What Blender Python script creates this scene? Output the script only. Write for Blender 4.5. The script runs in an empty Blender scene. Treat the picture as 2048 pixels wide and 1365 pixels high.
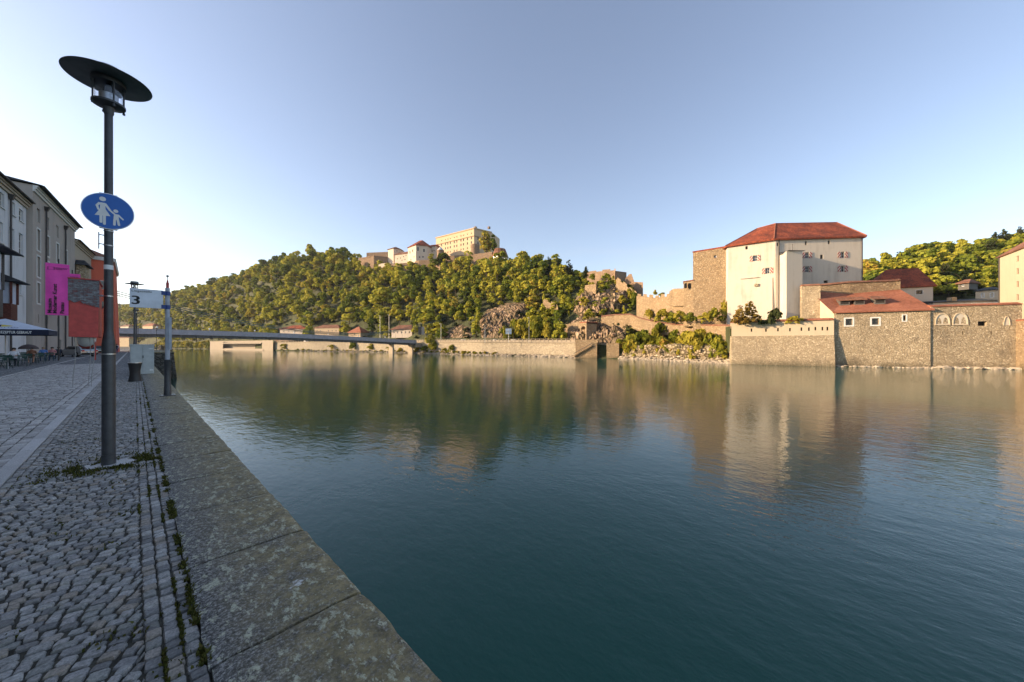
import bpy, bmesh, math, random
import numpy as np
from mathutils import Vector, Matrix, noise, Quaternion
random.seed(7); rng = np.random.default_rng(7)
sc = bpy.context.scene
col = sc.collection
rad = math.radians
# ------------------------------------------------------------------ camera
F = 705.0; CX = 1024.0; HY = 690.0; EYE = 1.6
YAW = math.atan((CX-270)/F)
CS, SN = math.cos(YAW), math.sin(YAW)
WZ = -3.9                                   # water level
cam = bpy.data.cameras.new('camera'); camo = bpy.data.objects.new('camera', cam); col.objects.link(camo)
camo.location = (0, 0, EYE); camo.rotation_euler = (rad(90), 0, -YAW)
cam.sensor_width = 36; cam.lens = F/2048*36; cam.shift_y = (HY-682.5)/2048
cam.clip_start = 0.05; cam.clip_end = 12000
sc.camera = camo
# ------------------------------------------------------------------ sky, sun, exposure
SUN_AZ, SUN_EL = rad(-46), rad(15)          # azimuth clockwise from +Y (upstream along the quay)
SDIR = Vector((math.sin(SUN_AZ)*math.cos(SUN_EL), math.cos(SUN_AZ)*math.cos(SUN_EL), math.sin(SUN_EL)))
world = bpy.data.worlds.new('World'); sc.world = world; world.use_nodes = True
wn, wl = world.node_tree.nodes, world.node_tree.links
bgn = wn['Background']
sky = wn.new('ShaderNodeTexSky'); sky.sky_type = 'NISHITA'; sky.sun_disc = False
sky.sun_elevation = SUN_EL; sky.sun_rotation = SUN_AZ % (2*math.pi)
sky.altitude = 300; sky.air_density = 1.0; sky.dust_density = 1.0; sky.ozone_density = 2.0
tc = wn.new('ShaderNodeTexCoord'); mp = wn.new('ShaderNodeMapping'); mp.inputs['Scale'].default_value = (2.2, 2.2, 16)
wl.new(tc.outputs['Generated'], mp.inputs['Vector'])
cn = wn.new('ShaderNodeTexNoise'); cn.inputs['Scale'].default_value = 1.9; cn.inputs['Detail'].default_value = 8; cn.inputs['Roughness'].default_value = .62
wl.new(mp.outputs[0], cn.inputs['Vector'])
cr = wn.new('ShaderNodeMapRange'); cr.inputs['From Min'].default_value = .50; cr.inputs['From Max'].default_value = .78
wl.new(cn.outputs['Fac'], cr.inputs['Value'])
sx = wn.new('ShaderNodeSeparateXYZ'); wl.new(tc.outputs['Generated'], sx.inputs[0])
er = wn.new('ShaderNodeMapRange'); er.inputs['From Min'].default_value = .30; er.inputs['From Max'].default_value = .04
wl.new(sx.outputs['Z'], er.inputs['Value'])
cm = wn.new('ShaderNodeMath'); cm.operation = 'MULTIPLY'; wl.new(cr.outputs[0], cm.inputs[0]); wl.new(er.outputs[0], cm.inputs[1])
cm2 = wn.new('ShaderNodeMath'); cm2.operation = 'MULTIPLY'; cm2.inputs[1].default_value = .6; wl.new(cm.outputs[0], cm2.inputs[0])
cmix = wn.new('ShaderNodeMixRGB'); cmix.inputs['Color2'].default_value = (3.3, 2.95, 2.65, 1)
wl.new(cm2.outputs[0], cmix.inputs['Fac']); wl.new(sky.outputs[0], cmix.inputs['Color1'])
hs = wn.new('ShaderNodeHueSaturation'); hs.inputs['Saturation'].default_value = .86; wl.new(cmix.outputs[0], hs.inputs['Color'])
wb = wn.new('ShaderNodeMixRGB'); wb.blend_type = 'MULTIPLY'; wb.inputs['Fac'].default_value = 1; wb.inputs['Color2'].default_value = (1.07, .98, .96, 1); wl.new(hs.outputs[0], wb.inputs['Color1'])   # the hazy, slightly warm evening air
wl.new(wb.outputs[0], bgn.inputs['Color'])
bgn.inputs['Strength'].default_value = 0.13
sun = bpy.data.lights.new('sun', 'SUN'); suno = bpy.data.objects.new('sun', sun); col.objects.link(suno)
sun.energy = 4.3; sun.angle = rad(0.5); sun.color = (1.0, .74, .46)
suno.rotation_euler = (-SDIR).to_track_quat('-Z', 'Y').to_euler(); suno.location = (-60, 60, 60)
vs = sc.view_settings; vs.view_transform = 'Standard'; vs.look = 'None'; vs.gamma = 1; vs.use_curve_mapping = False
vs.exposure = 1.2
sc.cycles.use_denoising = True; sc.cycles.max_bounces = 6; sc.cycles.transparent_max_bounces = 8
sc.cycles.caustics_reflective = False; sc.cycles.caustics_refractive = False
sc.cycles.sample_clamp_indirect = 4

# ------------------------------------------------------------------ pixel helpers (a pixel is a direction; depth comes from what it touches)
def ray(px): t = (px-CX)/F; return (t*CS+SN, -t*SN+CS)
def P(px, py, Z): r = ray(px); return Vector((r[0]*Z, r[1]*Z, EYE+(HY-py)/F*Z))
def P2(px, Z): r = ray(px); return Vector((r[0]*Z, r[1]*Z))
def ZY(py, Z): return EYE+(HY-py)/F*Z
def depth(x, y): return x*SN+y*CS
def topx(x, y, z):
    Z = depth(x, y); return (CX+F*(x*CS-y*SN)/Z, HY-(z-EYE)*F/Z, Z)
def hit(px, A, B):                            # ray column px against the vertical plane through A, B -> (u metres from A, Z)
    r = ray(px); d = (B-A); L = d.length
    det = r[0]*(-d.y)+d.x*r[1]
    Z = (A.x*(-d.y)+d.x*A.y)/det; s = (r[0]*A.y-r[1]*A.x)/det
    return s*L, Z

# ------------------------------------------------------------------ materials
MATS = {}
def newmat(name):
    m = bpy.data.materials.new(name); m.use_nodes = True
    nt = m.node_tree; b = nt.nodes['Principled BSDF']; MATS[name] = m
    return m, nt.nodes, nt.links, b
def ramp(n, stops):
    r = n.new('ShaderNodeValToRGB'); e = r.color_ramp.elements
    while len(e) < len(stops): e.new(.5)
    for k, (p, c) in enumerate(stops): e[k].position = p; e[k].color = (*c, 1)
    return r
def coords(n, kind):
    if kind == 'world': return n.new('ShaderNodeNewGeometry').outputs['Position']
    return n.new('ShaderNodeTexCoord').outputs['Object']
def plain(name, c, rough=.6, metal=0, spec=.5, var=.12, scale=6., kind='obj', bump=0., bscale=40.):
    m, n, l, b = newmat(name)
    co = coords(n, kind)
    t = n.new('ShaderNodeTexNoise'); t.inputs['Scale'].default_value = scale; t.inputs['Detail'].default_value = 6; t.inputs['Roughness'].default_value = .65
    l.new(co, t.inputs['Vector'])
    lo = tuple(max(0, x*(1-2*var)) for x in c); hi = tuple(min(1, x*(1+2*var)) for x in c)
    r = ramp(n, [(.25, lo), (.75, hi)]); l.new(t.outputs['Fac'], r.inputs['Fac']); l.new(r.outputs[0], b.inputs['Base Color'])
    b.inputs['Roughness'].default_value = rough; b.inputs['Metallic'].default_value = metal; b.inputs['Specular IOR Level'].default_value = spec
    if bump:
        t2 = n.new('ShaderNodeTexNoise'); t2.inputs['Scale'].default_value = bscale; t2.inputs['Detail'].default_value = 4; l.new(co, t2.inputs['Vector'])
        bp = n.new('ShaderNodeBump'); bp.inputs['Strength'].default_value = bump; bp.inputs['Distance'].default_value = 1/bscale
        l.new(t2.outputs['Fac'], bp.inputs['Height']); l.new(bp.outputs[0], b.inputs['Normal'])
    return m
def plaster(name, c, dirt=(.30, .25, .2), amt=.35, scale=.25, kind='world', rough=.9):
    """painted render: broad stains, vertical streaks, fine grain"""
    m, n, l, b = newmat(name); co = coords(n, kind)
    a = n.new('ShaderNodeTexNoise'); a.inputs['Scale'].default_value = scale; a.inputs['Detail'].default_value = 9; a.inputs['Roughness'].default_value = .68; l.new(co, a.inputs['Vector'])
    mp = n.new('ShaderNodeMapping'); mp.inputs['Scale'].default_value = (1, 1, .08); l.new(co, mp.inputs['Vector'])
    s = n.new('ShaderNodeTexNoise'); s.inputs['Scale'].default_value = scale*5; s.inputs['Detail'].default_value = 5; l.new(mp.outputs[0], s.inputs['Vector'])
    mu = n.new('ShaderNodeMath'); mu.operation = 'MULTIPLY'; l.new(a.outputs['Fac'], mu.inputs[0]); l.new(s.outputs['Fac'], mu.inputs[1])
    mr = n.new('ShaderNodeMapRange'); mr.inputs['From Min'].default_value = .24; mr.inputs['From Max'].default_value = .45; mr.inputs['To Max'].default_value = amt
    l.new(mu.outputs[0], mr.inputs['Value'])
    mx = n.new('ShaderNodeMixRGB'); mx.inputs['Color1'].default_value = (*c, 1); mx.inputs['Color2'].default_value = (*dirt, 1)
    l.new(mr.outputs[0], mx.inputs['Fac']); l.new(mx.outputs[0], b.inputs['Base Color'])
    g = n.new('ShaderNodeTexNoise'); g.inputs['Scale'].default_value = scale*14; g.inputs['Detail'].default_value = 5; l.new(co, g.inputs['Vector'])
    bp = n.new('ShaderNodeBump'); bp.inputs['Strength'].default_value = .25; bp.inputs['Distance'].default_value = .06; l.new(g.outputs['Fac'], bp.inputs['Height']); l.new(bp.outputs[0], b.inputs['Normal'])
    b.inputs['Roughness'].default_value = rough; b.inputs['Specular IOR Level'].default_value = .2
    return m
def rubble(name, cols, mortar, size=.45, flat=.55, bump=.9, dist=.12, stain=(.10, .085, .07), samt=.5):
    """irregular coursed stones: cells coloured one by one, recessed joints, stains"""
    m, n, l, b = newmat(name); co = coords(n, 'world')
    w = n.new('ShaderNodeTexNoise'); w.inputs['Scale'].default_value = 1.2; w.inputs['Detail'].default_value = 3; l.new(co, w.inputs['Vector'])
    ad = n.new('ShaderNodeMixRGB'); ad.blend_type = 'ADD'; ad.inputs['Fac'].default_value = .35; l.new(co, ad.inputs['Color1']); l.new(w.outputs['Color'], ad.inputs['Color2'])
    mp = n.new('ShaderNodeMapping'); mp.inputs['Scale'].default_value = (1/size, 1/size, 1/(size*flat)); l.new(ad.outputs[0], mp.inputs['Vector'])
    v = n.new('ShaderNodeTexVoronoi'); l.new(mp.outputs[0], v.inputs['Vector']); v.inputs['Scale'].default_value = 1
    ve = n.new('ShaderNodeTexVoronoi'); ve.feature = 'DISTANCE_TO_EDGE'; ve.inputs['Scale'].default_value = 1; l.new(mp.outputs[0], ve.inputs['Vector'])
    sp = n.new('ShaderNodeSeparateColor'); l.new(v.outputs['Color'], sp.inputs[0])
    k = len(cols); r = ramp(n, [((i+.5)/k, c) for i, c in enumerate(cols)]); l.new(sp.outputs[0], r.inputs['Fac'])
    mr = n.new('ShaderNodeMapRange'); mr.inputs['From Min'].default_value = .02; mr.inputs['From Max'].default_value = .14; l.new(ve.outputs['Distance'], mr.inputs['Value'])
    mx = n.new('ShaderNodeMixRGB'); mx.inputs['Color1'].default_value = (*mortar, 1); l.new(mr.outputs[0], mx.inputs['Fac']); l.new(r.outputs[0], mx.inputs['Color2'])
    s = n.new('ShaderNodeTexNoise'); s.inputs['Scale'].default_value = .16; s.inputs['Detail'].default_value = 8; s.inputs['Roughness'].default_value = .7; l.new(co, s.inputs['Vector'])
    sm = n.new('ShaderNodeMapRange'); sm.inputs['From Min'].default_value = .48; sm.inputs['From Max'].default_value = .72; sm.inputs['To Max'].default_value = samt; l.new(s.outputs['Fac'], sm.inputs['Value'])
    m2 = n.new('ShaderNodeMixRGB'); m2.inputs['Color2'].default_value = (*stain, 1); l.new(sm.outputs[0], m2.inputs['Fac']); l.new(mx.outputs[0], m2.inputs['Color1'])
    sz = n.new('ShaderNodeSeparateXYZ'); l.new(co, sz.inputs[0])                 # damp, algae-dark foot just above the river
    sa = n.new('ShaderNodeMath'); sa.operation = 'MULTIPLY_ADD'; sa.inputs[1].default_value = -3.2; l.new(s.outputs['Fac'], sa.inputs[0]); l.new(sz.outputs['Z'], sa.inputs[2])
    td = n.new('ShaderNodeMapRange'); td.inputs['From Min'].default_value = WZ-1.6+1.6; td.inputs['From Max'].default_value = WZ-1.6; td.inputs['To Max'].default_value = .6; l.new(sa.outputs[0], td.inputs['Value'])
    m5 = n.new('ShaderNodeMixRGB'); m5.inputs['Color2'].default_value = (.075, .07, .045, 1); l.new(td.outputs[0], m5.inputs['Fac']); l.new(m2.outputs[0], m5.inputs['Color1'])
    l.new(m5.outputs[0], b.inputs['Base Color'])
    gr = n.new('ShaderNodeTexNoise'); gr.inputs['Scale'].default_value = 3/size; gr.inputs['Detail'].default_value = 4; l.new(co, gr.inputs['Vector'])
    m3 = n.new('ShaderNodeMath'); m3.operation = 'MULTIPLY_ADD'; m3.inputs[1].default_value = .5; l.new(gr.outputs['Fac'], m3.inputs[0]); l.new(mr.outputs[0], m3.inputs[2])
    m4 = n.new('ShaderNodeMath'); m4.operation = 'MULTIPLY_ADD'; m4.inputs[1].default_value = .8; l.new(sp.outputs[1], m4.inputs[0]); l.new(m3.outputs[0], m4.inputs[2])
    bp = n.new('ShaderNodeBump'); bp.inputs['Strength'].default_value = bump; bp.inputs['Distance'].default_value = dist; l.new(m4.outputs[0], bp.inputs['Height']); l.new(bp.outputs[0], b.inputs['Normal'])
    b.inputs['Roughness'].default_value = .92; b.inputs['Specular IOR Level'].default_value = .15
    return m
def tiles(name, c1, c2, c3, size=.35):
    """clay tile roof: courses, tile-by-tile tone, moss and fading patches"""
    m, n, l, b = newmat(name); co = coords(n, 'world')
    mp = n.new('ShaderNodeMapping'); mp.inputs['Scale'].default_value = (1/size, 1/size, 1/(size*.7)); l.new(co, mp.inputs['Vector'])
    v = n.new('ShaderNodeTexVoronoi'); v.inputs['Scale'].default_value = 1; l.new(mp.outputs[0], v.inputs['Vector'])
    sp = n.new('ShaderNodeSeparateColor'); l.new(v.outputs['Color'], sp.inputs[0])
    a = n.new('ShaderNodeTexNoise'); a.inputs['Scale'].default_value = .22; a.inputs['Detail'].default_value = 9; a.inputs['Roughness'].default_value = .7; l.new(co, a.inputs['Vector'])
    ma = n.new('ShaderNodeMath'); ma.operation = 'MULTIPLY_ADD'; ma.inputs[1].default_value = .28; l.new(sp.outputs[0], ma.inputs[0]); l.new(a.outputs['Fac'], ma.inputs[2])
    r = ramp(n, [(.42, c1), (.64, c2), (.86, c3)]); l.new(ma.outputs[0], r.inputs['Fac']); l.new(r.outputs[0], b.inputs['Base Color'])
    wv = n.new('ShaderNodeTexWave'); wv.bands_direction = 'Z'; wv.wave_profile = 'SAW'; wv.inputs['Scale'].default_value = 1.1/size; l.new(co, wv.inputs['Vector']); wv.inputs['Distortion'].default_value = .4
    bp = n.new('ShaderNodeBump'); bp.inputs['Strength'].default_value = .5; bp.inputs['Distance'].default_value = .05; l.new(wv.outputs['Fac'], bp.inputs['Height']); l.new(bp.outputs[0], b.inputs['Normal'])
    b.inputs['Roughness'].default_value = .85; b.inputs['Specular IOR Level'].default_value = .2
    return m
def foliage(name, dark, mid, light):
    m, n, l, b = newmat(name)
    oi = n.new('ShaderNodeObjectInfo'); at = n.new('ShaderNodeAttribute'); at.attribute_name = 'tint'
    ad = n.new('ShaderNodeMath'); ad.operation = 'ADD'; l.new(oi.outputs['Random'], ad.inputs[0]); l.new(at.outputs['Fac'], ad.inputs[1])
    fr = n.new('ShaderNodeMath'); fr.operation = 'FRACT'; l.new(ad.outputs[0], fr.inputs[0])
    t = n.new('ShaderNodeTexNoise'); t.inputs['Scale'].default_value = .55; t.inputs['Detail'].default_value = 3; l.new(coords(n, 'world'), t.inputs['Vector'])
    mx = n.new('ShaderNodeMath'); mx.operation = 'MULTIPLY_ADD'; mx.inputs[1].default_value = .68; l.new(fr.outputs[0], mx.inputs[0])
    sc_ = n.new('ShaderNodeMath'); sc_.operation = 'MULTIPLY'; sc_.inputs[1].default_value = .48; l.new(t.outputs['Fac'], sc_.inputs[0]); l.new(sc_.outputs[0], mx.inputs[2])
    r = ramp(n, [(.18, dark), (.42, mid), (.66, light), (.86, tuple(x*.5+y*.5 for x, y in zip(mid, light))), (.97, (light[0]*.95, light[1]*.68, light[2]))]); l.new(mx.outputs[0], r.inputs['Fac'])
    l.new(r.outputs[0], b.inputs['Base Color']); b.inputs['Roughness'].default_value = .75; b.inputs['Specular IOR Level'].default_value = .12
    tr = n.new('ShaderNodeBsdfTranslucent'); l.new(r.outputs[0], tr.inputs['Color'])
    ms = n.new('ShaderNodeMixShader'); ms.inputs[0].default_value = .35; l.new(b.outputs[0], ms.inputs[1]); l.new(tr.outputs[0], ms.inputs[2])
    l.new(ms.outputs[0], n['Material Output'].inputs['Surface'])
    return m
def stone_piece(name, cols, rough=.75, grain=90, moss=None):
    """setts: one tone per piece (object random or tint attribute) with speckled grain"""
    m, n, l, b = newmat(name)
    oi = n.new('ShaderNodeObjectInfo'); at = n.new('ShaderNodeAttribute'); at.attribute_name = 'tint'
    ad = n.new('ShaderNodeMath'); ad.operation = 'ADD'; l.new(oi.outputs['Random'], ad.inputs[0]); l.new(at.outputs['Fac'], ad.inputs[1])
    fr = n.new('ShaderNodeMath'); fr.operation = 'FRACT'; l.new(ad.outputs[0], fr.inputs[0])
    k = len(cols); r = ramp(n, [((i+.5)/k, c) for i, c in enumerate(cols)]); l.new(fr.outputs[0], r.inputs['Fac'])
    co = coords(n, 'world')
    g = n.new('ShaderNodeTexNoise'); g.inputs['Scale'].default_value = grain; g.inputs['Detail'].default_value = 5; g.inputs['Roughness'].default_value = .75; l.new(co, g.inputs['Vector'])
    gr = n.new('ShaderNodeMapRange'); gr.inputs['From Min'].default_value = .3; gr.inputs['From Max'].default_value = .7; gr.inputs['To Min'].default_value = .45; gr.inputs['To Max'].default_value = 1.6; l.new(g.outputs['Fac'], gr.inputs['Value'])
    mx = n.new('ShaderNodeMixRGB'); mx.blend_type = 'MULTIPLY'; mx.inputs['Fac'].default_value = 1; l.new(r.outputs[0], mx.inputs['Color1']); l.new(gr.outputs[0], mx.inputs['Color2'])
    out = mx.outputs[0]
    if moss:
        s = n.new('ShaderNodeTexNoise'); s.inputs['Scale'].default_value = 7; s.inputs['Detail'].default_value = 9; s.inputs['Roughness'].default_value = .75; l.new(co, s.inputs['Vector'])
        sm = n.new('ShaderNodeMapRange'); sm.inputs['From Min'].default_value = .56; sm.inputs['From Max'].default_value = .68; sm.inputs['To Max'].default_value = .6; l.new(s.outputs['Fac'], sm.inputs['Value'])
        m2 = n.new('ShaderNodeMixRGB'); m2.inputs['Color2'].default_value = (*moss, 1); l.new(sm.outputs[0], m2.inputs['Fac']); l.new(out, m2.inputs['Color1']); out = m2.outputs[0]
    l.new(out, b.inputs['Base Color'])
    bp = n.new('ShaderNodeBump'); bp.inputs['Strength'].default_value = .6; bp.inputs['Distance'].default_value = .004; l.new(g.outputs['Fac'], bp.inputs['Height']); l.new(bp.outputs[0], b.inputs['Normal'])
    b.inputs['Roughness'].default_value = rough; b.inputs['Specular IOR Level'].default_value = .4
    return m
def lichen_stone(name):
    """old coping slabs: dark grey stone, ochre-green algae, pale round lichen"""
    m, n, l, b = newmat(name); co = coords(n, 'world')
    def nz(s, d=8, ro=.7, sc3=None):
        t = n.new('ShaderNodeTexNoise'); t.inputs['Scale'].default_value = s; t.inputs['Detail'].default_value = d; t.inputs['Roughness'].default_value = ro
        if sc3: mp = n.new('ShaderNodeMapping'); mp.inputs['Scale'].default_value = sc3; l.new(co, mp.inputs['Vector']); l.new(mp.outputs[0], t.inputs['Vector'])
        else: l.new(co, t.inputs['Vector'])
        return t.outputs['Fac']
    def mrange(x, a, c, hi=1.):
        t = n.new('ShaderNodeMapRange'); t.inputs['From Min'].default_value = a; t.inputs['From Max'].default_value = c; t.inputs['To Max'].default_value = hi; l.new(x, t.inputs['Value']); return t.outputs[0]
    def mix(f, a, c):
        t = n.new('ShaderNodeMixRGB'); l.new(f, t.inputs['Fac'])
        for i, v in ((1, a), (2, c)):
            if isinstance(v, tuple): t.inputs[i].default_value = (*v, 1)
            else: l.new(v, t.inputs[i])
        return t.outputs[0]
    def mul(a, c):
        t = n.new('ShaderNodeMath'); t.operation = 'MULTIPLY'; l.new(a, t.inputs[0]); l.new(c, t.inputs[1]); return t.outputs[0]
    base = ramp(n, [(.38, (.03, .029, .027)), (.50, (.13, .126, .116)), (.64, (.48, .47, .43))]); l.new(nz(55, 6, .8), base.inputs['Fac'])
    sxy = n.new('ShaderNodeSeparateXYZ'); l.new(co, sxy.inputs[0])
    outer = mrange(sxy.outputs['X'], .28, .70)                  # algae grows on the damp river side of the slabs
    alg = mul(mrange(nz(2.2, 9, .72), .26, .48), outer)
    c1 = mix(mrange(nz(9, 8, .75), .3, .7), (.075, .062, .03), (.42, .34, .17))
    o = mix(mul(alg, mrange(nz(26, 6, .8), .3, .52, .92)), base.outputs[0], c1)
    pl = mrange(nz(13, 8, .72, (1.5, .8, 1)), .55, .585, .8)
    o = mix(mul(pl, mrange(nz(38, 5, .8), .35, .55)), o, (.56, .56, .40))
    wl_ = mrange(nz(4.2, 6, .62, (.8, 1.3, 1)), .655, .69, .9)
    o = mix(mul(wl_, mrange(nz(60, 4, .8), .35, .5)), o, (.70, .70, .68))
    l.new(o, b.inputs['Base Color'])
    bp = n.new('ShaderNodeBump'); bp.inputs['Strength'].default_value = .8; bp.inputs['Distance'].default_value = .008; l.new(nz(34, 8, .75), bp.inputs['Height'])
    b2 = n.new('ShaderNodeBump'); b2.inputs['Strength'].default_value = .5; b2.inputs['Distance'].default_value = .03; l.new(nz(5, 5), b2.inputs['Height']); l.new(bp.outputs[0], b2.inputs['Normal'])
    l.new(b2.outputs[0], b.inputs['Normal']); b.inputs['Roughness'].default_value = .82; b.inputs['Specular IOR Level'].default_value = .3
    return m
def glass_mat(name, c=(.02, .025, .03), rough=.06, spec=.7):
    m, n, l, b = newmat(name); b.inputs['Base Color'].default_value = (*c, 1); b.inputs['Roughness'].default_value = rough; b.inputs['Specular IOR Level'].default_value = spec
    t = n.new('ShaderNodeTexNoise'); t.inputs['Scale'].default_value = 1.5; l.new(coords(n, 'world'), t.inputs['Vector'])
    bp = n.new('ShaderNodeBump'); bp.inputs['Strength'].default_value = .06; bp.inputs['Distance'].default_value = .1; l.new(t.outputs['Fac'], bp.inputs['Height']); l.new(bp.outputs[0], b.inputs['Normal'])
    return m
def clear_glass(name):
    m, n, l, b = newmat(name)
    b.inputs['Base Color'].default_value = (.95, .97, 1, 1); b.inputs['Roughness'].default_value = .03; b.inputs['Transmission Weight'].default_value = 1; b.inputs['IOR'].default_value = 1.45
    return m
def water_mat():
    m, n, l, b = newmat('river_water'); co = coords(n, 'world')
    b.inputs['Base Color'].default_value = (.012, .075, .055, 1); b.inputs['Roughness'].default_value = .02; b.inputs['IOR'].default_value = 1.33
    b.inputs['Specular IOR Level'].default_value = .5
    def wave(sx_, sy_, rot, scale, det, ro):
        mp = n.new('ShaderNodeMapping'); mp.inputs['Scale'].default_value = (sx_, sy_, 1); mp.inputs['Rotation'].default_value = (0, 0, rot); l.new(co, mp.inputs['Vector'])
        t = n.new('ShaderNodeTexNoise'); t.inputs['Scale'].default_value = scale; t.inputs['Detail'].default_value = det; t.inputs['Roughness'].default_value = ro; l.new(mp.outputs[0], t.inputs['Vector'])
        return t.outputs['Fac']
    def bump(h, st, d, prev=None):
        bp = n.new('ShaderNodeBump'); bp.inputs['Strength'].default_value = st; bp.inputs['Distance'].default_value = d; l.new(h, bp.inputs['Height'])
        if prev: l.new(prev, bp.inputs['Normal'])
        return bp.outputs[0]
    # calm and ruffled patches
    pt = n.new('ShaderNodeTexNoise'); pt.inputs['Scale'].default_value = .035; pt.inputs['Detail'].default_value = 3; l.new(co, pt.inputs['Vector'])
    pr = n.new('ShaderNodeMapRange'); pr.inputs['From Min'].default_value = .38; pr.inputs['From Max'].default_value = .66; pr.inputs['To Min'].default_value = .4; pr.inputs['To Max'].default_value = 1.5; l.new(pt.outputs['Fac'], pr.inputs['Value'])
    h1 = wave(1, .7, rad(-30), .55, 3, .5)
    h2 = wave(1, .55, rad(-42), 1.7, 4, .55)
    mu = n.new('ShaderNodeMath'); mu.operation = 'MULTIPLY'; l.new(h2, mu.inputs[0]); l.new(pr.outputs[0], mu.inputs[1])
    nrm = bump(h1, .5, .028)
    nrm = bump(mu.outputs[0], .6, .045, nrm)
    nrm = bump(wave(1, .6, rad(-20), 6, 3, .5), .55, .014, nrm)
    l.new(nrm, b.inputs['Normal'])
    return m

M_ = {}
M_['water'] = water_mat()
M_['coping'] = lichen_stone('lichen_coping_stone')
M_['cobble'] = stone_piece('granite_cobble', [(.13, .128, .122), (.22, .214, .205), (.29, .28, .265), (.18, .18, .162), (.37, .36, .34), (.24, .21, .172)], .6, 70, (.20, .21, .15))
M_['sett'] = stone_piece('granite_sett', [(.23, .22, .205), (.33, .315, .295), (.40, .385, .36), (.29, .275, .25), (.45, .435, .41)], .55, 60)
M_['kerb'] = stone_piece('kerb_granite', [(.40, .39, .375), (.48, .47, .455)], .8, 120)
M_['joint'] = plain('joint_soil', (.05, .046, .033), .95, var=.4, scale=12, kind='world', bump=.5, bscale=60)
M_['pave_far'] = rubble('far_cobbles', [(.19, .195, .2), (.25, .252, .255), (.32, .32, .32)], (.09, .09, .085), .13, 1, .6, .02, (.09, .09, .085), .3)
M_['moss'] = foliage('moss_green', (.035, .038, .010), (.065, .075, .018), (.12, .12, .03))
M_['ground'] = plain('earth_ground', (.06, .065, .03), .95, var=.35, scale=.08, kind='world')
M_['slope'] = plain('hillside_soil', (.045, .052, .016), .95, var=.4, scale=.12, kind='world', bump=.8, bscale=1.2)
M_['rock'] = rubble('cliff_rock', [(.24, .16, .105), (.33, .225, .15), (.15, .105, .07), (.40, .285, .195)], (.09, .07, .04), 2.4, 1.8, 1., .8, (.07, .075, .03), .75)
M_['bankrock'] = rubble('bank_rock', [(.36, .28, .19), (.46, .37, .255), (.26, .20, .13), (.52, .42, .30)], (.20, .15, .09), 1.3, .8, 1., .5, (.10, .11, .035), .8)
M_['boulder'] = stone_piece('shore_boulder', [(.34, .28, .21), (.44, .37, .28), (.26, .22, .17), (.50, .43, .33)], .9, 5)
M_['quaywall'] = rubble('quay_wall_stone', [(.10, .10, .09), (.14, .135, .12), (.18, .17, .15)], (.06, .06, .055), .6, .6)
M_['stone_warm'] = rubble('rubble_warm', [(.36, .25, .145), (.45, .325, .195), (.29, .20, .12), (.52, .39, .25)], (.37, .27, .165), .5, .55, .9, .16, (.15, .11, .075), .4)
M_['stone_grey'] = rubble('rubble_grey', [(.45, .355, .235), (.55, .445, .305), (.33, .255, .165), (.62, .51, .36)], (.40, .315, .21), .42, .62, .85, .13, (.20, .165, .12), .75)
M_['stone_castle'] = rubble('castle_masonry', [(.30, .20, .13), (.38, .265, .175), (.25, .17, .11)], (.30, .215, .15), .8, .6, .7, .15, (.17, .12, .09), .4)
M_['ret_wall'] = rubble('retaining_masonry', [(.38, .32, .235), (.45, .385, .285), (.30, .25, .185)], (.27, .23, .17), .9, .6, .5, .08, (.22, .19, .15), .4)
M_['white'] = plaster('white_render', (.55, .495, .415), (.34, .285, .22), .5)
M_['cream'] = plaster('cream_render', (.52, .43, .31), (.32, .25, .18), .35)
M_['far_white'] = plaster('castle_white_render', (.60, .51, .41), (.40, .31, .23), .3, .12)
M_['far_cream'] = plaster('castle_cream_render', (.58, .44, .29), (.38, .27, .18), .3, .12)
M_['house_white'] = plaster('street_house_white', (.62, .63, .64), (.28, .28, .28), .45, .3)
M_['house_grey'] = plaster('street_house_taupe', (.40, .355, .315), (.27, .245, .22), .5, .3)
M_['house_beige'] = plaster('street_house_beige', (.42, .36, .28), (.25, .21, .17), .4, .3)
M_['house_red'] = plaster('street_house_red', (.66, .16, .10), (.42, .10, .07), .4, .3)
M_['trim'] = plain('white_trim', (.62, .61, .58), .6, var=.06)
M_['tile'] = tiles('roof_tiles_red', (.10, .034, .023), (.215, .056, .030), (.39, .10, .045))
M_['tile2'] = tiles('roof_tiles_faded', (.20, .078, .046), (.29, .11, .065), (.37, .155, .095))
M_['tile3'] = tiles('roof_tiles_brown', (.12, .06, .04), (.2, .095, .06), (.28, .14, .09))
M_['slate'] = tiles('slate_roof', (.035, .036, .04), (.06, .062, .066), (.09, .09, .095))
M_['glass'] = glass_mat('window_glass')
M_['dark'] = plain('dark_recess', (.02, .018, .016), .9)
M_['clear'] = clear_glass('lantern_glass')
M_['lamp'] = plain('anthracite_paint', (.048, .053, .060), .42, .0, .5, .2, 9, bump=.12, bscale=120)
M_['lampdisc'] = plain('disc_bounce_lifted_paint', (.14, .15, .155), .45, var=.15, scale=7)  # lamp paint made paler: bounce light on the shaded underside put into the colour
M_['steel'] = plain('zinc_steel', (.45, .46, .47), .38, .9, var=.12, scale=30)
M_['gutter'] = plain('dark_copper_pipe', (.055, .05, .048), .55, .2, var=.25)
M_['signblue'] = plain('sign_blue', (.005, .12, .48), .45, var=.06, scale=4)
M_['signwhite'] = plain('sign_white', (.72, .74, .74), .5, var=.06)
M_['signgrey'] = plain('berth_sign_paint', (.66, .72, .80), .5, var=.08, scale=2.5)
M_['polegrey'] = plain('pole_paint', (.40, .44, .50), .5, var=.12, scale=6)
M_['bandblue'] = plain('band_blue', (.02, .06, .23), .5, var=.1)
M_['black'] = plain('black_print', (.012, .012, .014), .6, var=.1)
M_['ink'] = plain('dark_print', (.03, .035, .04), .6, var=.1)
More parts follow.
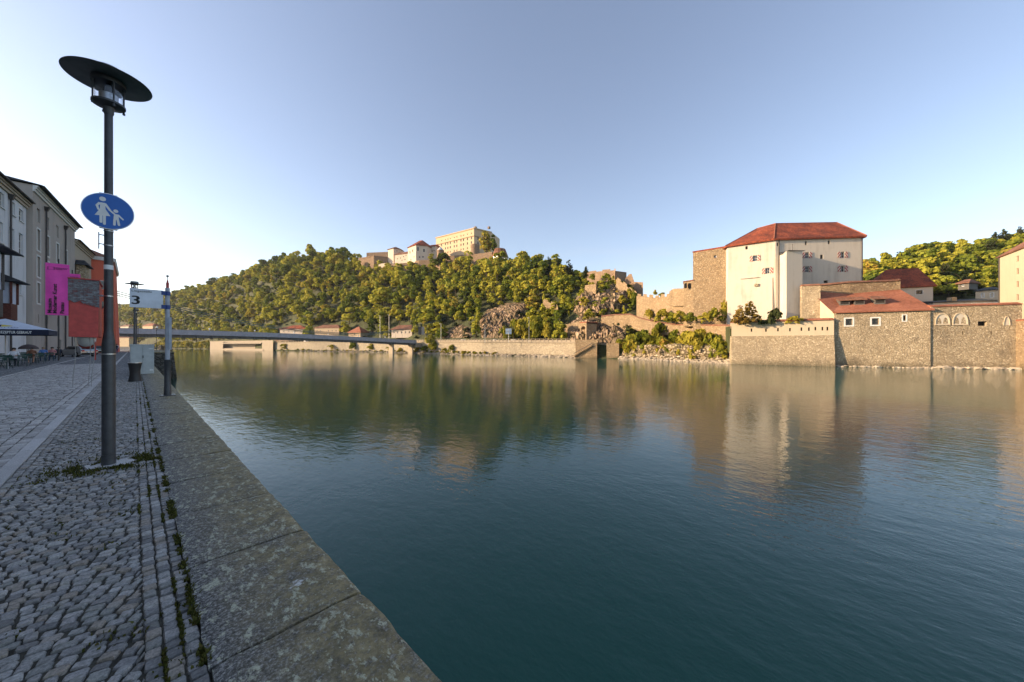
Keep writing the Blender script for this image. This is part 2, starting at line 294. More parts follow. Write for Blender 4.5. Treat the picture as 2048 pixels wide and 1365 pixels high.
M_['redpaint'] = plain('red_paint', (.50, .065, .055), .55, var=.14, scale=14)
M_['pink'] = plain('pink_banner', (.86, .085, .46), .75, var=.06, scale=1.2)
M_['orange'] = plain('buoy_red', (.50, .06, .03), .6, var=.15, scale=9)
M_['rope'] = plain('grey_rope', (.35, .34, .32), .9, var=.2)
M_['box'] = plain('cabinet_grey', (.44, .48, .48), .6, var=.1, scale=3, bump=.15, bscale=60)
M_['bin'] = plain('bin_metal', (.028, .027, .028), .5, .2, var=.2)
M_['wood'] = plain('dark_stained_wood', (.12, .035, .022), .7, var=.3, scale=8)
M_['woodgrey'] = plain('weathered_wood', (.10, .09, .08), .8, var=.3, scale=8)
M_['navy'] = plain('navy_fabric', (.008, .014, .04), .8, var=.1)
M_['canvas'] = plain('white_canvas', (.55, .60, .70), .8, var=.06, scale=3)
M_['yellow'] = plain('yellow_print', (.60, .50, .03), .7, var=.1)
M_['green'] = plain('green_garden_furniture', (.010, .045, .035), .5, var=.25)
M_['chair'] = plain('pale_metal_frame', (.40, .41, .40), .4, .6, var=.1)
M_['bridge'] = plain('bridge_grey_paint', (.36, .35, .38), .6, .1, var=.12, scale=1.2, kind='world')
M_['bridgeb'] = plain('bridge_girder_paint', (.13, .125, .125), .7, .1, var=.2, scale=1.2, kind='world')
M_['cable'] = plain('cable_green_grey', (.09, .13, .12), .6, .2, var=.1)
M_['globe'] = plain('opal_globe', (.8, .8, .76), .3, var=.03)
M_['asphalt'] = plain('asphalt', (.055, .055, .055), .9, var=.15, scale=2, kind='world')
M_['concrete'] = plaster('concrete', (.36, .30, .23), (.25, .21, .17), .5, .2)
M_['bark'] = plain('tree_bark', (.06, .045, .03), .9, var=.3, scale=2)
M_['leaf'] = foliage('broadleaf_foliage', (.050, .080, .012), (.20, .235, .026), (.45, .41, .05))
M_['leaf2'] = foliage('yellow_green_shrub_foliage', (.10, .125, .013), (.22, .225, .022), (.38, .31, .04))  # yellow-green leaves shared by shrubs and roadside trees
M_['conifer'] = foliage('conifer_and_shade_gap_foliage', (.016, .028, .010), (.030, .045, .014), (.055, .065, .02))  # dark green of the conifers; on the undergrowth it paints shade between crowns
M_['thuja'] = foliage('thuja_foliage', (.12, .09, .016), (.20, .14, .026), (.28, .18, .04))
M_['far'] = plain('far_hill_woods', (.035, .05, .018), .95, var=.4, scale=.03, kind='world')
M_['skin'] = plain('skin', (.48, .27, .19), .6, var=.08)
M_['hair'] = plain('dark_hair', (.03, .022, .016), .7, var=.2)
M_['hairblond'] = plain('light_hair', (.28, .19, .10), .7, var=.2)
M_['clothblue'] = plain('blue_cloth', (.10, .20, .45), .85)
M_['clothpink'] = plain('pink_cloth', (.42, .18, .18), .85)
M_['clothdark'] = plain('navy_cloth', (.02, .026, .045), .85)
M_['clothbrown'] = plain('brown_cloth', (.22, .10, .06), .85)
M_['clothwhite'] = plain('white_cloth', (.6, .62, .66), .85)
M_['jeans'] = plain('denim', (.03, .06, .12), .85)
M_['umb'] = plain('brown_umbrella', (.075, .055, .055), .8)
M_['carsilver'] = plain('silver_paint', (.42, .43, .44), .25, .6, var=.03)
M_['cargreen'] = plain('grey_green_paint', (.16, .19, .17), .25, .5, var=.03)
M_['carwhite'] = plain('white_paint', (.7, .7, .68), .3, var=.03)
M_['tyre'] = plain('tyre_rubber', (.015, .015, .015), .85)
M_['tail'] = plain('tail_lamp', (.4, .012, .01), .25)
M_['straw'] = plain('dry_straw', (.42, .36, .2), .8)

# ------------------------------------------------------------------ mesh builder
class MB:
    def __init__(s): s.v = []; s.f = []
    def add(s, vs, fs):
        o = len(s.v); s.v += [tuple(x) for x in vs]; s.f += [tuple(i+o for i in f) for f in fs]; return s
    def poly(s, pts): return s.add(pts, [tuple(range(len(pts)))])
    def hexa(s, b, t):                      # bottom ring, top ring (same length)
        n = len(b); fs = [tuple(range(n-1, -1, -1)), tuple(range(n, 2*n))]
        fs += [(i, (i+1) % n, n+(i+1) % n, n+i) for i in range(n)]
        return s.add(list(b)+list(t), fs)
    def prism(s, foot, z0, z1): return s.hexa([(p[0], p[1], z0) for p in foot], [(p[0], p[1], z1) for p in foot])
    def box(s, c, d, rz=0, q=None):
        x, y, z = d[0]/2, d[1]/2, d[2]/2; c = Vector(c)
        m = q.to_matrix() if q else Matrix.Rotation(rz, 3, 'Z')
        pt = lambda a, b_, e: c+m@Vector((a, b_, e))
        return s.hexa([pt(-x, -y, -z), pt(x, -y, -z), pt(x, y, -z), pt(-x, y, -z)], [pt(-x, -y, z), pt(x, -y, z), pt(x, y, z), pt(-x, y, z)])
    def frame(s, O, U, V, N, u0, u1, v0, v1, d0, d1):   # box in a frame
        g = lambda u, v, d: O+U*u+V*v+N*d
        return s.hexa([g(u0, v0, d0), g(u1, v0, d0), g(u1, v0, d1), g(u0, v0, d1)], [g(u0, v1, d0), g(u1, v1, d0), g(u1, v1, d1), g(u0, v1, d1)])
    def tube(s, a, b, r0, r1=None, n=8):
        a = Vector(a); b = Vector(b); r1 = r0 if r1 is None else r1; d = (b-a).normalized()
        x = d.orthogonal().normalized(); y = d.cross(x)
        ring = lambda c, r: [c+(x*math.cos(2*math.pi*i/n)+y*math.sin(2*math.pi*i/n))*r for i in range(n)]
        return s.hexa(ring(a, r0), ring(b, r1))
    def path(s, pts, r, n=6):
        for a, b in zip(pts, pts[1:]): s.tube(a, b, r, r, n)
        return s
    def lathe(s, prof, c=(0, 0, 0), n=20, caps=True):
        c = Vector(c); k = len(prof); vs = [(c.x+r*math.cos(2*math.pi*i/n), c.y+r*math.sin(2*math.pi*i/n), c.z+z) for r, z in prof for i in range(n)]
        fs = [(j*n+i, j*n+(i+1) % n, (j+1)*n+(i+1) % n, (j+1)*n+i) for j in range(k-1) for i in range(n)]
        if caps: fs += [tuple(range(n-1, -1, -1)), tuple((k-1)*n+i for i in range(n))]
        return s.add(vs, fs)
    def build(s, name, mat, parent=None, smooth=False, local=False, bevel=0):
        me = bpy.data.meshes.new(name)
        off = parent.location if (parent and not local) else Vector((0, 0, 0))
        if parent and parent.parent and not local: off = off+parent.parent.location
        me.from_pydata([(v[0]-off[0], v[1]-off[1], v[2]-off[2]) for v in s.v], [], s.f)
        bm = bmesh.new(); bm.from_mesh(me); bmesh.ops.recalc_face_normals(bm, faces=bm.faces)
        bm.to_mesh(me); bm.free()
        if smooth:
            for p in me.polygons: p.use_smooth = True
            try: me.set_sharp_from_angle(angle=rad(35))
            except Exception: pass
        o = bpy.data.objects.new(name, me); col.objects.link(o)
        if mat: me.materials.append(M_[mat] if isinstance(mat, str) else mat)
        if parent: o.parent = parent
        if bevel:
            md = o.modifiers.new('bevel', 'BEVEL'); md.width = bevel; md.segments = 2; md.limit_method = 'ANGLE'
        return o
def tag(o, label=None, cat=None, group=None, kind=None):
    if label: o['label'] = label
    if cat: o['category'] = cat
    if group: o['group'] = group
    if kind: o['kind'] = kind
    return o
def thing(name, label, cat, loc=(0, 0, 0), group=None):
    o = bpy.data.objects.new(name, None); col.objects.link(o); o.location = loc; o.empty_display_size = .3
    return tag(o, label, cat, group)
def struct(o): o['kind'] = 'structure'; return o
def copy_tree(o, parent=None):
    c = o.copy(); col.objects.link(c); c.parent = parent
    for ch in list(o.children): copy_tree(ch, c)
    return c
def text_part(s, size, O, U, V, mat, parent, name='lettering', lift=.004, align='LEFT', sx=1., bold=0.):
    cu = bpy.data.curves.new('t', 'FONT'); cu.body = s; cu.size = size; cu.align_x = align; cu.extrude = 0; cu.resolution_u = 2; cu.offset = bold
    to = bpy.data.objects.new('t', cu); col.objects.link(to)
    dg = bpy.context.evaluated_depsgraph_get(); me = bpy.data.meshes.new_from_object(to.evaluated_get(dg))
    bpy.data.objects.remove(to); N = U.cross(V).normalized()
    off = parent.location+(parent.parent.location if parent.parent else Vector())
    for v in me.vertices: v.co = O+U*(v.co.x*sx)+V*v.co.y+N*lift-off
    me.name = name; me.materials.append(M_[mat]); o = bpy.data.objects.new(name, me); col.objects.link(o); o.parent = parent
    return o

# ------------------------------------------------------------------ facades with real openings
class Fac:
    def __init__(s, A, B, z0, z1):
        s.A, s.B, s.z0, s.z1 = Vector(A), Vector(B), z0, z1
        d = s.B-s.A; s.L = d.length; u = d/s.L; s.U = Vector((u.x, u.y, 0)); s.V = Vector((0, 0, 1))
        n = Vector((u.y, -u.x, 0)); mid = (s.A+s.B)/2
        if n.x*(0-mid.x)+n.y*(0-mid.y) < 0: n = -n
        s.N = n; s.O = Vector((s.A.x, s.A.y, 0)); s.op = []
    def px(s, px, py):
        u, Z = hit(px, s.A, s.B); return u, ZY(py, Z)
    def rect(s, x0, y0, x1, y1):             # pixel box -> (u0,u1,z0,z1), sized at its middle
        u0, Za = hit(x0, s.A, s.B); u1, Zb = hit(x1, s.A, s.B); Z = (Za+Zb)/2
        return (min(u0, u1), max(u0, u1), ZY(y1, Z), ZY(y0, Z))
    def wall(s, mb, depth=.35):
        ops = [o for o in s.op if o[0] > .02 and o[1] < s.L-.02]
        us = sorted({0, s.L, *[o[0] for o in ops], *[o[1] for o in ops]}); zs = sorted({s.z0, s.z1, *[o[2] for o in ops], *[o[3] for o in ops]})
        g = lambda u, z, d=0: s.O+s.U*u+s.V*z-s.N*d
        for u0, u1 in zip(us, us[1:]):
            z_open = None
            for z0, z1 in zip(zs, zs[1:]):
                cu, cz = (u0+u1)/2, (z0+z1)/2
                if any(o[0] < cu < o[1] and o[2] < cz < o[3] for o in ops): continue
                mb.poly([g(u0, z0), g(u1, z0), g(u1, z1), g(u0, z1)])
        for o in ops:
            u0, u1, z0, z1 = o[:4]
            for a, b in (((u0, z0), (u1, z0)), ((u1, z0), (u1, z1)), ((u1, z1), (u0, z1)), ((u0, z1), (u0, z0))):
                mb.poly([g(*a), g(*b), g(*b, depth), g(*a, depth)])
    def window(s, r, parent, depth=.3, frame='trim', fw=.09, bars=(1, 1), surround=None, sw=.18, sill=False, glass='glass', name='window'):
        u0, u1, z0, z1 = r; s.op.append(r)
        O, U, V, N = s.O, s.U, s.V, s.N
        mb = MB()
        if frame:
            for a in ((u0, u0+fw, z0, z1), (u1-fw, u1, z0, z1), (u0+fw, u1-fw, z0, z0+fw), (u0+fw, u1-fw, z1-fw, z1)): mb.frame(O, U, V, N, *a, -depth+.02, -depth+.09)
            for k in range(1, bars[0]+1):
                u = u0+(u1-u0)*k/(bars[0]+1); mb.frame(O, U, V, N, u-fw*.35, u+fw*.35, z0+fw, z1-fw, -depth+.02, -depth+.075)
            for k in range(1, bars[1]+1):
                z = z0+(z1-z0)*k/(bars[1]+1); mb.frame(O, U, V, N, u0+fw, u1-fw, z-fw*.3, z+fw*.3, -depth+.02, -depth+.07)
            w = mb.build(name, frame, parent)
            MB().poly([O+U*a+V*b-N*depth for a, b in ((u0, z0), (u1, z0), (u1, z1), (u0, z1))]).build('pane', glass, w)
        else:
            w = MB().poly([O+U*a+V*b-N*depth for a, b in ((u0, z0), (u1, z0), (u1, z1), (u0, z1))]).build(name, glass, parent)
        if surround:
            mb = MB()
            for a in ((u0-sw, u0, z0-sw, z1+sw), (u1, u1+sw, z0-sw, z1+sw), (u0, u1, z0-sw, z0), (u0, u1, z1, z1+sw)): mb.frame(O, U, V, N, *a, -.05, .045)
            mb.build('surround', surround, w)
        if sill:
            MB().frame(O, U, V, N, u0-.1, u1+.1, z0-.1, z0-.002, -.05, .12).build('sill', 'trim', w)
        return w
def backpts(chain, depth_m):
    """close a chain of visible corners with a back side depth_m further from the camera side"""
    a, b = chain[0], chain[-1]; d = (b-a).normalized(); n = Vector((-d.y, d.x)); mid = (a+b)/2
    if n.dot(mid) < 0: n = -n
    return [b+n*depth_m, a+n*depth_m]
def hip_roof(foot, z, h, ra, rb, over=.5, thick=.25):
    c = sum(foot, Vector((0, 0)))/len(foot); ev = []
    for p in foot:
        d = (p-c); ev.append(p+d.normalized()*over*1.3)
    mb = MB(); R = [Vector((ra.x, ra.y, z+h)), Vector((rb.x, rb.y, z+h))]
    E = [Vector((p.x, p.y, z-.0)) for p in ev]; idx = [0 if (p-ra).length < (p-rb).length else 1 for p in ev]
    n = len(E)
    for i in range(n):
        j = (i+1) % n; f = [E[i], E[j]]
        f.append(R[idx[j]])
        if idx[i] != idx[j]: f.append(R[idx[i]])
        mb.poly(f)
        mb.poly([E[i], E[j], E[j]-Vector((0, 0, thick)), E[i]-Vector((0, 0, thick))])
    mb.poly([e-Vector((0, 0, thick)) for e in E])
    return mb
# ================================================================== THE SETTING: ground, water, quay
def sheet(name, pts, z, mat): return struct(MB().poly([(x, y, z) for x, y in pts]).build(name, mat))
sheet('river', [(-4000, -3000), (4000, -3000), (4000, 6000), (-4000, 6000)], WZ, 'water')
sheet('river_bed', [(-6000, -6000), (6000, -6000), (6000, 9000), (-6000, 9000)], -12, 'ground')
# the town bank: one slab of ground behind the quay wall
gb = MB(); gb.prism([(-600, -120), (.3, -120), (.3, 420), (-40, 620), (-600, 620)], -11, -.03)
town = struct(gb.build('town_ground', 'joint'))
# paving beyond the reach of single stones
far_pave = struct(MB().poly([(-1.03, 24, -.008), (.25, 24, -.008), (.25, 230, -.008), (-1.03, 230, -.008)]).poly([(-4.45, 46, -.008), (-1.18, 46, -.008), (-1.18, 230, -.008), (-4.45, 230, -.008)]).build('far_cobbled_lane', 'pave_far'))
cafe_ground = struct(MB().poly([(-14, -60, -.008), (-4.56, -60, -.008), (-4.56, 230, -.008), (-14, 230, -.008)]).build('cafe_terrace', 'pave_far'))

# ---- quay wall with coping slabs
qw = MB(); qw.prism([(.3, -40), (.955, -40), (.955, 79.6), (.3, 79.6)], -11, -.23); quay = struct(qw.build('quay_wall', 'quaywall'))
def slab_mesh(k):
    r = np.random.default_rng(40+k); nx, ny = 9, 12; L = 1.098; bm = bmesh.new(); g = []
    for j in range(ny+1):
        row = []
        for i in range(nx+1):
            x = i/nx*.75; y = j/ny*L
            ex = min(i, nx-i*0.0 if False else 99); z = .022+.006*noise.noise(Vector((x*4+k*7, y*4, k)))+.004*noise.noise(Vector((x*15, y*15+k*3, 2)))
            if i == nx: x += .012*noise.noise(Vector((y*5, k*3.1, 0)))+.006*noise.noise(Vector((y*21, k, 4))); z -= .022
            if i == nx-1: x = .725; z -= .004
            if j in (0, ny): z -= .010
            if i == 0: z -= .012; x += .012*noise.noise(Vector((y*7, k*2.1, 5)))
            if j == 0: y += .014*noise.noise(Vector((x*9, k, 1)))
            if j == ny: y += .014*noise.noise(Vector((x*9, k, 8)))
            row.append(bm.verts.new((x, y, z)))
        g.append(row)
    for j in range(ny):
        for i in range(nx): bm.faces.new((g[j][i], g[j][i+1], g[j+1][i+1], g[j+1][i]))
    rim = [g[0][i] for i in range(nx+1)]+[g[j][nx] for j in range(1, ny+1)]+[g[ny][i] for i in range(nx-1, -1, -1)]+[g[j][0] for j in range(ny-1, 0, -1)]
    low = [bm.verts.new((v.co.x, v.co.y, -.226)) for v in rim]
    for a in range(len(rim)):
        b = (a+1) % len(rim); bm.faces.new((rim[a], low[a], low[b], rim[b]))
    me = bpy.data.meshes.new('coping_slab'); bm.to_mesh(me); bm.free(); me.materials.append(M_['coping'])
    for p in me.polygons: p.use_smooth = True
    me.set_sharp_from_angle(angle=rad(50))
    return me
slabs = [slab_mesh(k) for k in range(6)]
y = -2.2; k = 0
while y < 79:
    o = bpy.data.objects.new('coping_slab', slabs[(k*5+k//3) % 6]); col.objects.link(o); o.parent = quay
    o.location = (.25, y, random.uniform(-.004, .004)); o.rotation_euler = (random.uniform(-.002, .002), random.uniform(-.003, .004), random.uniform(-.004, .004))
    y += 1.12; k += 1

# ---- single paving stones
def cobble_mesh(k, name, mat):
    r = np.random.default_rng(k); j = lambda s: float(r.uniform(-s, s))
    c = [(-.5, -.5), (.5, -.5), (.5, .5), (-.5, .5)]; oc = []
    for i in range(4):                      # eight-sided outline: chipped corners
        a = c[i]; p = c[i-1]; q = c[(i+1) % 4]; t = .07+abs(j(.08))
        oc.append((a[0]+(p[0]-a[0])*t+j(.03), a[1]+(p[1]-a[1])*t+j(.03))); oc.append((a[0]+(q[0]-a[0])*t+j(.03), a[1]+(q[1]-a[1])*t+j(.03)))
    vs = [(x*1.0, y_*1.0, -1.) for x, y_ in oc]+[(x*.98, y_*.98, -.14) for x, y_ in oc]+[(x*.86+j(.03), y_*.86+j(.03), j(.06)) for x, y_ in oc]+[(j(.15), j(.15), .02+j(.06))]
    fs = []
    for i in range(8):
        n = (i+1) % 8; fs += [(i, n, 8+n, 8+i), (8+i, 8+n, 16+n, 16+i), (16+i, 16+n, 24)]
    return np.array(vs), fs
COB = [cobble_mesh(k, '', '') for k in range(10)]
def as_mesh(cv, name, mat, size):
    me = bpy.data.meshes.new(name); me.from_pydata([tuple(v) for v in cv[0]*np.array(size)], [], cv[1]); me.materials.append(M_[mat])
    for p in me.polygons: p.use_smooth = True
    me.set_sharp_from_angle(angle=rad(42)); return me
def lay(stones, near_n, name, mat, parent, size):
    """stones: list of (x,y,sx,sy,rot); the near_n nearest are objects, the rest one joined part"""
    stones.sort(key=lambda s: s[0]**2+s[1]**2)
    vis = [s for s in stones if -250 < topx(s[0], s[1], 0)[0] < 1000 and depth(s[0], s[1]) > .5]
    seen = [s for s in vis if topx(s[0], s[1], 0)[1] < 1385 and topx(s[0], s[1], 0)[0] > -8]
    near = seen[:near_n]; ids = {id(s) for s in near}; rest = [s for s in vis if id(s) not in ids]
    meshes = [as_mesh(c, name, mat, (1, 1, 1)) for c in COB]
    for i, (x, y_, a, b, rz) in enumerate(near):
        o = bpy.data.objects.new(name, meshes[(i*7+i//10) % 10]); col.objects.link(o); o.parent = parent
        o.location = (x, y_, random.uniform(-.006, .006)); o.scale = (a, b, .05); o.rotation_euler = (random.uniform(-.05, .05), random.uniform(-.05, .05), rz+random.choice((0, math.pi)))
    V, Fc, T, o = [], [], [], 0
    for (x, y_, a, b, rz) in rest:
        cv, fs = COB[random.randrange(10)]; c, s_ = math.cos(rz), math.sin(rz)
        p = cv*np.array((a, b, .05)); tx, ty = random.uniform(-.05, .05), random.uniform(-.05, .05)
        q = np.stack([p[:, 0]*c-p[:, 1]*s_+x, p[:, 0]*s_+p[:, 1]*c+y_, p[:, 2]+p[:, 0]*tx+p[:, 1]*ty+random.uniform(-.006, .006)], 1)
        V.append(q); Fc += [tuple(i+o for i in f) for f in fs]; T += [random.random()]*len(p); o += len(p)
    me = bpy.data.meshes.new(name+'s_further'); me.from_pydata(np.concatenate(V).tolist(), [], Fc); me.materials.append(M_[mat])
    at = me.attributes.new('tint', 'FLOAT', 'POINT'); at.data.foreach_set('value', np.array(T, dtype=np.float32))
    for p in me.polygons: p.use_smooth = True
    me.set_sharp_from_angle(angle=rad(42))
    ob = bpy.data.objects.new(name+'s_further', me); col.objects.link(ob); ob.parent = parent; ob['kind'] = 'stuff'
bed1 = struct(MB().poly([(-1.03, -2, -.014), (.25, -2, -.014), (.25, 24, -.014), (-1.03, 24, -.014)]).build('footpath', 'joint'))
bed2 = struct(MB().poly([(-4.45, -2, -.014), (-1.18, -2, -.014), (-1.18, 46, -.014), (-4.45, 46, -.014)]).build('cobbled_lane', 'joint'))
st = []
SWY = 24.
for cx in (.213, .140, .067):                 # courses along the slabs, one along the kerb
    y = .2
    while y < SWY:
        w = random.uniform(.058, .095); st.append((cx+random.uniform(-.004, .004), y+w/2, .066, w-.010, random.uniform(-.07, .07))); y += w
y = .2
while y < SWY:
    w = random.uniform(.07, .11); st.append((-.99+random.uniform(-.004, .004), y+w/2, .068, w-.010, random.uniform(-.05, .05))); y += w
n_rows = int(SWY/.066)
for j in range(n_rows):                       # arched courses between them
    x = -.955; y0 = .1+j*.066
    while x < .025:
        w = random.uniform(.055, .100); w = min(w, .030-x) if .030-x < .12 else w
        xc = x+w/2; tt = (xc+.46)/.49; arc = .17*(1-tt*tt); slope = -.17*2*tt/.49
        st.append((xc+random.uniform(-.006, .006), y0+arc+random.uniform(-.008, .008), w-.011, .059+random.uniform(-.011, .006), math.atan(slope)*.8+random.uniform(-.14, .14)))
        x += w
lay(st, 300, 'cobblestone', 'cobble', bed1, .1)
st = []
for cx in (-1.25, -1.40):
    y = 3.
    while y < 46:
        w = random.uniform(.15, .24); st.append((cx+random.uniform(-.006, .006), y+w/2, .135, w-.014, random.uniform(-.03, .03))); y += w
j = 0; y = 3.
while y < 46:
    h = random.uniform(.125, .165); x = -4.45+random.uniform(0, .1)
    while x < -1.5:
        w = random.uniform(.13, .24); w = min(w, -1.475-x) if -1.475-x < .27 else w
        st.append((x+w/2, y+h/2+.05*math.sin(x*1.3+1)+random.uniform(-.008, .008), w-.014, h-.016, random.uniform(-.05, .05))); x += w
    y += h
lay(st, 300, 'sett', 'sett', bed2, .15)
# kerb stones: pale strip between lane and footpath, and the strip before the cafe terrace
y = 3.
km = [MB().hexa([(-.072, 0, -.2), (.072, 0, -.2), (.072, .985, -.2), (-.072, .985, -.2)], [(-.072+random.uniform(-.003, .003), .004, .012), (.072, .004, .012), (.072, .981, .012), (-.07, .981, .012)]) for _ in range(3)]
kms = []
for m in km:
    me = bpy.data.meshes.new('kerb_stone'); me.from_pydata(m.v, [], m.f); me.materials.append(M_['kerb']); kms.append(me)
while y < 110:
    for xk, s in ((-1.105, 1.), (-4.51, .7)):
        if y > 60 and xk > -2 or True:
            o = bpy.data.objects.new('kerb_stone', random.choice(kms)); col.objects.link(o); o.parent = bed2; o.location = (xk, y, random.uniform(-.003, .003)); o.scale = (s, 1, 1); o.rotation_euler = (0, 0, random.uniform(-.003, .003))
    y += .99
# ---- moss and grass in the joints (uncountable)
def blades(name, pts, hmin, hmax, mat, wid=.006):
    V, Fc, T = [], [], []
    for (x, y_, s) in pts:
        a = random.uniform(0, 6.28); h = random.uniform(hmin, hmax)*s; lx, ly = random.gauss(0, .5)*h, random.gauss(0, .5)*h; w = wid*random.uniform(.6, 1.5)
        o = len(V); dx, dy = math.cos(a)*w, math.sin(a)*w
        V += [(x-dx, y_-dy, -.012), (x+dx, y_+dy, -.012), (x+dx*.8+lx*.5, y_+dy*.8+ly*.5, h*.6), (x-dx*.8+lx*.5, y_-dy*.8+ly*.5, h*.6), (x+lx, y_+ly, h)]
        Fc += [(o, o+1, o+2, o+3), (o+3, o+2, o+4)]; T += [random.random()]*5
    me = bpy.data.meshes.new(name); me.from_pydata(V, [], Fc); me.materials.append(M_[mat])
    at = me.attributes.new('tint', 'FLOAT', 'POINT'); at.data.foreach_set('value', np.array(T, dtype=np.float32))
    o = bpy.data.objects.new(name, me); col.objects.link(o); o['kind'] = 'stuff'; return o
pts = []
for _ in range(9000):                         # along the foot of the coping
    y_ = abs(random.gauss(0, 1))*9+1.2
    if noise.noise(Vector((0, y_*2.2, 3)))+.5*noise.noise(Vector((0, y_*9, 1))) > .02: pts.append((.243+random.gauss(0, .013), y_, random.uniform(.3, 1)))
for xr in (.177, .104, .031):
    for _ in range(4200):
        y_ = random.uniform(1.2, 16)
        if noise.noise(Vector((xr*30, y_*1.9, 7))) > .22: pts.append((xr+random.gauss(0, .005), y_, random.uniform(.2, .6)))
LX, LY = -.24, 7.14
for _ in range(5200):                         # around the lamp foot
    a = random.uniform(0, 6.28); r_ = abs(random.gauss(.24, .12)); x_, y_ = LX+math.cos(a)*r_*1.35+.05, LY+math.sin(a)*r_*1.0-.02
    if r_ > .16 and -1 < x_ < .25 and noise.noise(Vector((x_*6, y_*6, 5))) > -.08: pts.append((x_, y_, random.uniform(.4, 1.3)))
for _ in range(5000):
    x_, y_ = random.uniform(-1, .2), random.uniform(2, 9.5)
    if noise.noise(Vector((x_*3.3, y_*3.3, 11))) > .33: pts.append((x_, y_, random.uniform(.2, .6)))
tag(blades('joint_grass', pts, .012, .042, 'moss'), 'moss and short grass growing in the paving joints', 'grass')
sb = MB(); sp = [Vector((.05+.03*math.sin(t*2), 1.82+t*.19, .012+.03*math.sin(t*2.6))) for t in np.linspace(0, 1.1, 7)]
tag(sb.path(sp, .0016, 5).build('straw_stalk', 'straw'), 'thin dry straw stalk lying on the cobbles beside the coping', 'straw')

# ================================================================== street lamps
def make_lamp(group):
    t = thing('street_lamp', 'tall street lamp beside the grey cabinet', 'street lamp', (0, 0, 0), group)
    MB().lathe([(.064, -.02), (.064, 1.60), (.061, 1.63), (.046, 1.76), (.0435, 1.80), (.040, 4.66)], n=20).build('pole', 'lamp', t, True)
    MB().lathe([(.068, .0), (.068, .14), (.0645, .142)], n=20).build('base_collar', 'lamp', t, True)
    MB().lathe([(.04, 4.66), (.05, 4.69), (.05, 4.72), (.06, 4.76), (.15, 4.785), (.158, 4.79), (.158, 4.815), (.02, 4.817)], n=24).build('lantern_base', 'lamp', t, True)
    for k in range(4):
        a = rad(20+90*k); x, y_ = .145*math.cos(a), .145*math.sin(a)
        r = MB().tube((x, y_, 4.76), (x, y_, 5.16), .009, n=8).build('rod', 'lamp', t, True)
        MB().lathe([(.014, 4.745), (.014, 4.77)], (x, y_, 0), 8).build('nut', 'lamp', r)
    MB().lathe([(.128, 4.817), (.132, 5.105), (.128, 5.105), (.124, 4.817), (.128, 4.817)], n=32, caps=False).build('glass_cylinder', 'clear', t, True)
    b = MB().lathe([(.09, 4.817), (.09, 4.93), (.085, 4.935), (.03, 4.94)], n=20).build('lamp_holder', 'steel', t, True)
    MB().lathe([(.028, 4.905), (.034, 4.94), (.034, 5.02), (.02, 5.06)], n=14).build('bulb', 'globe', b, True)
    MB().lathe([(.16, 5.06), (.16, 5.110), (.15, 5.115), (.12, 5.117)], n=28).build('lantern_ring', 'lamp', t, True)
    d = MB().lathe([(.13, 5.124), (.405, 5.116), (.410, 5.119), (.405, 5.122), (.17, 5.140), (.165, 5.245), (.15, 5.265), (.02, 5.28)], n=56).build('disc_shade', 'lampdisc', t, True)
    return t
lamp0 = make_lamp('anthracite disc lamps along the quay')
lamp0.location = (LX, LY, 0); lamp0['label'] = 'street lamp carrying the round blue footpath sign and the red lifebuoy box'
for zc in (1.47, 2.24):
    MB().lathe([(.0665 if zc < 1.6 else .046, zc), (.0665 if zc < 1.6 else .046, zc+.014)], (LX, LY, 0), 20).build('clamp_strap', 'steel', lamp0, True)
MB().lathe([(.0445, 2.60), (.0445, 2.66)], (LX, LY, 0), 20, caps=False).build('number_sticker', 'signwhite', lamp0)
MB().box((LX+.02, LY, -.005), (.42, .34, .03), .2).build('concrete_footing', 'kerb', lamp0)
for (x, y_, lb) in ((-.02, 29.9, 'street lamp whose lantern stands above the berth sign panel, by the grey cabinet'), (.1, 52.7, 'second street lamp beyond the grey cabinet'), (.12, 75.5, 'third street lamp beyond the grey cabinet'), (.4, 98.3, 'fourth street lamp beyond the grey cabinet, short of the bridge'), (3.55, 121, 'street lamp standing on the railed stone landing')):
    c = copy_tree(lamp0)
    for ch in list(c.children):
        if ch.name.split('.')[0] in ('clamp_strap', 'number_sticker', 'concrete_footing'): bpy.data.objects.remove(ch)
    c.location = (x, y_, 0 if x < 3 else .33); c['label'] = lb
# ---- round blue sign
SO = Vector((LX, LY-.075, 3.36)); UX, UZ = Vector((1, 0, 0)), Vector((0, 0, 1)); SR = .235
sg = thing('footpath_sign', 'round blue sign with white adult and child figures on the lamp pole', 'sign', (LX, LY-.05, 3.12))
def disc(r, d0, d1, n=48):
    return MB().hexa([SO+UX*math.cos(2*math.pi*i/n)*r+UZ*math.sin(2*math.pi*i/n)*r+Vector((0, d0, 0)) for i in range(n)], [SO+UX*math.cos(2*math.pi*i/n)*r+UZ*math.sin(2*math.pi*i/n)*r+Vector((0, d1, 0)) for i in range(n)])
disc(SR, .012, .0).build('rim', 'steel', sg)
disc(SR*.965, .0, -.003).build('face', 'signblue', sg)
def flat(polys, name):
    mb = MB()
    for k, p in enumerate(polys): mb.poly([SO+UX*a*SR+UZ*b*SR+Vector((0, -.0045-k*.0002, 0)) for a, b in p])
    return mb.build(name, 'signwhite', sg)
def limb(a, b, w, w2=None):
    a, b = Vector(a), Vector(b); d = (b-a).normalized(); n = Vector((-d.y, d.x)); w2 = w2 or w
    cap = [b+n*w2*math.cos(t)+d*w2*math.sin(t) for t in np.linspace(0, math.pi, 6)]
    return [a-n*w]+[]+[a+n*w]+[tuple(c) for c in cap]
circ = lambda c, r, n=16: [(c[0]+r*math.cos(2*math.pi*i/n), c[1]+r*math.sin(2*math.pi*i/n)) for i in range(n)]
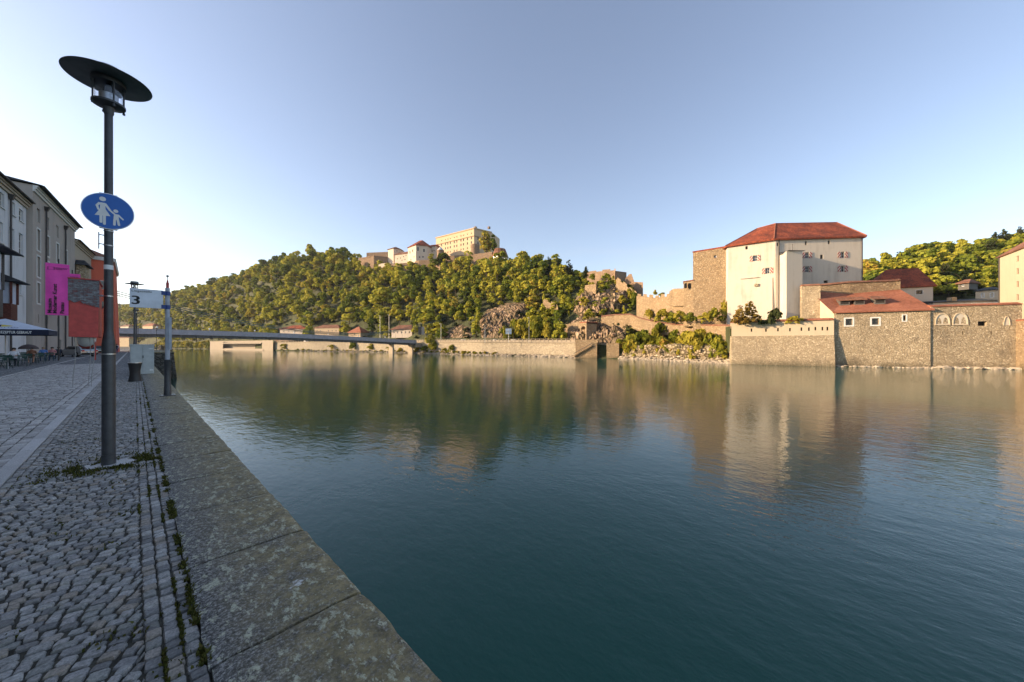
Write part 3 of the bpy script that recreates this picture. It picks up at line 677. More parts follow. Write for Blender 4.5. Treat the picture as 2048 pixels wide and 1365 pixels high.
flat([circ((-.21, .63), .125), [(-.30, .42), (-.12, .43), (-.10, .08), (.08, -.26), (-.5, -.33), (-.31, .06)], limb((-.31, .40), (-.42, .22), .05), limb((-.42, .24), (-.36, .02), .045), limb((-.13, .40), (.06, .07), .05), limb((-.27, -.28), (-.27, -.66), .055), limb((-.145, -.27), (-.145, -.74), .055)], 'woman_figure')
flat([circ((.28, .08), .095), [(.21, -.09), (.38, -.09), (.40, -.42), (.19, -.42)], limb((.24, -.11), (.05, .07), .04), limb((.36, -.11), (.55, -.33), .04), limb((.235, -.4), (.225, -.70), .05), limb((.355, -.4), (.40, -.68), .05)], 'child_figure')
for zz in (3.36+.225, 3.36-.225):
    MB().box((LX, LY-.055, zz), (.16, .012, .02)).build('mounting_bar', 'steel', sg)
    MB().lathe([(.046, -.008), (.046, .008)], (LX, LY, zz-.02), 16).build('clamp', 'steel', sg)
br = thing('cable_bracket', 'small steel bracket with hook on the lamp pole under the blue sign', 'bracket', (LX-.06, LY, 2.93))
bb = MB(); bb.tube((LX-.085, LY-.02, 2.86), (LX-.085, LY-.02, 3.08), .006); bb.tube((LX-.085, LY-.02, 2.93), (LX-.03, LY, 2.93), .007); bb.tube((LX-.085, LY-.02, 3.05), (LX-.03, LY, 3.05), .007)
bb.build('hook_bar', 'steel', br); MB().lathe([(.045, -.006), (.045, .006)], (LX, LY, 2.92), 16).build('strap', 'steel', br)
# ---- lifebuoy box on the pole
bx0, bx1, by0, by1 = -.560, -.322, 6.95, 7.68
lb = thing('lifebuoy_box', 'red lifebuoy box with peeling grey paper top clamped to the lamp pole', 'lifebuoy box', ((bx0+bx1)/2, 7.3, 1.69))
bm_ = MB()
bm_.hexa([(bx0, by0, 1.70), (bx1, by0, 1.69), (bx1, by0+.012, 1.69), (bx0, by0+.012, 1.70)], [(bx0+.008, by0, 2.42), (bx1+.006, by0, 2.41), (bx1+.006, by0+.012, 2.41), (bx0+.008, by0+.012, 2.42)])
bm_.box(((bx0+bx1)/2, by1, 2.06), (bx1-bx0, .012, .72)); bm_.box((bx0+.006, 7.315, 2.06), (.012, .716, .71)); bm_.box((bx1-.006, 7.315, 2.06), (.012, .716, .71)); bm_.box(((bx0+bx1)/2+.003, 7.315, 2.424), (bx1-bx0+.02, .76, .014))
bm_.build('housing', 'redpaint', lb, bevel=.004)
def paper_mat():
    m, n, l, b = newmat('peeling_paper'); co = coords(n, 'world')
    t = n.new('ShaderNodeTexNoise'); t.inputs['Scale'].default_value = 26; t.inputs['Detail'].default_value = 9; t.inputs['Roughness'].default_value = .75
    mp = n.new('ShaderNodeMapping'); mp.inputs['Scale'].default_value = (1, 1, 2.2); l.new(co, mp.inputs['Vector']); l.new(mp.outputs[0], t.inputs['Vector'])
    r = ramp(n, [(.36, (.26, .05, .045)), (.46, (.13, .125, .13)), (.58, (.24, .24, .25)), (.72, (.38, .38, .40))]); l.new(t.outputs['Fac'], r.inputs['Fac']); l.new(r.outputs[0], b.inputs['Base Color'])
    bp = n.new('ShaderNodeBump'); bp.inputs['Strength'].default_value = 1; bp.inputs['Distance'].default_value = .01; l.new(t.outputs['Fac'], bp.inputs['Height']); l.new(bp.outputs[0], b.inputs['Normal']); b.inputs['Roughness'].default_value = .9
    return m
M_['paper'] = paper_mat()
pb = MB(); nn = 26; top, bot = [], []
for i in range(nn+1):
    t = i/nn; x = bx0-.004+(bx1-bx0+.014)*t; e = 2.135-.085*max(0, t-.35)**1.0*1.2+.03*noise.noise(Vector((t*7, 1, 0)))+.014*noise.noise(Vector((t*25, 5, 0)))
    bot.append((x, by0-.010-.012*abs(noise.noise(Vector((t*9, 3, 0)))), e)); top.append((x, by0-.003, 2.425+.004*noise.noise(Vector((t*8, 9, 0)))))
for i in range(nn): pb.poly([bot[i], bot[i+1], top[i+1], top[i]]); pb.poly([bot[i], bot[i+1], (bot[i+1][0], by0, bot[i+1][2]+.01), (bot[i][0], by0, bot[i][2]+.01)])
pb.build('torn_paper_layer', 'paper', lb)
MB().tube((bx1, LY, 2.247), (LX, LY, 2.247), .011).build('bracket', 'steel', lb)
ly = thing('lifebuoy', 'white and red lifebuoy ring hanging in the red box with loose ropes', 'lifebuoy', (-.44, 7.3, 1.54))
def torus(c, R, r, a0, a1, n, m=12):
    mb = MB(); ring = []
    for i in range(n+1):
        a = a0+(a1-a0)*i/n; ring.append([(c[0]+r*math.sin(2*math.pi*j/m), c[1]+math.cos(a)*(R+r*math.cos(2*math.pi*j/m)), c[2]+math.sin(a)*(R+r*math.cos(2*math.pi*j/m))) for j in range(m)])
    vs = [p for q in ring for p in q]
    mb.add(vs, [(i*m+j, i*m+(j+1) % m, (i+1)*m+(j+1) % m, (i+1)*m+j) for i in range(n) for j in range(m)]); return mb
LC = (-.435, 7.32, 1.885)
torus(LC, .27, .072, 0, 2*math.pi, 40).build('ring', 'signwhite', ly, True)
for k in range(4): torus(LC, .27, .0745, rad(65+90*k), rad(105+90*k), 8).build('red_band', 'orange', ly, True)
for x, sp_ in ((-.525, .03), (-.40, .02), (-.372, .035)):
    pts_ = [Vector((x+sp_*math.sin(t*5)*.4, 7.05+.05*t, 1.72-.66*t)) for t in np.linspace(0, 1, 9)]; MB().path(pts_, .0035, 5).build('rope', 'rope', ly)
# ---- berth sign
bx, by = .69, 15.29
bs = thing('berth_sign', 'berth sign post with white panel reading Liegestelle 3 standing on the coping', 'sign', (bx, by, .02))
MB().lathe([(.17, .02), (.17, .035), (.09, .05), (.085, .30), (.078, .32), (.078, 1.10), (.084, 1.11), (.084, 1.14)], (bx, by, 0), 20).build('lower_sleeve', 'lamp', bs, True)
MB().box((bx, by, .03), (.36, .36, .03)).build('base_plate', 'lamp', bs)
for sx_ in (-1, 1):
    for sy_ in (-1, 1): MB().lathe([(.014, .045), (.014, .07)], (bx+sx_*.145, by+sy_*.145, 0), 8).build('anchor_bolt', 'steel', bs)
MB().lathe([(.058, 1.14), (.054, 3.36)], (bx, by, 0), 20).build('upper_pole', 'polegrey', bs, True)
MB().lathe([(.035, 3.36), (.035, 3.52), (.024, 3.53), (.02, 3.60)], (bx, by, 0), 14).build('red_cap', 'redpaint', bs, True)
MB().lathe([(.008, 3.60), (.008, 3.70), (.03, 3.71), (.034, 3.735), (.02, 3.76)], (bx, by, 0), 12).build('finial', 'bin', bs, True)
MB().box((.24, by-.072, 2.985), (.70, .02, .56)).build('panel', 'signgrey', bs, bevel=.004)
for zz in (3.19, 2.765):
    MB().lathe([(.072, zz-.062), (.072, zz+.062)], (bx, by, 0), 20).build('blue_band', 'bandblue', bs, True)
    MB().box((.60, by-.074, zz), (.10, .026, .124)).build('blue_end', 'bandblue', bs)
MB().box((bx+.055, by-.075, 1.95), (.07, .02, 1.0)).build('notice_strip', 'polegrey', bs)
text_part('Liegestelle', .082, Vector((-.075, by-.0835, 3.165)), UX, UZ, 'ink', bs, sx=1.25)
t3 = text_part('3', .36, Vector((-.085, by-.0835, 2.80)), UX, UZ, 'ink', bs, 'numeral', sx=1.15)
for dx in (.012, -.012):                       # heavier stroke
    c = t3.copy(); col.objects.link(c); c.location = (dx, 0, 0)
# ---- bin and cabinet
bn = thing('litter_bin', 'dark waisted litter bin on the cobbles before the grey cabinet', 'bin', (0.0, 22.6, 0))
MB().lathe([(.215, .0), (.205, .06), (.17, .30), (.17, .45), (.20, .70), (.222, .80), (.212, .81), (.2, .79)], (0, 22.6, 0), 26, caps=False).build('shell', 'bin', bn, True)
MB().lathe([(.224, .80), (.224, .83), (.19, .832), (.19, .80)], (0, 22.6, 0), 26, caps=False).build('rim', 'steel', bn, True)
MB().lathe([(.18, .55), (.18, .551)], (0, 22.6, 0), 20).build('liner', 'dark', bn)
cb = thing('cabinet', 'pale grey electrical cabinet standing between footpath and coping', 'cabinet', (.27, 27.95, 0))
MB().box((.27, 27.95, .80), (.90, .46, 1.56)).build('body', 'box', cb, bevel=.008)
MB().box((.27, 27.95, 1.60), (.95, .51, .05)).build('lid', 'box', cb, bevel=.008)
MB().box((.27, 27.95, .02), (.86, .42, .07)).build('plinth', 'kerb', cb)
for sx_ in (-.215, .225): MB().box((.27+sx_, 27.708, .82), (.40, .02, 1.40)).build('door', 'box', cb, bevel=.004)
MB().box((.615, 27.695, .22), (.13, .006, .07)).build('notice', 'signwhite', cb)
MB().box((.60, 27.693, 1.38), (.17, .006, .035)).build('plate', 'signwhite', cb)
MB().box((.30, 27.69, .95), (.03, .03, .14)).build('handle', 'bin', cb)
# ---- stone landing that juts into the river, with its railing
ld = thing('stone_landing', 'dark stone landing jutting from the quay into the river', 'landing', (3, 100, 0))
MB().hexa([(.3, 79.8, -11), (5.3, 79.2, -11), (5.3, 135, -11), (.3, 135, -11)], [(.3, 80, .30), (4.35, 80, .30), (4.35, 134, .30), (.3, 134, .30)]).build('wall', 'quaywall', ld)
MB().prism([(.96, 79.85), (4.45, 79.85), (4.45, 134.1), (.96, 134.1)], .30, .42).build('cap', 'coping', ld)
rl = thing('landing_railing', 'dark iron railing around the stone landing', 'railing', (4, 100, .42))
for k in range(26):
    MB().tube((4.25, 82+k*2, .42), (4.25, 82+k*2, 1.42), .03, n=6).build('post', 'lamp', rl)
for k in range(5): MB().tube((1.2+k*.76, 82, .42), (1.2+k*.76, 82, 1.42), .025, n=6).build('post', 'lamp', rl)
for zz in (.75, 1.1, 1.42): MB().path([Vector((1.2, 82, zz)), Vector((4.25, 82, zz)), Vector((4.25, 132, zz))], .025, 6).build('rail', 'lamp', rl)
# ================================================================== LEFT STREET
FD = Vector((.0805, 1.)).normalized(); FN = Vector((FD.y, -FD.x))          # along the fronts, outwards to the lane
C0 = Vector((-8.42, 71.2))
def on_front(y, off=0): return C0+FD*((y-C0.y)/FD.y)+FN*off
def street_house(name, label, y0, y1, off, ztop, mat, roofmat='slate', ridge=1.0, deep=12):
    A, B = on_front(y0, off), on_front(y1, off)
    t = thing(name, label, 'house', ((A.x+B.x)/2, (A.y+B.y)/2, 0))
    f = Fac(A, B, -.05, ztop); return t, f, A, B, deep, mat, roofmat, ridge
def close_house(t, f, A, B, deep, mat, roofmat, ridge, cornice=True, over=.55):
    mb = MB(); f.wall(mb, .3); n = -FN*deep; z0, z1 = -.05, f.z1
    for p, q in ((A, A+n), (A+n, B+n), (B+n, B)): mb.poly([(p.x, p.y, z0), (q.x, q.y, z0), (q.x, q.y, z1), (p.x, p.y, z1)])
    mb.build('wall', mat, t)
    e = FN*over; m0, m1 = A-FN*deep/2, B-FN*deep/2; r = MB(); g = FD*.12
    ea, eb, fa, fb = A+e-g, B+e+g, A+n-e-g, B+n-e+g; m0, m1 = m0-g, m1+g
    V = lambda p, z: (p.x, p.y, z)
    r.poly([V(ea, z1+.12), V(eb, z1+.12), V(m1, z1+ridge), V(m0, z1+ridge)]); r.poly([V(fa, z1+.12), V(fb, z1+.12), V(m1, z1+ridge), V(m0, z1+ridge)])
    r.poly([V(ea, z1+.12), V(m0, z1+ridge), V(fa, z1+.12)]); r.poly([V(eb, z1+.12), V(m1, z1+ridge), V(fb, z1+.12)])
    r.poly([V(ea, z1+.002), V(eb, z1+.002), V(fb, z1+.002), V(fa, z1+.002)]); r.poly([V(ea, z1+.002), V(eb, z1+.002), V(eb, z1+.12), V(ea, z1+.12)])
    r.build('roof', roofmat, t)
    if cornice:
        for k, (d, h0, h1) in enumerate(((.42, .0, -.22), (.30, -.22, -.45), (.16, -.45, -.75))):
            MB().frame(f.O, f.U, f.V, f.N, -.05, f.L+.05, f.z1+h1, f.z1+h0-.003, .003, d).build('cornice', 'trim' if mat == 'house_grey' else 'house_beige', t)
        MB().tube(f.O+f.V*(f.z1+.03)+f.N*(over+.08), f.O+f.U*f.L+f.V*(f.z1+.03)+f.N*(over+.08), .09).build('gutter', 'gutter', t)
def downpipe(t, f, px, pyt):
    u, z = f.px(px, pyt); b = f.O+f.U*u+f.N*.16
    p = MB().tube(b+f.V*.1, b+f.V*(z-.5), .085, n=8).build('downpipe', 'gutter', t, True)
    MB().hexa([b+f.V*(z-.55)+f.U*a+f.N*c for a, c in ((-.14, -.12), (.14, -.12), (.14, .12), (-.14, .12))], [b+f.V*(z+.0)+f.U*a+f.N*c for a, c in ((-.3, -.14), (.3, -.14), (.3, .28), (-.3, .28))]).build('hopper', 'gutter', p)
    return p
# house with two oriels
h1 = street_house('oriel_house', 'pale plastered town house with two wooden oriels', 38, 71.1, -.45, 18.6, 'house_white')
t, f = h1[0], h1[1]
f_rows = []
for (x0, y0_, x1, y1_) in ((-2, 386, 8, 415), (20, 404, 30, 430), (38, 420, 46, 443), (-1, 445, 6, 486), (18, 457, 29, 499), (38, 468, 46, 511)):
    f.window(f.rect(x0, y0_, x1, y1_), t, .22, 'trim', .10, (1, 2 if y1_-y0_ > 35 else 1), sill=True)
for (x0, y0_, x1, y1_) in ((36, 570, 43, 590), (-30, 350, -18, 384), (-34, 415, -20, 465), (-60, 320, -46, 360)):
    f.window(f.rect(x0, y0_, x1, y1_), t, .22, 'trim', .10, (1, 1), sill=True)
downpipe(t, f, 17, 389); downpipe(t, f, 57, 430)
close_house(*h1)
def oriel(t, pa, pb, pyt, pyb, wood, prot, roof_over):
    A, B = on_front(38, -.45+prot), on_front(71, -.45+prot)
    (ua, Za), (ub, Zb) = hit(pa, A, B), hit(pb, A, B); g = (B-A).normalized(); a, b = A+g*ua, A+g*ub; zt, zb = ZY(pyt, (Za+Zb)/2), ZY(pyb, (Za+Zb)/2)
    F3 = Fac(a, b, zb, zt); o = MB(); n = -FN*prot
    V = lambda p, z: (p.x, p.y, z)
    zm = zb+(zt-zb)*.42
    body = MB().prism([(p.x, p.y) for p in (a, b, b+n, a+n)], zb, zm).build('oriel', wood, t)
    sl = MB()
    for k in range(5): sl.frame(F3.O, F3.U, F3.V, F3.N, .15, F3.L-.15, zb+.2+k*.22, zb+.3+k*.22, .003, .03)
    sl.build('lattice', wood, body)
    for p in (a, b, a+n, b+n): sl = MB().box((p.x, p.y, (zm+zt)/2), (.16, .16, zt-zm)).build('corner_post', wood, body)
    MB().prism([(p.x, p.y) for p in (a+(b-a)*.06+n*.06, b-(b-a)*.06+n*.06, b-(b-a)*.06+n, a+(b-a)*.06+n)], zm+.02, zt-.02).build('curtained_window', 'canvas', body)
    c = (a+b)/2; e = [a-g*roof_over+FN*roof_over, b+g*roof_over+FN*roof_over, b+g*roof_over+n*1.0, a-g*roof_over+n*1.0]
    MB().hexa([V(p, zt) for p in e], [V(e[0]+(c-e[0])*.05, zt+.12), V(e[1]+(c-e[1])*.05, zt+.12), V(b+n, zt+1.1), V(a+n, zt+1.1)]).build('roof', 'slate', body)
    MB().hexa([V(a+n+(b-a)*.2, zb-.7), V(b+n-(b-a)*.2, zb-.7), V(b+n*.99-(b-a)*.2, zb-.7), V(a+n*.99+(b-a)*.2, zb-.7)], [V(a, zb-.003), V(b, zb-.003), V(b+n, zb-.003), V(a+n, zb-.003)]).build('corbel', 'woodgrey', body)
oriel(t, 22, 35, 566, 640, 'wood', 1.15, .7)
oriel(t, -22, 6, 500, 632, 'woodgrey', 1.5, 1.0)
# taupe house
h2 = street_house('taupe_house', 'tall taupe plastered town house with white framed windows and stepped cornice', 71.2, 92, 0, 20.9, 'house_grey')
t, f = h2[0], h2[1]
for cx_ in (77, 95.5, 115, 132):
    u, Z = hit(cx_, f.A, f.B); hw = .62
    for (za, zb, sur) in ((16.9, 18.6, None), (13.4, 16.0, 'trim'), (10.1, 12.6, 'trim'), (6.8, 9.3, 'trim')):
        f.window((u-hw, u+hw, za, zb), t, .28, 'trim', .08, (1, 0), surround=sur, sw=.2)
    f.window((u-.2, u+.2, 4.3, 5.4), t, .28, None)
u, Z = hit(119, f.A, f.B); f.window((u-.9, u+.9, .1, 2.3), t, .35, None, glass='dark', name='doorway')
for px_, py_ in ((89, 414), (128, 452)): downpipe(t, f, px_, py_)
close_house(*h2, over=.75)
A = on_front(71.2, 0); B = on_front(71.2, -.45)
# beige house beyond, with stone oriel
h3 = street_house('beige_house', 'narrow beige house between the taupe and the red house', 92.1, 105.5, -.1, 18.9, 'house_beige', 'tile3')
t, f = h3[0], h3[1]
for za in (4, 7.5, 11):
    for u in (3, 7): f.window((u-.5, u+.5, za, za+1.8), t, .28, 'trim', .08, (1, 0))
close_house(*h3)
so = MB(); a, b = on_front(92.6, .95), on_front(96, .95); n = -FN*.95
ob = MB().prism([(p.x, p.y) for p in (a, b, b+n, a+n)], 11.2, 14.9).build('stone_oriel', 'stone_grey', t)
MB().hexa([(p.x, p.y, 14.9) for p in (a-FD*.6+FN*.5, b+FD*.6+FN*.5, b+FD*.6+n, a-FD*.6+n)], [(p.x, p.y, 15.7+.0) for p in (a-FD*.1, b+FD*.1, b+n, a+n)]).build('oriel_roof', 'slate', ob)
# red house, gable front across the lane
t = thing('red_house', 'coral red rendered house closing the lane before the bridge', 'house', (-8, 110, 0))
def V3(x, y_, z): return Vector((x, y_, z))
f = Fac((-9.6, 106), (-2.95, 106), -.05, 18.3)
MB().hexa([V3(-12, 106, -.05), V3(-2.5, 105.8, -.05), V3(-2.5, 128, -.05), V3(-12, 128, -.05)], [V3(-12, 106, 18.3), V3(-3.0, 106, 18.1), V3(-3.0, 128, 18.1), V3(-12, 128, 18.3)]).build('wall', 'house_red', t)
MB().hexa([V3(-12.2, 105.7, 18.3), V3(-2.75, 105.7, 18.1), V3(-2.75, 128.3, 18.1), V3(-12.2, 128.3, 18.3)], [V3(-12.2, 105.6, 18.95), V3(-2.6, 105.6, 18.75), V3(-2.6, 128.4, 18.75), V3(-12.2, 128.4, 18.95)]).build('cornice', 'trim', t)
MB().hexa([V3(-12.2, 105.8, 18.95), V3(-2.8, 105.8, 18.75), V3(-2.8, 128.2, 18.75), V3(-12.2, 128.2, 18.95)], [V3(-8, 109, 21), V3(-7, 109, 21), V3(-7, 125, 21), V3(-8, 125, 21)]).build('roof', 'tile3', t)
for x in (-6.5, -4.3):
    for z in (4.5, 8.5, 12.5): w = MB().frame(V3(0, 106, 0), UX, UZ, V3(0, -1, 0), x-.5, x+.5, z, z+1.7, .0, .05).build('window', 'trim', t); MB().frame(V3(0, 106, 0), UX, UZ, V3(0, -1, 0), x-.4, x+.4, z+.1, z+1.6, .052, .07).build('pane', 'glass', w)
# neighbours along the promenade on this side (they shade the quay)
for k, (y0_, y1_, zt, m) in enumerate(((14, 37.9, 17.5, 'house_beige'), (-12, 13.9, 18.4, 'house_grey'), (-45, -12.1, 17.2, 'house_white'))):
    h = street_house('terraced_house', ['beige terraced house next to the oriel house', 'taupe terraced house second along from the oriel house', 'pale terraced house third along from the oriel house'][k], y0_, y1_, -.3, zt, m)
    t, f = h[0], h[1]
    for za in (3.6, 7, 10.4, 13.6):
        for j in range(6): u = f.L*(j+.5)/6; f.window((u-.6, u+.6, za, za+1.9), t, .28, 'trim', .08, (1, 1))
    close_house(*h)
# ---- pink banners
def banner(px, pz_top, pz_bot, y0_, label, texts=True, w=1.5):
    r = ray(px); k = y0_/r[1]; xc = r[0]*k; t = thing('pink_banner', label, 'banner', (xc, y0_, 0), 'pink museum banners')
    MB().lathe([(.06, 0), (.055, pz_top+.5), (.03, pz_top+.52)], (xc+.06, y0_+.1, 0), 10).build('flagpole', 'gutter', t, True)
    for z in (pz_top, pz_bot): MB().tube((xc-w/2, y0_+.02, z), (xc+w/2, y0_+.02, z), .022, n=6).build('crossbar', 'steel', t)
    mb = MB(); nx, nz = 12, 14; G = [[Vector((xc-w/2+w*i/nx+(.06*math.sin(j/nz*3.1) if i == nx else 0), y0_-.02+.05*math.sin(i/nx*8+j*.25)*(math.sin(j/nz*3.14)), pz_bot+(pz_top-pz_bot)*j/nz)) for i in range(nx+1)] for j in range(nz+1)]
    vs = [p for row in G for p in row]; mb.add(vs, [(j*(nx+1)+i, j*(nx+1)+i+1, (j+1)*(nx+1)+i+1, (j+1)*(nx+1)+i) for j in range(nz) for i in range(nx)])
    cl = mb.build('cloth', 'pink', t, True)
    x0 = xc-w/2; H = pz_top-pz_bot; U, V = Vector((0, 0, 1)), Vector((-1, 0, 0))
    for s, fr in (('Museum', .262), ('Moderner Kunst', .475), ('Passau', .78)):
        text_part(s, .36, Vector((x0+w*fr, y0_-.085, pz_bot+.16)), U, V, 'black', t, sx=1.22, bold=.012)
    fo = V3(x0, y0_-.085, 0); m = MB()
    for a in ((.10, .38, .36, .375), (.10, .38, .66, .675), (.10, .125, .36, .66), (.355, .38, .36, .66)):
        m.frame(fo, UX, UZ, V3(0, -1, 0), a[0]*w, a[1]*w, pz_top-a[3]*1.0, pz_top-a[2]*1.0, 0, .004)
    m.build('frame_logo', 'black', t)
    m = MB()
    for z_, l_ in ((.40, .95), (.48, .9), (.56, .7)): m.frame(fo, UX, UZ, V3(0, -1, 0), .42*w, l_*w, pz_top-z_-.03, pz_top-z_, 0, .004)
    m.build('small_print', 'black', t)
    return t
banner(115, 9.8, 4.6, 58, 'large pink museum banner with vertical black lettering, hung before the taupe house', w=1.5)
banner(143, 11.2, 5.6, 76, 'pink museum banner partly hidden behind the lifebuoy box', w=1.5)
rp = thing('red_post', 'slim red wooden post standing in the cobbled lane', 'post', (-2.9, 58, 0))
MB().box((-2.9, 58, 1.45), (.13, .13, 2.9)).build('shaft', 'redpaint', rp); MB().hexa([(-2.975, 57.925, 2.9), (-2.825, 57.925, 2.9), (-2.825, 58.075, 2.9), (-2.975, 58.075, 2.9)], [(-2.905, 57.995, 3.0), (-2.895, 57.995, 3.0), (-2.895, 58.005, 3.0), (-2.905, 58.005, 3.0)]).build('cap', 'redpaint', rp)
# ---- parasol
pc = Vector((-6.95, 48)); hw = 2.3; za, ze = 3.65, 2.78
pt_ = thing('parasol', 'large white cafe parasol with navy lettered valance', 'parasol', (pc.x, pc.y, 0))
MB().lathe([(.035, 0), (.035, za-.05)], (pc.x, pc.y, 0), 10).build('pole', 'trim', pt_, True)
MB().lathe([(.35, 0), (.35, .07), (.1, .1)], (pc.x, pc.y, 0), 16).build('base', 'kerb', pt_)
cn_ = [Vector((pc.x+a*hw, pc.y+b*hw, ze)) for a, b in ((-1, -1), (1, -1), (1, 1), (-1, 1))]; ap = Vector((pc.x, pc.y, za))
mb = MB()
for i in range(4): mb.poly([cn_[i], cn_[(i+1) % 4], ap])
cnp = mb.build('canopy', 'canvas', pt_)
va = MB()
for i in range(4): a, b = cn_[i], cn_[(i+1) % 4]; dz = Vector((0, 0, .42)); va.poly([a, b, b-dz, a-dz])
va.build('valance', 'navy', pt_)
for i in range(4): MB().tube(ap-Vector((0, 0, .25)), cn_[i]-Vector((0, 0, .04)), .02, n=5).build('rib', 'woodgrey', pt_)
text_part('AL REZEPTUR GEBRAUT', .27, V3(pc.x+hw-.8, pc.y-hw, ze-.33), UX, UZ, 'signwhite', pt_, sx=.58, lift=.02, align='RIGHT', bold=.004)
nv = (ap-cn_[0]).cross(cn_[1]-cn_[0]).normalized(); nv = nv if nv.z > 0 else -nv
vu = ((ap-(cn_[0]+cn_[1])/2)).normalized(); ms_ = (cn_[0]+cn_[1])/2
def on_can(a, b, l=.012): return ms_+UX*a+vu*b+nv*l
MB().poly([on_can(-1.2, .35), on_can(.05, .35), on_can(.05, .95), on_can(-1.0, .95)]).build('navy_emblem', 'navy', pt_)
MB().poly([on_can(.06, .5), on_can(.5, .62), on_can(.55, .75), on_can(.06, .95)]).build('yellow_emblem', 'yellow', pt_)
text_part('OR', .42, on_can(-.62, .5, .02), UX, vu, 'yellow', pt_)
text_part('ITTEN', .28, on_can(.1, .22, .02), UX, vu, 'bandblue', pt_)
# ---- tables and folding chairs
def make_chair():
    t = thing('folding_chair', 'x', 'chair', (0, 0, 0), 'green folding chairs of the cafe')
    mb = MB()
    for k in range(5): mb.box((0, -.16+k*.08, .45), (.42, .06, .018))
    mb.build('seat', 'green', t, local=True); mb = MB()
    for k in range(3): mb.box((0, .235+k*.012, .62+k*.10), (.42, .016, .06))
    mb.build('backrest', 'green', t, local=True)
    for s in (-1, 1):
        MB().tube((s*.2, -.24, 0), (s*.2, .27, .86), .011, n=5).build('leg', 'green', t, local=True); MB().tube((s*.18, .26, 0), (s*.18, -.2, .45), .011, n=5).build('leg', 'green', t, local=True)
    return t
def make_table():
    t = thing('folding_table', 'x', 'table', (0, 0, 0), 'green folding tables of the cafe'); mb = MB()
    for k in range(6): mb.box((0, -.29+k*.116, .735), (1.1, .10, .025))
    mb.build('tabletop', 'green', t, local=True)
    for s in (-1, 1):
        MB().tube((s*.42, -.3, 0), (s*.42, .28, .72), .016, n=5).build('leg', 'chair', t, local=True); MB().tube((s*.42, .3, 0), (s*.42, -.28, .72), .016, n=5).build('leg', 'chair', t, local=True)
    return t
ch0, tb0 = make_chair(), make_table(); used = [0, 0]
def put(src, i, x, y_, rz, label):
    o = src if not used[i] else copy_tree(src); used[i] = 1; o.location = (x, y_, 0); o.rotation_euler = (0, 0, rz); o['label'] = label; return o
tabs = [(-6.2, 40.5, .2), (-8.3, 42, 0), (-6.0, 45.2, .1), (-8.6, 46.5, .1), (-5.9, 51.2, .0), (-8.2, 53.0, .15), (-5.9, 56.6, .1), (-7.9, 60, 0), (-6.2, 63.6, .1)]
CH = []
TL = ['at the kerb before the parasol', 'by the house wall before the parasol', 'at the kerb side of the parasol', 'by the wall under the parasol', 'with the brown umbrella', 'by the wall behind the parasol', 'of the blue shirted person', 'by the taupe house wall', 'of the person in navy']
for i, (x, y_, r_) in enumerate(tabs):
    put(tb0, 1, x, y_, r_, 'green folding cafe table '+TL[i])
    for s, dx in ((-1, -.28), (-1, .28), (1, -.28), (1, .28)):
        CH.append((x+dx, y_+s*.62)); put(ch0, 0, x+dx, y_+s*.62+random.uniform(-.08, .08), (0 if s > 0 else math.pi)+random.uniform(-.25, .25), 'green folding chair at the cafe table '+TL[i])
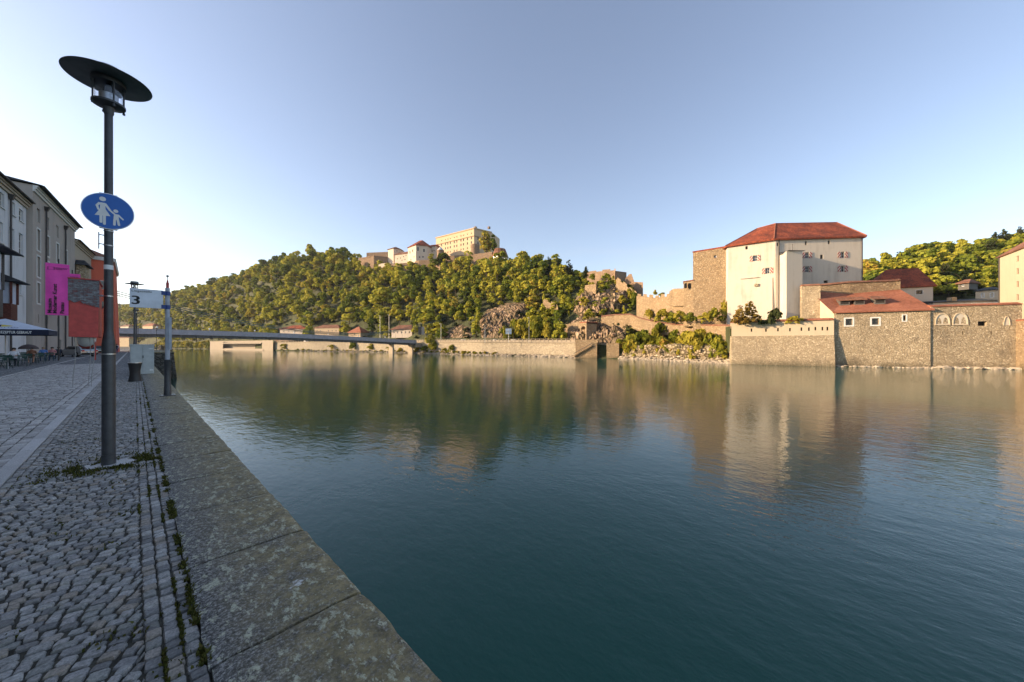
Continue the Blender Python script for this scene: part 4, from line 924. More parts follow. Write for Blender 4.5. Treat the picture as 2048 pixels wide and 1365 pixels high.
# ---- people: one skinned surface each
def person(label, loc, rz, pose, top, legs, hair='hair', name='person'):
    t = thing(name, label, 'person', loc); t.rotation_euler = (0, 0, rz)
    J = {}; E = []
    if pose == 'sit':
        J = dict(pel=(0, 0, .52, .15), spi=(0, -.04, .75, .145), che=(0, -.06, .98, .155), nec=(0, -.05, 1.12, .06), hea=(0, -.03, 1.24, .095), top=(0, -.02, 1.33, .075))
        for s, n in ((-1, 'l'), (1, 'r')):
            J.update({n+'h': (s*.10, .03, .52, .095), n+'k': (s*.13, .43, .52, .065), n+'a': (s*.12, .42, .09, .045), n+'t': (s*.12, .58, .04, .035), n+'s': (s*.19, -.05, 1.05, .06), n+'e': (s*.25, .08, .80, .045), n+'w': (s*.14, .33, .80, .035), n+'f': (s*.10, .42, .80, .03)})
    else:
        J = dict(pel=(0, 0, .93, .14), spi=(0, 0, 1.12, .13), che=(0, 0, 1.34, .15), nec=(0, .01, 1.49, .055), hea=(0, .02, 1.61, .09), top=(0, .02, 1.70, .07))
        for s, n in ((-1, 'l'), (1, 'r')):
            J.update({n+'h': (s*.09, 0, .90, .095), n+'k': (s*.09, s*.16, .50, .062), n+'a': (s*.09, s*.24-.08, .09, .042), n+'t': (s*.09, s*.24+.08, .04, .034), n+'s': (s*.18, 0, 1.42, .058), n+'e': (s*.24, -s*.08, 1.15, .044), n+'w': (s*.24, -s*.10+.06, .90, .034), n+'f': (s*.23, -s*.08+.10, .80, .03)})
    E = [('pel', 'spi'), ('spi', 'che'), ('che', 'nec'), ('nec', 'hea'), ('hea', 'top')]
    for n in 'lr': E += [('pel', n+'h'), (n+'h', n+'k'), (n+'k', n+'a'), (n+'a', n+'t'), ('che', n+'s'), (n+'s', n+'e'), (n+'e', n+'w'), (n+'w', n+'f')]
    ks = list(J); me = bpy.data.meshes.new('b'); me.from_pydata([J[k][:3] for k in ks], [(ks.index(a), ks.index(b)) for a, b in E], [])
    o = bpy.data.objects.new('b', me); col.objects.link(o); sm = o.modifiers.new('s', 'SKIN'); ss = o.modifiers.new('u', 'SUBSURF'); ss.levels = 1; ss.render_levels = 1
    for i, k in enumerate(ks): me.skin_vertices[0].data[i].radius = (J[k][3], J[k][3])
    me.skin_vertices[0].data[0].use_root = True
    dg = bpy.context.evaluated_depsgraph_get(); body = bpy.data.meshes.new_from_object(o.evaluated_get(dg)); bpy.data.objects.remove(o)
    body.name = 'body'; body.materials.clear()
    for m in (top, legs, 'skin', 'black'): body.materials.append(M_[m])
    zn, zh = J['nec'][2]+.0, J['pel'][2]
    for p in body.polygons:
        p.use_smooth = True; c = p.center
        hand = (abs(c.x) > .05 and (c.y > .22 and c.z > .72 if pose == 'sit' else c.z < .93 and abs(c.x) > .19))
        p.material_index = 2 if (c.z > zn or hand) else 3 if c.z < .08 else 1 if c.z < zh+(.06 if pose != 'sit' else .04) else 0
    b = bpy.data.objects.new('body', body); col.objects.link(b); b.parent = t
    hx, hy, hz = J['hea'][:3]
    hm = MB().lathe([(.10, .0), (.112, .05), (.10, .11), (.06, .15), (.01, .165)], (hx, hy-.022, hz-.01), 14); hm.build('hair', hair, t, True, local=True)
    MB().hexa([(hx-.015, hy+.085, hz-.03), (hx+.015, hy+.085, hz-.03), (hx+.012, hy+.115, hz-.025), (hx-.012, hy+.115, hz-.025)], [(hx-.01, hy+.085, hz+.03), (hx+.01, hy+.085, hz+.03), (hx+.008, hy+.09, hz+.03), (hx-.008, hy+.09, hz+.03)]).build('nose', 'skin', t, local=True)
    return t
person('person in a light blue shirt sitting at a cafe table', (-6.15, 57.25, 0), math.pi, 'sit', 'clothblue', 'jeans', 'hairblond')
person('person in a pink top sitting at a cafe table beside the blue shirt', (-5.62, 57.3, 0), math.pi, 'sit', 'clothpink', 'jeans')
person('person in dark navy top sitting with hands together at a cafe table', (-5.75, 62.95, 0), .3, 'sit', 'clothdark', 'clothdark')
person('person in brown clothes sitting under a small brown umbrella', (-6.18, 51.85, 0), math.pi, 'sit', 'clothbrown', 'skin')
person('person in grey sitting at a table beside the parasol pole', (-6.28, 45.85, 0), math.pi, 'sit', 'clothwhite', 'clothdark')
person('person in white shirt and jeans with dark backpack walking along the lane', (-2.3, 98, 0), .1, 'walk', 'clothwhite', 'jeans')
bp_ = thing('backpack', 'dark backpack worn by the walking person', 'backpack', (-2.3, 97.8, 1.0)); MB().lathe([(.10, 1.02), (.16, 1.08), (.17, 1.3), (.12, 1.46), (.03, 1.48)], (-2.3, 97.80, 0), 12).build('bag', 'clothdark', bp_, True); MB().box((-2.3, 97.66, 1.18), (.2, .08, .2)).build('pocket', 'clothdark', bp_)
um = thing('umbrella', 'small open brown umbrella over the person in brown', 'umbrella', (-6.4, 52.3, 1.0))
MB().lathe([(.58, 1.22), (.52, 1.38), (.36, 1.53), (.16, 1.62), (.01, 1.64)], (-6.4, 52.3, 0), 16, caps=False).build('canopy', 'umb', um, True); MB().tube((-6.4, 52.3, .75), (-6.4, 52.3, 1.66), .012, n=6).build('shaft', 'bin', um)
# ---- cars
def car(label, loc, rz, paint, L=4.4, estate=True, group=None):
    t = thing('parked_car', label, 'car', loc, group); t.rotation_euler = (0, 0, rz)
    pr = [(-L/2, .35), (-L/2, .75), (-L/2+.1, .95), (-L/2+.55, 1.40) if estate else (-L/2+.7, .98), (-L/2+1.3, 1.44), (.35, 1.42), (1.05, .97), (L/2-.2, .85), (L/2, .68), (L/2, .35), (L/2-.35, .22), (-L/2+.3, .22)]
    def ext(prof, w0, w1=None): mb = MB(); mb.hexa([(x, -w0 if z < 1 else -w0*.86, z) for x, z in prof], [(x, w0 if z < 1 else w0*.86, z) for x, z in prof]); return mb
    ext(pr, .86).build('body', paint, t, local=True, bevel=.05)
    for s in (-1, 1):
        g = [(-L/2+.85, 1.0), (-L/2+1.0, 1.34), (.28, 1.36), (.80, 1.0)]; MB().poly([(x, s*(.872 if z < 1.1 else .765), z) for x, z in g]).build('side_window', 'glass', t, local=True)
        for x in (-L/2+.8, L/2-.85):
            w = MB().tube((x, s*.70, .31), (x, s*.885, .31), .31, n=18).build('wheel', 'tyre', t, local=True); MB().tube((x, s*.86, .31), (x, s*.892, .31), .19, n=12).build('rim', 'steel', w, local=True)
        MB().box((-L/2+.01, s*.66, .80), (.1, .26, .18)).build('tail_light', 'tail', t, local=True); MB().box((L/2-.06, s*.62, .70), (.14, .3, .14)).build('headlight', 'globe', t, local=True)
    MB().poly([(-L/2+.135, -.68, 1.0), (-L/2+.135, .68, 1.0), (-L/2+.5, .62, 1.36), (-L/2+.5, -.62, 1.36)]).build('rear_window', 'glass', t, local=True)
    MB().poly([(1.0, -.70, 1.01), (1.0, .70, 1.01), (.42, .62, 1.37), (.42, -.62, 1.37)]).build('windscreen', 'glass', t, local=True)
    MB().box((-L/2-.02, 0, .45), (.12, 1.6, .16)).build('bumper', 'tyre', t, local=True); MB().box((-L/2-.085, 0, .62), (.012, .5, .11)).build('number_plate', 'signwhite', t, local=True)
    return t
car('silver estate car parked at the end of the cafe terrace', (-5.3, 75.5, 0), rad(122), 'carsilver')
car('blue grey car parked in front of the red house', (-4.6, 97, 0), rad(100), 'cargreen')
# ================================================================== FAR BANK: terrain
def lerp_tab(tab, x):
    if x <= tab[0][0]: return tab[0][1:]
    for a, b in zip(tab, tab[1:]):
        if x <= b[0]:
            t = (x-a[0])/(b[0]-a[0]); return tuple(p+(q-p)*t for p, q in zip(a[1:], b[1:]))
    return tab[-1][1:]
ZF = [(-500, 1000.), (0, 800.), (225, 640.), (300, 560.), (420, 455.), (545, 334.), (620, 300.), (700, 277.), (830, 228.), (960, 185.), (1080, 163.), (1150, 149.), (1240, 138.), (1350, 118.), (1460, 102.), (1667, 90.2), (1860, 82.5), (2040, 77.5), (2300, 70.), (2700, 62.)]
zf = lambda px: lerp_tab(ZF, px)[0]
# px: road level z, ridge py, ridge Z, toe Z offset (where the slope begins behind the road), slope shape
TB = [(-500, 3., 650, 1300., 40., 1.), (0, 3., 640, 1050., 40., 1.), (225, 3.5, 628, 860., 30., 1.), (300, 3.5, 612, 740., 25., 1.), (420, 4., 580, 600., 22., 1.), (450, 4., 568, 580., 22., 1.), (545, 4., 534, 520., 24., 1.), (600, 4., 524, 500., 24., 1.), (640, 4., 518, 480., 24., 1.), (720, 3.8, 530, 430., 22., 1.), (860, 3.2, 530, 385., 16., 1.), (1000, 2.8, 536, 330., 13., 1.), (1080, 2.6, 545, 290., 12., 1.1), (1150, 2.4, 556, 245., 11., 1.2), (1200, 2.0, 566, 215., 10., 1.2), (1240, 1.0, 576, 198., 8., 1.), (1285, 1.5, 592, 180., 12., 1.), (1385, 2.0, 608, 140., 11., 1.), (1458, 2.5, 612, 128., 8., 1.), (1560, 5.8, 600, 140., 16., 1.), (1700, 6., 570, 190., 40., 1.), (1760, 6., 545, 215., 50., 1.), (1850, 6., 512, 230., 55., 1.), (1950, 6., 510, 235., 60., 1.), (2048, 6., 490, 235., 60., 1.), (2300, 6., 470, 240., 60., 1.), (2700, 6., 470, 240., 60., 1.)]
def prof(px):
    zr, rpy, rZ, toe, sh = lerp_tab(TB, px); z0 = zf(px); zR = ZY(rpy, rZ)
    w = [(z0-9, -10.), (z0-.2, WZ-.35), (z0+2.4, WZ+.9), (z0+3.3, zr-.35), (z0+toe, zr-.2)]
    t0 = z0+toe
    for k, (a, b) in enumerate(((.22, .24*sh), (.48, .52*sh), (.75, .80), (1., 1.))): w.append((t0+(rZ-t0)*a, zr+(zR-zr)*min(b, 1)))
    w += [(rZ*1.12+6, zR+1), (rZ*1.5, zR-10), (rZ*2.4, zR-40)]
    return w
def terr(px, s):                               # s in [0, 11]
    w = prof(px); i = min(int(s), len(w)-2); t = s-i; Z = w[i][0]+(w[i+1][0]-w[i][0])*t; z = w[i][1]+(w[i+1][1]-w[i][1])*t
    r = ray(px); x, y_ = r[0]*Z, r[1]*Z
    if s > 4: k = min(1, (s-4)/.6)*min(1, max(.0, (Z-110)/60)); z += k*(4.*noise.noise(Vector((x*.018, y_*.018, 0)))+1.6*noise.noise(Vector((x*.06, y_*.06, 3))))
    return Vector((x, y_, z))
cols_ = np.concatenate([np.arange(-500, 200, 50), np.arange(200, 2100, 9), np.arange(2100, 2701, 60)]); rows_ = np.concatenate([[0, 1, 1.5, 2, 2.5, 3, 3.5], np.arange(4, 8.01, .12), np.arange(8.25, 11.01, .25)])
tm = MB(); gv = [tuple(terr(float(p), float(s))) for p in cols_ for s in rows_]; R_ = len(rows_)
tm.v = gv; tm.f = [(i*R_+j, (i+1)*R_+j, (i+1)*R_+j+1, i*R_+j+1) for i in range(len(cols_)-1) for j in range(R_-1)]
struct(tm.build('castle_hill', 'slope', None, True))
# distant wooded ridges closing the valley
for k, (nm, Zd, pts_) in enumerate((('far_hills', 1900, [(-400, 560), (0, 600), (150, 615), (225, 606), (300, 612), (420, 622), (600, 640), (900, 650)]),)):
    m = MB(); a = [P(px, 700, Zd) for px, _ in pts_]; top_ = []; 
    fine = np.linspace(-400, 900, 90)
    for px in fine: py = lerp_tab(pts_, px)[0]-4*noise.noise(Vector((px*.03, 1, 0)))-2*noise.noise(Vector((px*.13, 1, 0))); top_.append((P(px, 705, Zd), P(px, py, Zd*1.1), P(px, 705, Zd*1.5)))
    for p, q in zip(top_, top_[1:]): m.poly([p[0], q[0], q[1], p[1]]); m.poly([p[1], q[1], q[2], p[2]])
    struct(m.build(nm, 'far', None, True))

# ---- road along the far bank, retaining wall, railing
def bankpt(px, dz): Z = zf(px)+dz; return P2(px, Z)
RW = [float(x) for x in np.linspace(548, 1152, 62)]
wtop = lambda px: lerp_tab(TB, px)[0]
rw = thing('retaining_wall', 'long pale stone retaining wall carrying the river road', 'wall', (*bankpt(830, 2.6), -4))
m = MB()
for a, b in zip(RW, RW[1:]):
    pa, pb, qa, qb = bankpt(a, 2.2), bankpt(b, 2.2), bankpt(a, 3.6), bankpt(b, 3.6); ta, tb = wtop(a), wtop(b)
    m.hexa([(pa.x, pa.y, WZ-.5), (pb.x, pb.y, WZ-.5), (qb.x, qb.y, WZ-.5), (qa.x, qa.y, WZ-.5)], [(pa.x+.35, pa.y, ta), (pb.x+.35, pb.y, tb), (qb.x, qb.y, tb), (qa.x, qa.y, ta)])
m.build('masonry', 'ret_wall', rw)
m = MB()
for a, b in zip(RW, RW[1:]):
    pa, pb, qa, qb = bankpt(a, 2.0), bankpt(b, 2.0), bankpt(a, 3.7), bankpt(b, 3.7); ta, tb = wtop(a)+.003, wtop(b)+.003
    m.hexa([(pa.x, pa.y, ta), (pb.x, pb.y, tb), (qb.x, qb.y, tb), (qa.x, qa.y, ta)], [(pa.x, pa.y, ta+.3), (pb.x, pb.y, tb+.3), (qb.x, qb.y, tb+.3), (qa.x, qa.y, ta+.3)])
m.build('coping', 'concrete', rw)
m = MB()
for a, b in zip(RW, RW[1:]):
    pa, pb, qa, qb = bankpt(a, 3.75), bankpt(b, 3.75), bankpt(a, 12.), bankpt(b, 12.); ta, tb = wtop(a), wtop(b)
    m.poly([(pa.x, pa.y, ta+.1), (pb.x, pb.y, tb+.1), (qb.x, qb.y, tb+.1), (qa.x, qa.y, ta+.1)])
struct(m.build('river_road', 'asphalt'))
rr = thing('road_railing', 'pale railing with close upright posts along the river road', 'railing', (*bankpt(950, 2.6), 2.4))
line = [(bankpt(px, 2.75), wtop(px)+.3) for px in np.linspace(832, 1150, 40)]; tot = []
for (a, za_), (b, zb_) in zip(line, line[1:]): tot.append((b-a).length)
L_ = sum(tot); npost = 48; 
def along(d):
    for (a, za_), (b, zb_), l_ in zip(line, line[1:], tot):
        if d <= l_: t = d/l_; return Vector((*(a+(b-a)*t), za_+(zb_-za_)*t))
        d -= l_
    return Vector((*line[-1][0], line[-1][1]))
for k in range(npost+1): p = along(L_*k/npost*.9999); MB().box((p.x, p.y, p.z+.75), (.22, .22, 1.5)).build('post', 'concrete', rr)
for zz, r_ in ((1.42, .07), (.9, .05), (.4, .05)): MB().path([along(L_*k/40*.9999)+Vector((0, 0, zz)) for k in range(41)], r_, 5).build('rail', 'concrete', rr)
m = MB()
for k in range(40): a, b = along(L_*k/40*.9999), along(L_*(k+1)/40*.9999); m.poly([(a.x+.1, a.y, a.z+.05), (b.x+.1, b.y, b.z+.05), (b.x+.1, b.y, b.z+.8), (a.x+.1, a.y, a.z+.8)])
m.build('infill_panel', 'concrete', rr)
# left river-road railing beyond the bridge
rr2 = thing('road_balustrade', 'low pale balustrade on the retaining wall beyond the bridge', 'railing', (*bankpt(620, 2.6), 4.4))
for k in range(34):
    px = 552+k*5; p = bankpt(px, 2.75); MB().box((p.x, p.y, wtop(px)+.9), (.5, .5, 1.2)).build('post', 'concrete', rr2)
MB().path([Vector((*bankpt(px, 2.75), wtop(px)+1.5)) for px in range(552, 720, 12)], .12, 5).build('rail', 'concrete', rr2)
# ---- concrete river stairs left of the bridge
sp_ = thing('river_stairs', 'pale concrete river stairs with deep recess beside the far bank wall', 'stairs', (*P2(485, 372), -4))
def blk(t, name, mat, pa, Za, pb, Zb, zlo, zhi, dep):
    a, b = P2(pa, Za), P2(pb, Zb); r = ((a+b)/2).normalized()*dep
    return MB().prism([(p.x, p.y) for p in (a, b, b+r, a+r)], zlo, zhi).build(name, mat, t)
blk(sp_, 'pier', 'concrete', 524, 345, 546, 332, -5, ZY(681, 338), 14)
blk(sp_, 'pier', 'concrete', 420, 415, 446, 395, -5, ZY(683, 400), 12)
blk(sp_, 'back_wall', 'concrete', 440, 412, 526, 362, -5, ZY(682, 385), 8)
blk(sp_, 'slab', 'concrete', 446, 392, 522, 352, ZY(688, 370), ZY(685.5, 370), 14)
for k in range(4): blk(sp_, 'step', 'concrete', 422+k*3, 412-k*1.2, 526, 341+k*1.2, -4.6, WZ+.35+k*.4, 10)
# ---- stone abutments with the stair at the end of the wall
ab = thing('river_abutment', 'warm stone abutment with a narrow stair on its river face', 'abutment', (*P2(1180, 148), -4))
zt_ = ZY(680, 149)
blk(ab, 'pier', 'stone_warm', 1151, 147.0, 1194, 143.2, -6, zt_, 9)
blk(ab, 'recess_wall', 'stone_warm', 1192, 149.5, 1216, 147.5, -6, ZY(686, 147), 6)
blk(ab, 'pier', 'stone_warm', 1213, 141.8, 1238, 139.6, -6, ZY(687, 140), 10)
a, b = P(1148, 711, 146.7), P(1186, 690, 143.6)
for o_ in (0, .75): MB().tube(a+Vector((-.2, 0, o_)), b+Vector((-.2, 0, o_)), .13, n=6).build('stair_rail', 'woodgrey', ab)
for k in range(12): p = a+(b-a)*(k/12); MB().box(p+Vector((-.1, 0, -.2)), (.8, .9, .25)).build('step', 'stone_warm', ab)
# ---- arch gate on the road
g_ = thing('arch_gate', 'small stone gate house with a tall round arch on the river road', 'gate', (*P2(1178, 158), 2))
ga, gb_, gc = P2(1160, 160.5), P2(1173, 157.2), P2(1193, 158.0); zt_ = ZY(646, 158); zb_ = 2.0
fa = Fac(ga, gb_, zb_, zt_); fb = Fac(gb_, gc, zb_, ZY(648, 158)); m = MB(); fb.op.append(fb.rect(1183, 663, 1187, 671)); fb.wall(m, .6)
w_ = fa.L; n_ = 14; ar = w_*.36; zc = zt_-1.5-ar; arc_ = [(w_/2-ar*math.cos(math.pi*i/n_), zc+ar*math.sin(math.pi*i/n_)) for i in range(n_+1)]
gq = lambda u, z, d=0.: fa.O+fa.U*u+fa.V*z-fa.N*d
m.poly([gq(0, zb_), gq(w_/2-ar, zb_), gq(w_/2-ar, zt_), gq(0, zt_)]); m.poly([gq(w_/2+ar, zb_), gq(w_, zb_), gq(w_, zt_), gq(w_/2+ar, zt_)])
for p, q in zip(arc_, arc_[1:]): m.poly([gq(*p), gq(*q), gq(q[0], zt_), gq(p[0], zt_)]); m.poly([gq(*p), gq(*q), gq(*q, 2.5), gq(*p, 2.5)])
m.build('wall', 'stone_warm', g_)
bk = backpts([ga, gb_, gc], 5); MB().prism([(p.x, p.y) for p in (gb_*1.001, gc, *bk)], zb_, zt_-.6).build('rear_wall', 'stone_warm', g_)
MB().poly([gq(0, zb_, 2.4), gq(w_, zb_, 2.4), gq(w_, zt_-.5, 2.4), gq(0, zt_-.5, 2.4)]).build('passage', 'dark', g_)
MB().prism([(p.x, p.y) for p in (ga+(ga-gc)*.02, gb_*.997, gc*.998, *bk)], zt_-.0, zt_+.45).build('roof', 'tile2', g_)

# ================================================================== BRIDGE
BY = 203.; bt = thing('suspension_bridge', 'grey suspension footbridge deck with green cables across the river', 'bridge', (60, BY, 4))
xs = np.linspace(-12, 123, 28)
ztop = lambda x: EYE+6.3-(x+8)/131*3.4+1.6*math.sin(math.pi*(x+12)/135)*.5
for a, b in zip(xs, xs[1:]):
    za_, zb_ = ztop(a), ztop(b)
    for s in (-4, 4):
        MB().hexa([(a+.06, BY+s-.1, za_-1.65), (b-.06, BY+s-.1, zb_-1.65), (b-.06, BY+s+.1, zb_-1.65), (a+.06, BY+s+.1, za_-1.65)], [(a+.06, BY+s-.1, za_-.1), (b-.06, BY+s-.1, zb_-.1), (b-.06, BY+s+.1, zb_-.1), (a+.06, BY+s+.1, za_-.1)]).build('parapet_panel', 'bridge', bt)
for a in xs:
    z_ = ztop(a)
    for s in (-4.16, 4.16): MB().box((a, BY+s, z_-1.05), (.26, .2, 2.1)).build('parapet_post', 'bridge', bt)
    MB().box((a, BY, z_-2.65), (.35, 8.6, 1.1)).build('cross_beam', 'bridgeb', bt)
m = MB(); m2a, m2b, m3a, m3b = MB(), MB(), MB(), MB()
for a, b in zip(xs, xs[1:]):
    za_, zb_ = ztop(a), ztop(b)
    m.hexa([(a, BY-4.4, za_-2.1), (b, BY-4.4, zb_-2.1), (b, BY+4.4, zb_-2.1), (a, BY+4.4, za_-2.1)], [(a, BY-4.4, za_-1.68), (b, BY-4.4, zb_-1.68), (b, BY+4.4, zb_-1.68), (a, BY+4.4, za_-1.68)])
    for s, m2 in ((-3.4, m2a), (3.4, m2b)): m2.hexa([(a, BY+s-.15, za_-3.2), (b, BY+s-.15, zb_-3.2), (b, BY+s+.15, zb_-3.2), (a, BY+s+.15, za_-3.2)], [(a, BY+s-.15, za_-2.103), (b, BY+s-.15, zb_-2.103), (b, BY+s+.15, zb_-2.103), (a, BY+s+.15, za_-2.103)])
    for s, m3 in ((-4, m3a), (4, m3b)): m3.hexa([(a, BY+s-.14, za_-.09), (b, BY+s-.14, zb_-.09), (b, BY+s+.14, zb_-.09), (a, BY+s+.14, za_-.09)], [(a, BY+s-.14, za_), (b, BY+s-.14, zb_), (b, BY+s+.14, zb_), (a, BY+s+.14, za_)])
m.build('deck', 'bridge', bt); [q.build('girder', 'bridgeb', bt) for q in (m2a, m2b)]; [q.build('handrail', 'bridge', bt) for q in (m3a, m3b)]
# cables: a tower on the town side, low point near the far bank, anchored in the rock on the far side
XT, ZT, XL, XA, ZA = -14., 24., 86., 176., 30.
def cab(x):
    zl = ztop(86)+1.0
    return zl+(ZT-zl)*((XL-x)/(XL-XT))**2 if x < XL else zl+(ZA-zl)*((x-XL)/(XA-XL))**1.6
for s in (-4.2, 4.2):
    for d in (0, .8):
        MB().path([Vector((x, BY+s, cab(x)+d)) for x in np.linspace(XT, XA, 50)], .13, 5).build('cable', 'cable', bt)
    for x in np.arange(-4, 150, 9.0):
        if cab(x)-ztop(min(x, 123)) > .8: MB().tube((x, BY+s, ztop(min(x, 123))-.2), (x, BY+s, cab(x)), .05, n=4).build('hanger', 'cable', bt)
    MB().hexa([(XT-1.2, BY+s-1, -1), (XT+1.2, BY+s-1, -1), (XT+1.2, BY+s+1, -1), (XT-1.2, BY+s+1, -1)], [(XT-.7, BY+s-.7, ZT+1), (XT+.7, BY+s-.7, ZT+1), (XT+.7, BY+s+.7, ZT+1), (XT-.7, BY+s+.7, ZT+1)]).build('tower_leg', 'concrete', bt)
for x in (108, 121.5):
    MB().box((x, BY, (ztop(x)-3.2+WZ-1)/2), (.9, 5, ztop(x)-3.2-WZ+1)).build('pier', 'concrete', bt)
MB().prism([(122.5, BY-6), (140, BY-6), (140, BY+6), (122.5, BY+6)], 0, ztop(123)-1.68).build('abutment', 'concrete', bt)
for k, x in enumerate((6, 22, 38, 54, 70, 86, 102)):
    l_ = thing('bridge_lamp', 'small white globe lamp on the bridge parapet', 'lamp', (x, BY-4, ztop(x)), 'globe lamps on the bridge')
    MB().tube((x, BY-4, ztop(x)), (x, BY-4, ztop(x)+.35), .07, n=6).build('stem', 'bridge', l_); MB().lathe([(.05, .3), (.28, .5), (.32, .7), (.25, .95), (.05, 1.05)], (x, BY-4, ztop(x)), 10).build('globe', 'globe', l_, True)

# ================================================================== NIEDERHAUS: the riverside fortress
zT = 7.3
# main block
c1, c2, c3 = P2(1456, 112.4), P2(1551, 105.), P2(1725, 102.4); ze = 33.1
t = thing('white_keep', 'tall white fortress block with red hipped roof and striped shutters', 'castle', (*c2, zT))
bk = backpts([c1, c2, c3], 22); fL, fR = Fac(c1, c2, zT-5, ze), Fac(c2, c3, zT-5, ze)
def shutter_mat():
    m, n, l, b = newmat('striped_shutter'); uv = n.new('ShaderNodeTexCoord'); sx_ = n.new('ShaderNodeSeparateXYZ'); l.new(uv.outputs['UV'], sx_.inputs[0])
    ad = n.new('ShaderNodeMath'); ad.operation = 'ADD'; l.new(sx_.outputs[0], ad.inputs[0]); l.new(sx_.outputs[1], ad.inputs[1])
    mu = n.new('ShaderNodeMath'); mu.operation = 'MULTIPLY'; mu.inputs[1].default_value = 1.9; l.new(ad.outputs[0], mu.inputs[0])
    fr = n.new('ShaderNodeMath'); fr.operation = 'FRACT'; l.new(mu.outputs[0], fr.inputs[0]); gt = n.new('ShaderNodeMath'); gt.operation = 'GREATER_THAN'; gt.inputs[1].default_value = .5; l.new(fr.outputs[0], gt.inputs[0])
    mx = n.new('ShaderNodeMixRGB'); mx.inputs['Color1'].default_value = (.30, .035, .03, 1); mx.inputs['Color2'].default_value = (.50, .46, .40, 1); l.new(gt.outputs[0], mx.inputs['Fac']); l.new(mx.outputs[0], b.inputs['Base Color']); b.inputs['Roughness'].default_value = .8
    return m
M_['shutter'] = shutter_mat()
def shuttered(f, px, py, t, w=1.15, h=1.75):
    u, z = f.px(px, py); win = f.window((u-w/2, u+w/2, z-h/2, z+h/2), t, .45, 'trim', .10, (1, 1))
    for s in (-1, 1):
        a0, a1 = (u+s*w/2+s*.02, u+s*(w/2+.75)); q = [f.O+f.U*a+f.V*b+f.N*.1 for a, b in ((a0, z-h/2), (a1, z-h/2), (a1, z+h/2), (a0, z+h/2))]
        mb = MB(); mb.poly(q); ob = mb.build('shutter', 'shutter', win)
        uvl = ob.data.uv_layers.new(name='UVMap'); vals = [(0, 0), (.6, 0), (.6, 1), (0, 1)]
        for lp in ob.data.loops: uvl.data[lp.index].uv = vals[lp.vertex_index]
        sol = ob.modifiers.new('thick', 'SOLIDIFY'); sol.thickness = .07; sol.offset = 0
for px, py in ((1510, 517), (1535, 542)): shuttered(fL, px, py, t)
for px, py in ((1614, 511), (1685, 510), (1614, 539), (1685, 538)): shuttered(fR, px, py, t)
for f, px, py, w_, h_ in ((fL, 1493, 496, .6, 1.), (fR, 1555.5, 489, .5, 1.), (fR, 1612, 487, .55, 1.1), (fR, 1658, 485, .6, 1.1), (fR, 1643.5, 514, .8, 1.2), (fR, 1652, 564, 1.2, .8)):
    u, z = f.px(px, py); f.window((u-w_/2, u+w_/2, z-h_/2, z+h_/2), t, .5, None, glass='dark')
m = MB(); fL.wall(m, .5); fR.wall(m, .5); V = lambda p, z: (p.x, p.y, z)
ch = [c3, *bk, c1]
for p, q in zip(ch, ch[1:]): m.poly([V(p, zT-5), V(q, zT-5), V(q, ze), V(p, ze)])
m.build('wall', 'white', t)
# battered foot of the left front
d_ = fL.N; MB().hexa([V(c1+Vector((d_.x, d_.y))*1.1, zT-5), V(c2+Vector((d_.x, d_.y))*.9-(c2-c1)*.06, zT-5), V(c2-(c2-c1)*.06, zT-5), V(c1, zT-5)], [V(c1+Vector((d_.x, d_.y))*.25-(c2-c1)*.02, ZY(560, 111)), V(c2+Vector((d_.x, d_.y))*.2-(c2-c1)*.06, ZY(556, 106)), V(c2-(c2-c1)*.06, ZY(556, 106)), V(c1-(c2-c1)*.02, ZY(560, 111))]).build('battered_base', 'white', t)
foot = [c1, c2, c3, *bk]; zr_ = ZY(438, 112)-ze
r1 = P2(1514, 121.5); r2 = P2(1674, 115.5); r1b = P2(1551, 116.5)
o_ = lambda p, q: p+(p-(c2+bk[0])/2).normalized()*.9
E = [o_(p, 0) for p in foot]; m = MB(); zr1 = ze+zr_
m.poly([V(E[0], ze), V(E[1], ze), V(r1b, zr1), V(r1, zr1)]); m.poly([V(E[1], ze), V(E[2], ze), V(r2, zr1), V(r1b, zr1)]); m.poly([V(E[2], ze), V(E[3], ze), V(r2, zr1)]); m.poly([V(E[3], ze), V(E[4], ze), V(r1, zr1), V(r1b, zr1), V(r2, zr1)]); m.poly([V(E[4], ze), V(E[0], ze), V(r1, zr1)])
for i in range(5): a, b = E[i], E[(i+1) % 5]; m.poly([V(a, ze), V(b, ze), V(b, ze-.45), V(a, ze-.45)])
m.poly([V(p, ze-.45) for p in E]); rf = m.build('roof', 'tile', t)
for a, b in ((r1, r1b), (r1b, r2)): MB().tube(V(a, zr1+.02), V(b, zr1+.02), .18, n=6).build('ridge_tile', 'tile2', rf)
for a, b in ((E[0], r1), (E[1], r1b), (E[2], r2)): MB().tube(V(a, ze+.05), V(b, zr1+.02), .16, n=6).build('hip_tile', 'tile2', rf)
q_ = fR.O+fR.U*.9+fR.N*.15; MB().tube(q_+Vector((0, 0, zT)), q_+Vector((0, 0, ze-.5)), .11, n=6).build('downpipe', 'gutter', t)
q_ = fR.O+fR.U*(fR.L-.15)+fR.N*.15; MB().tube(q_+Vector((0, 0, zT)), q_+Vector((0, 0, ze-.5)), .13, n=6).build('downpipe', 'gutter', t)
u, z = fL.px(1500, 557); MB().frame(fL.O, fL.U, fL.V, fL.N, u-2.6, u+2.2, z, z+.18, .2, .45).build('ledge', 'white', t); u, z = fL.px(1513, 571); MB().frame(fL.O, fL.U, fL.V, fL.N, u-.5, u+.5, z-.4, z+.4, .35, .75).build('stone_console', 'stone_grey', t)
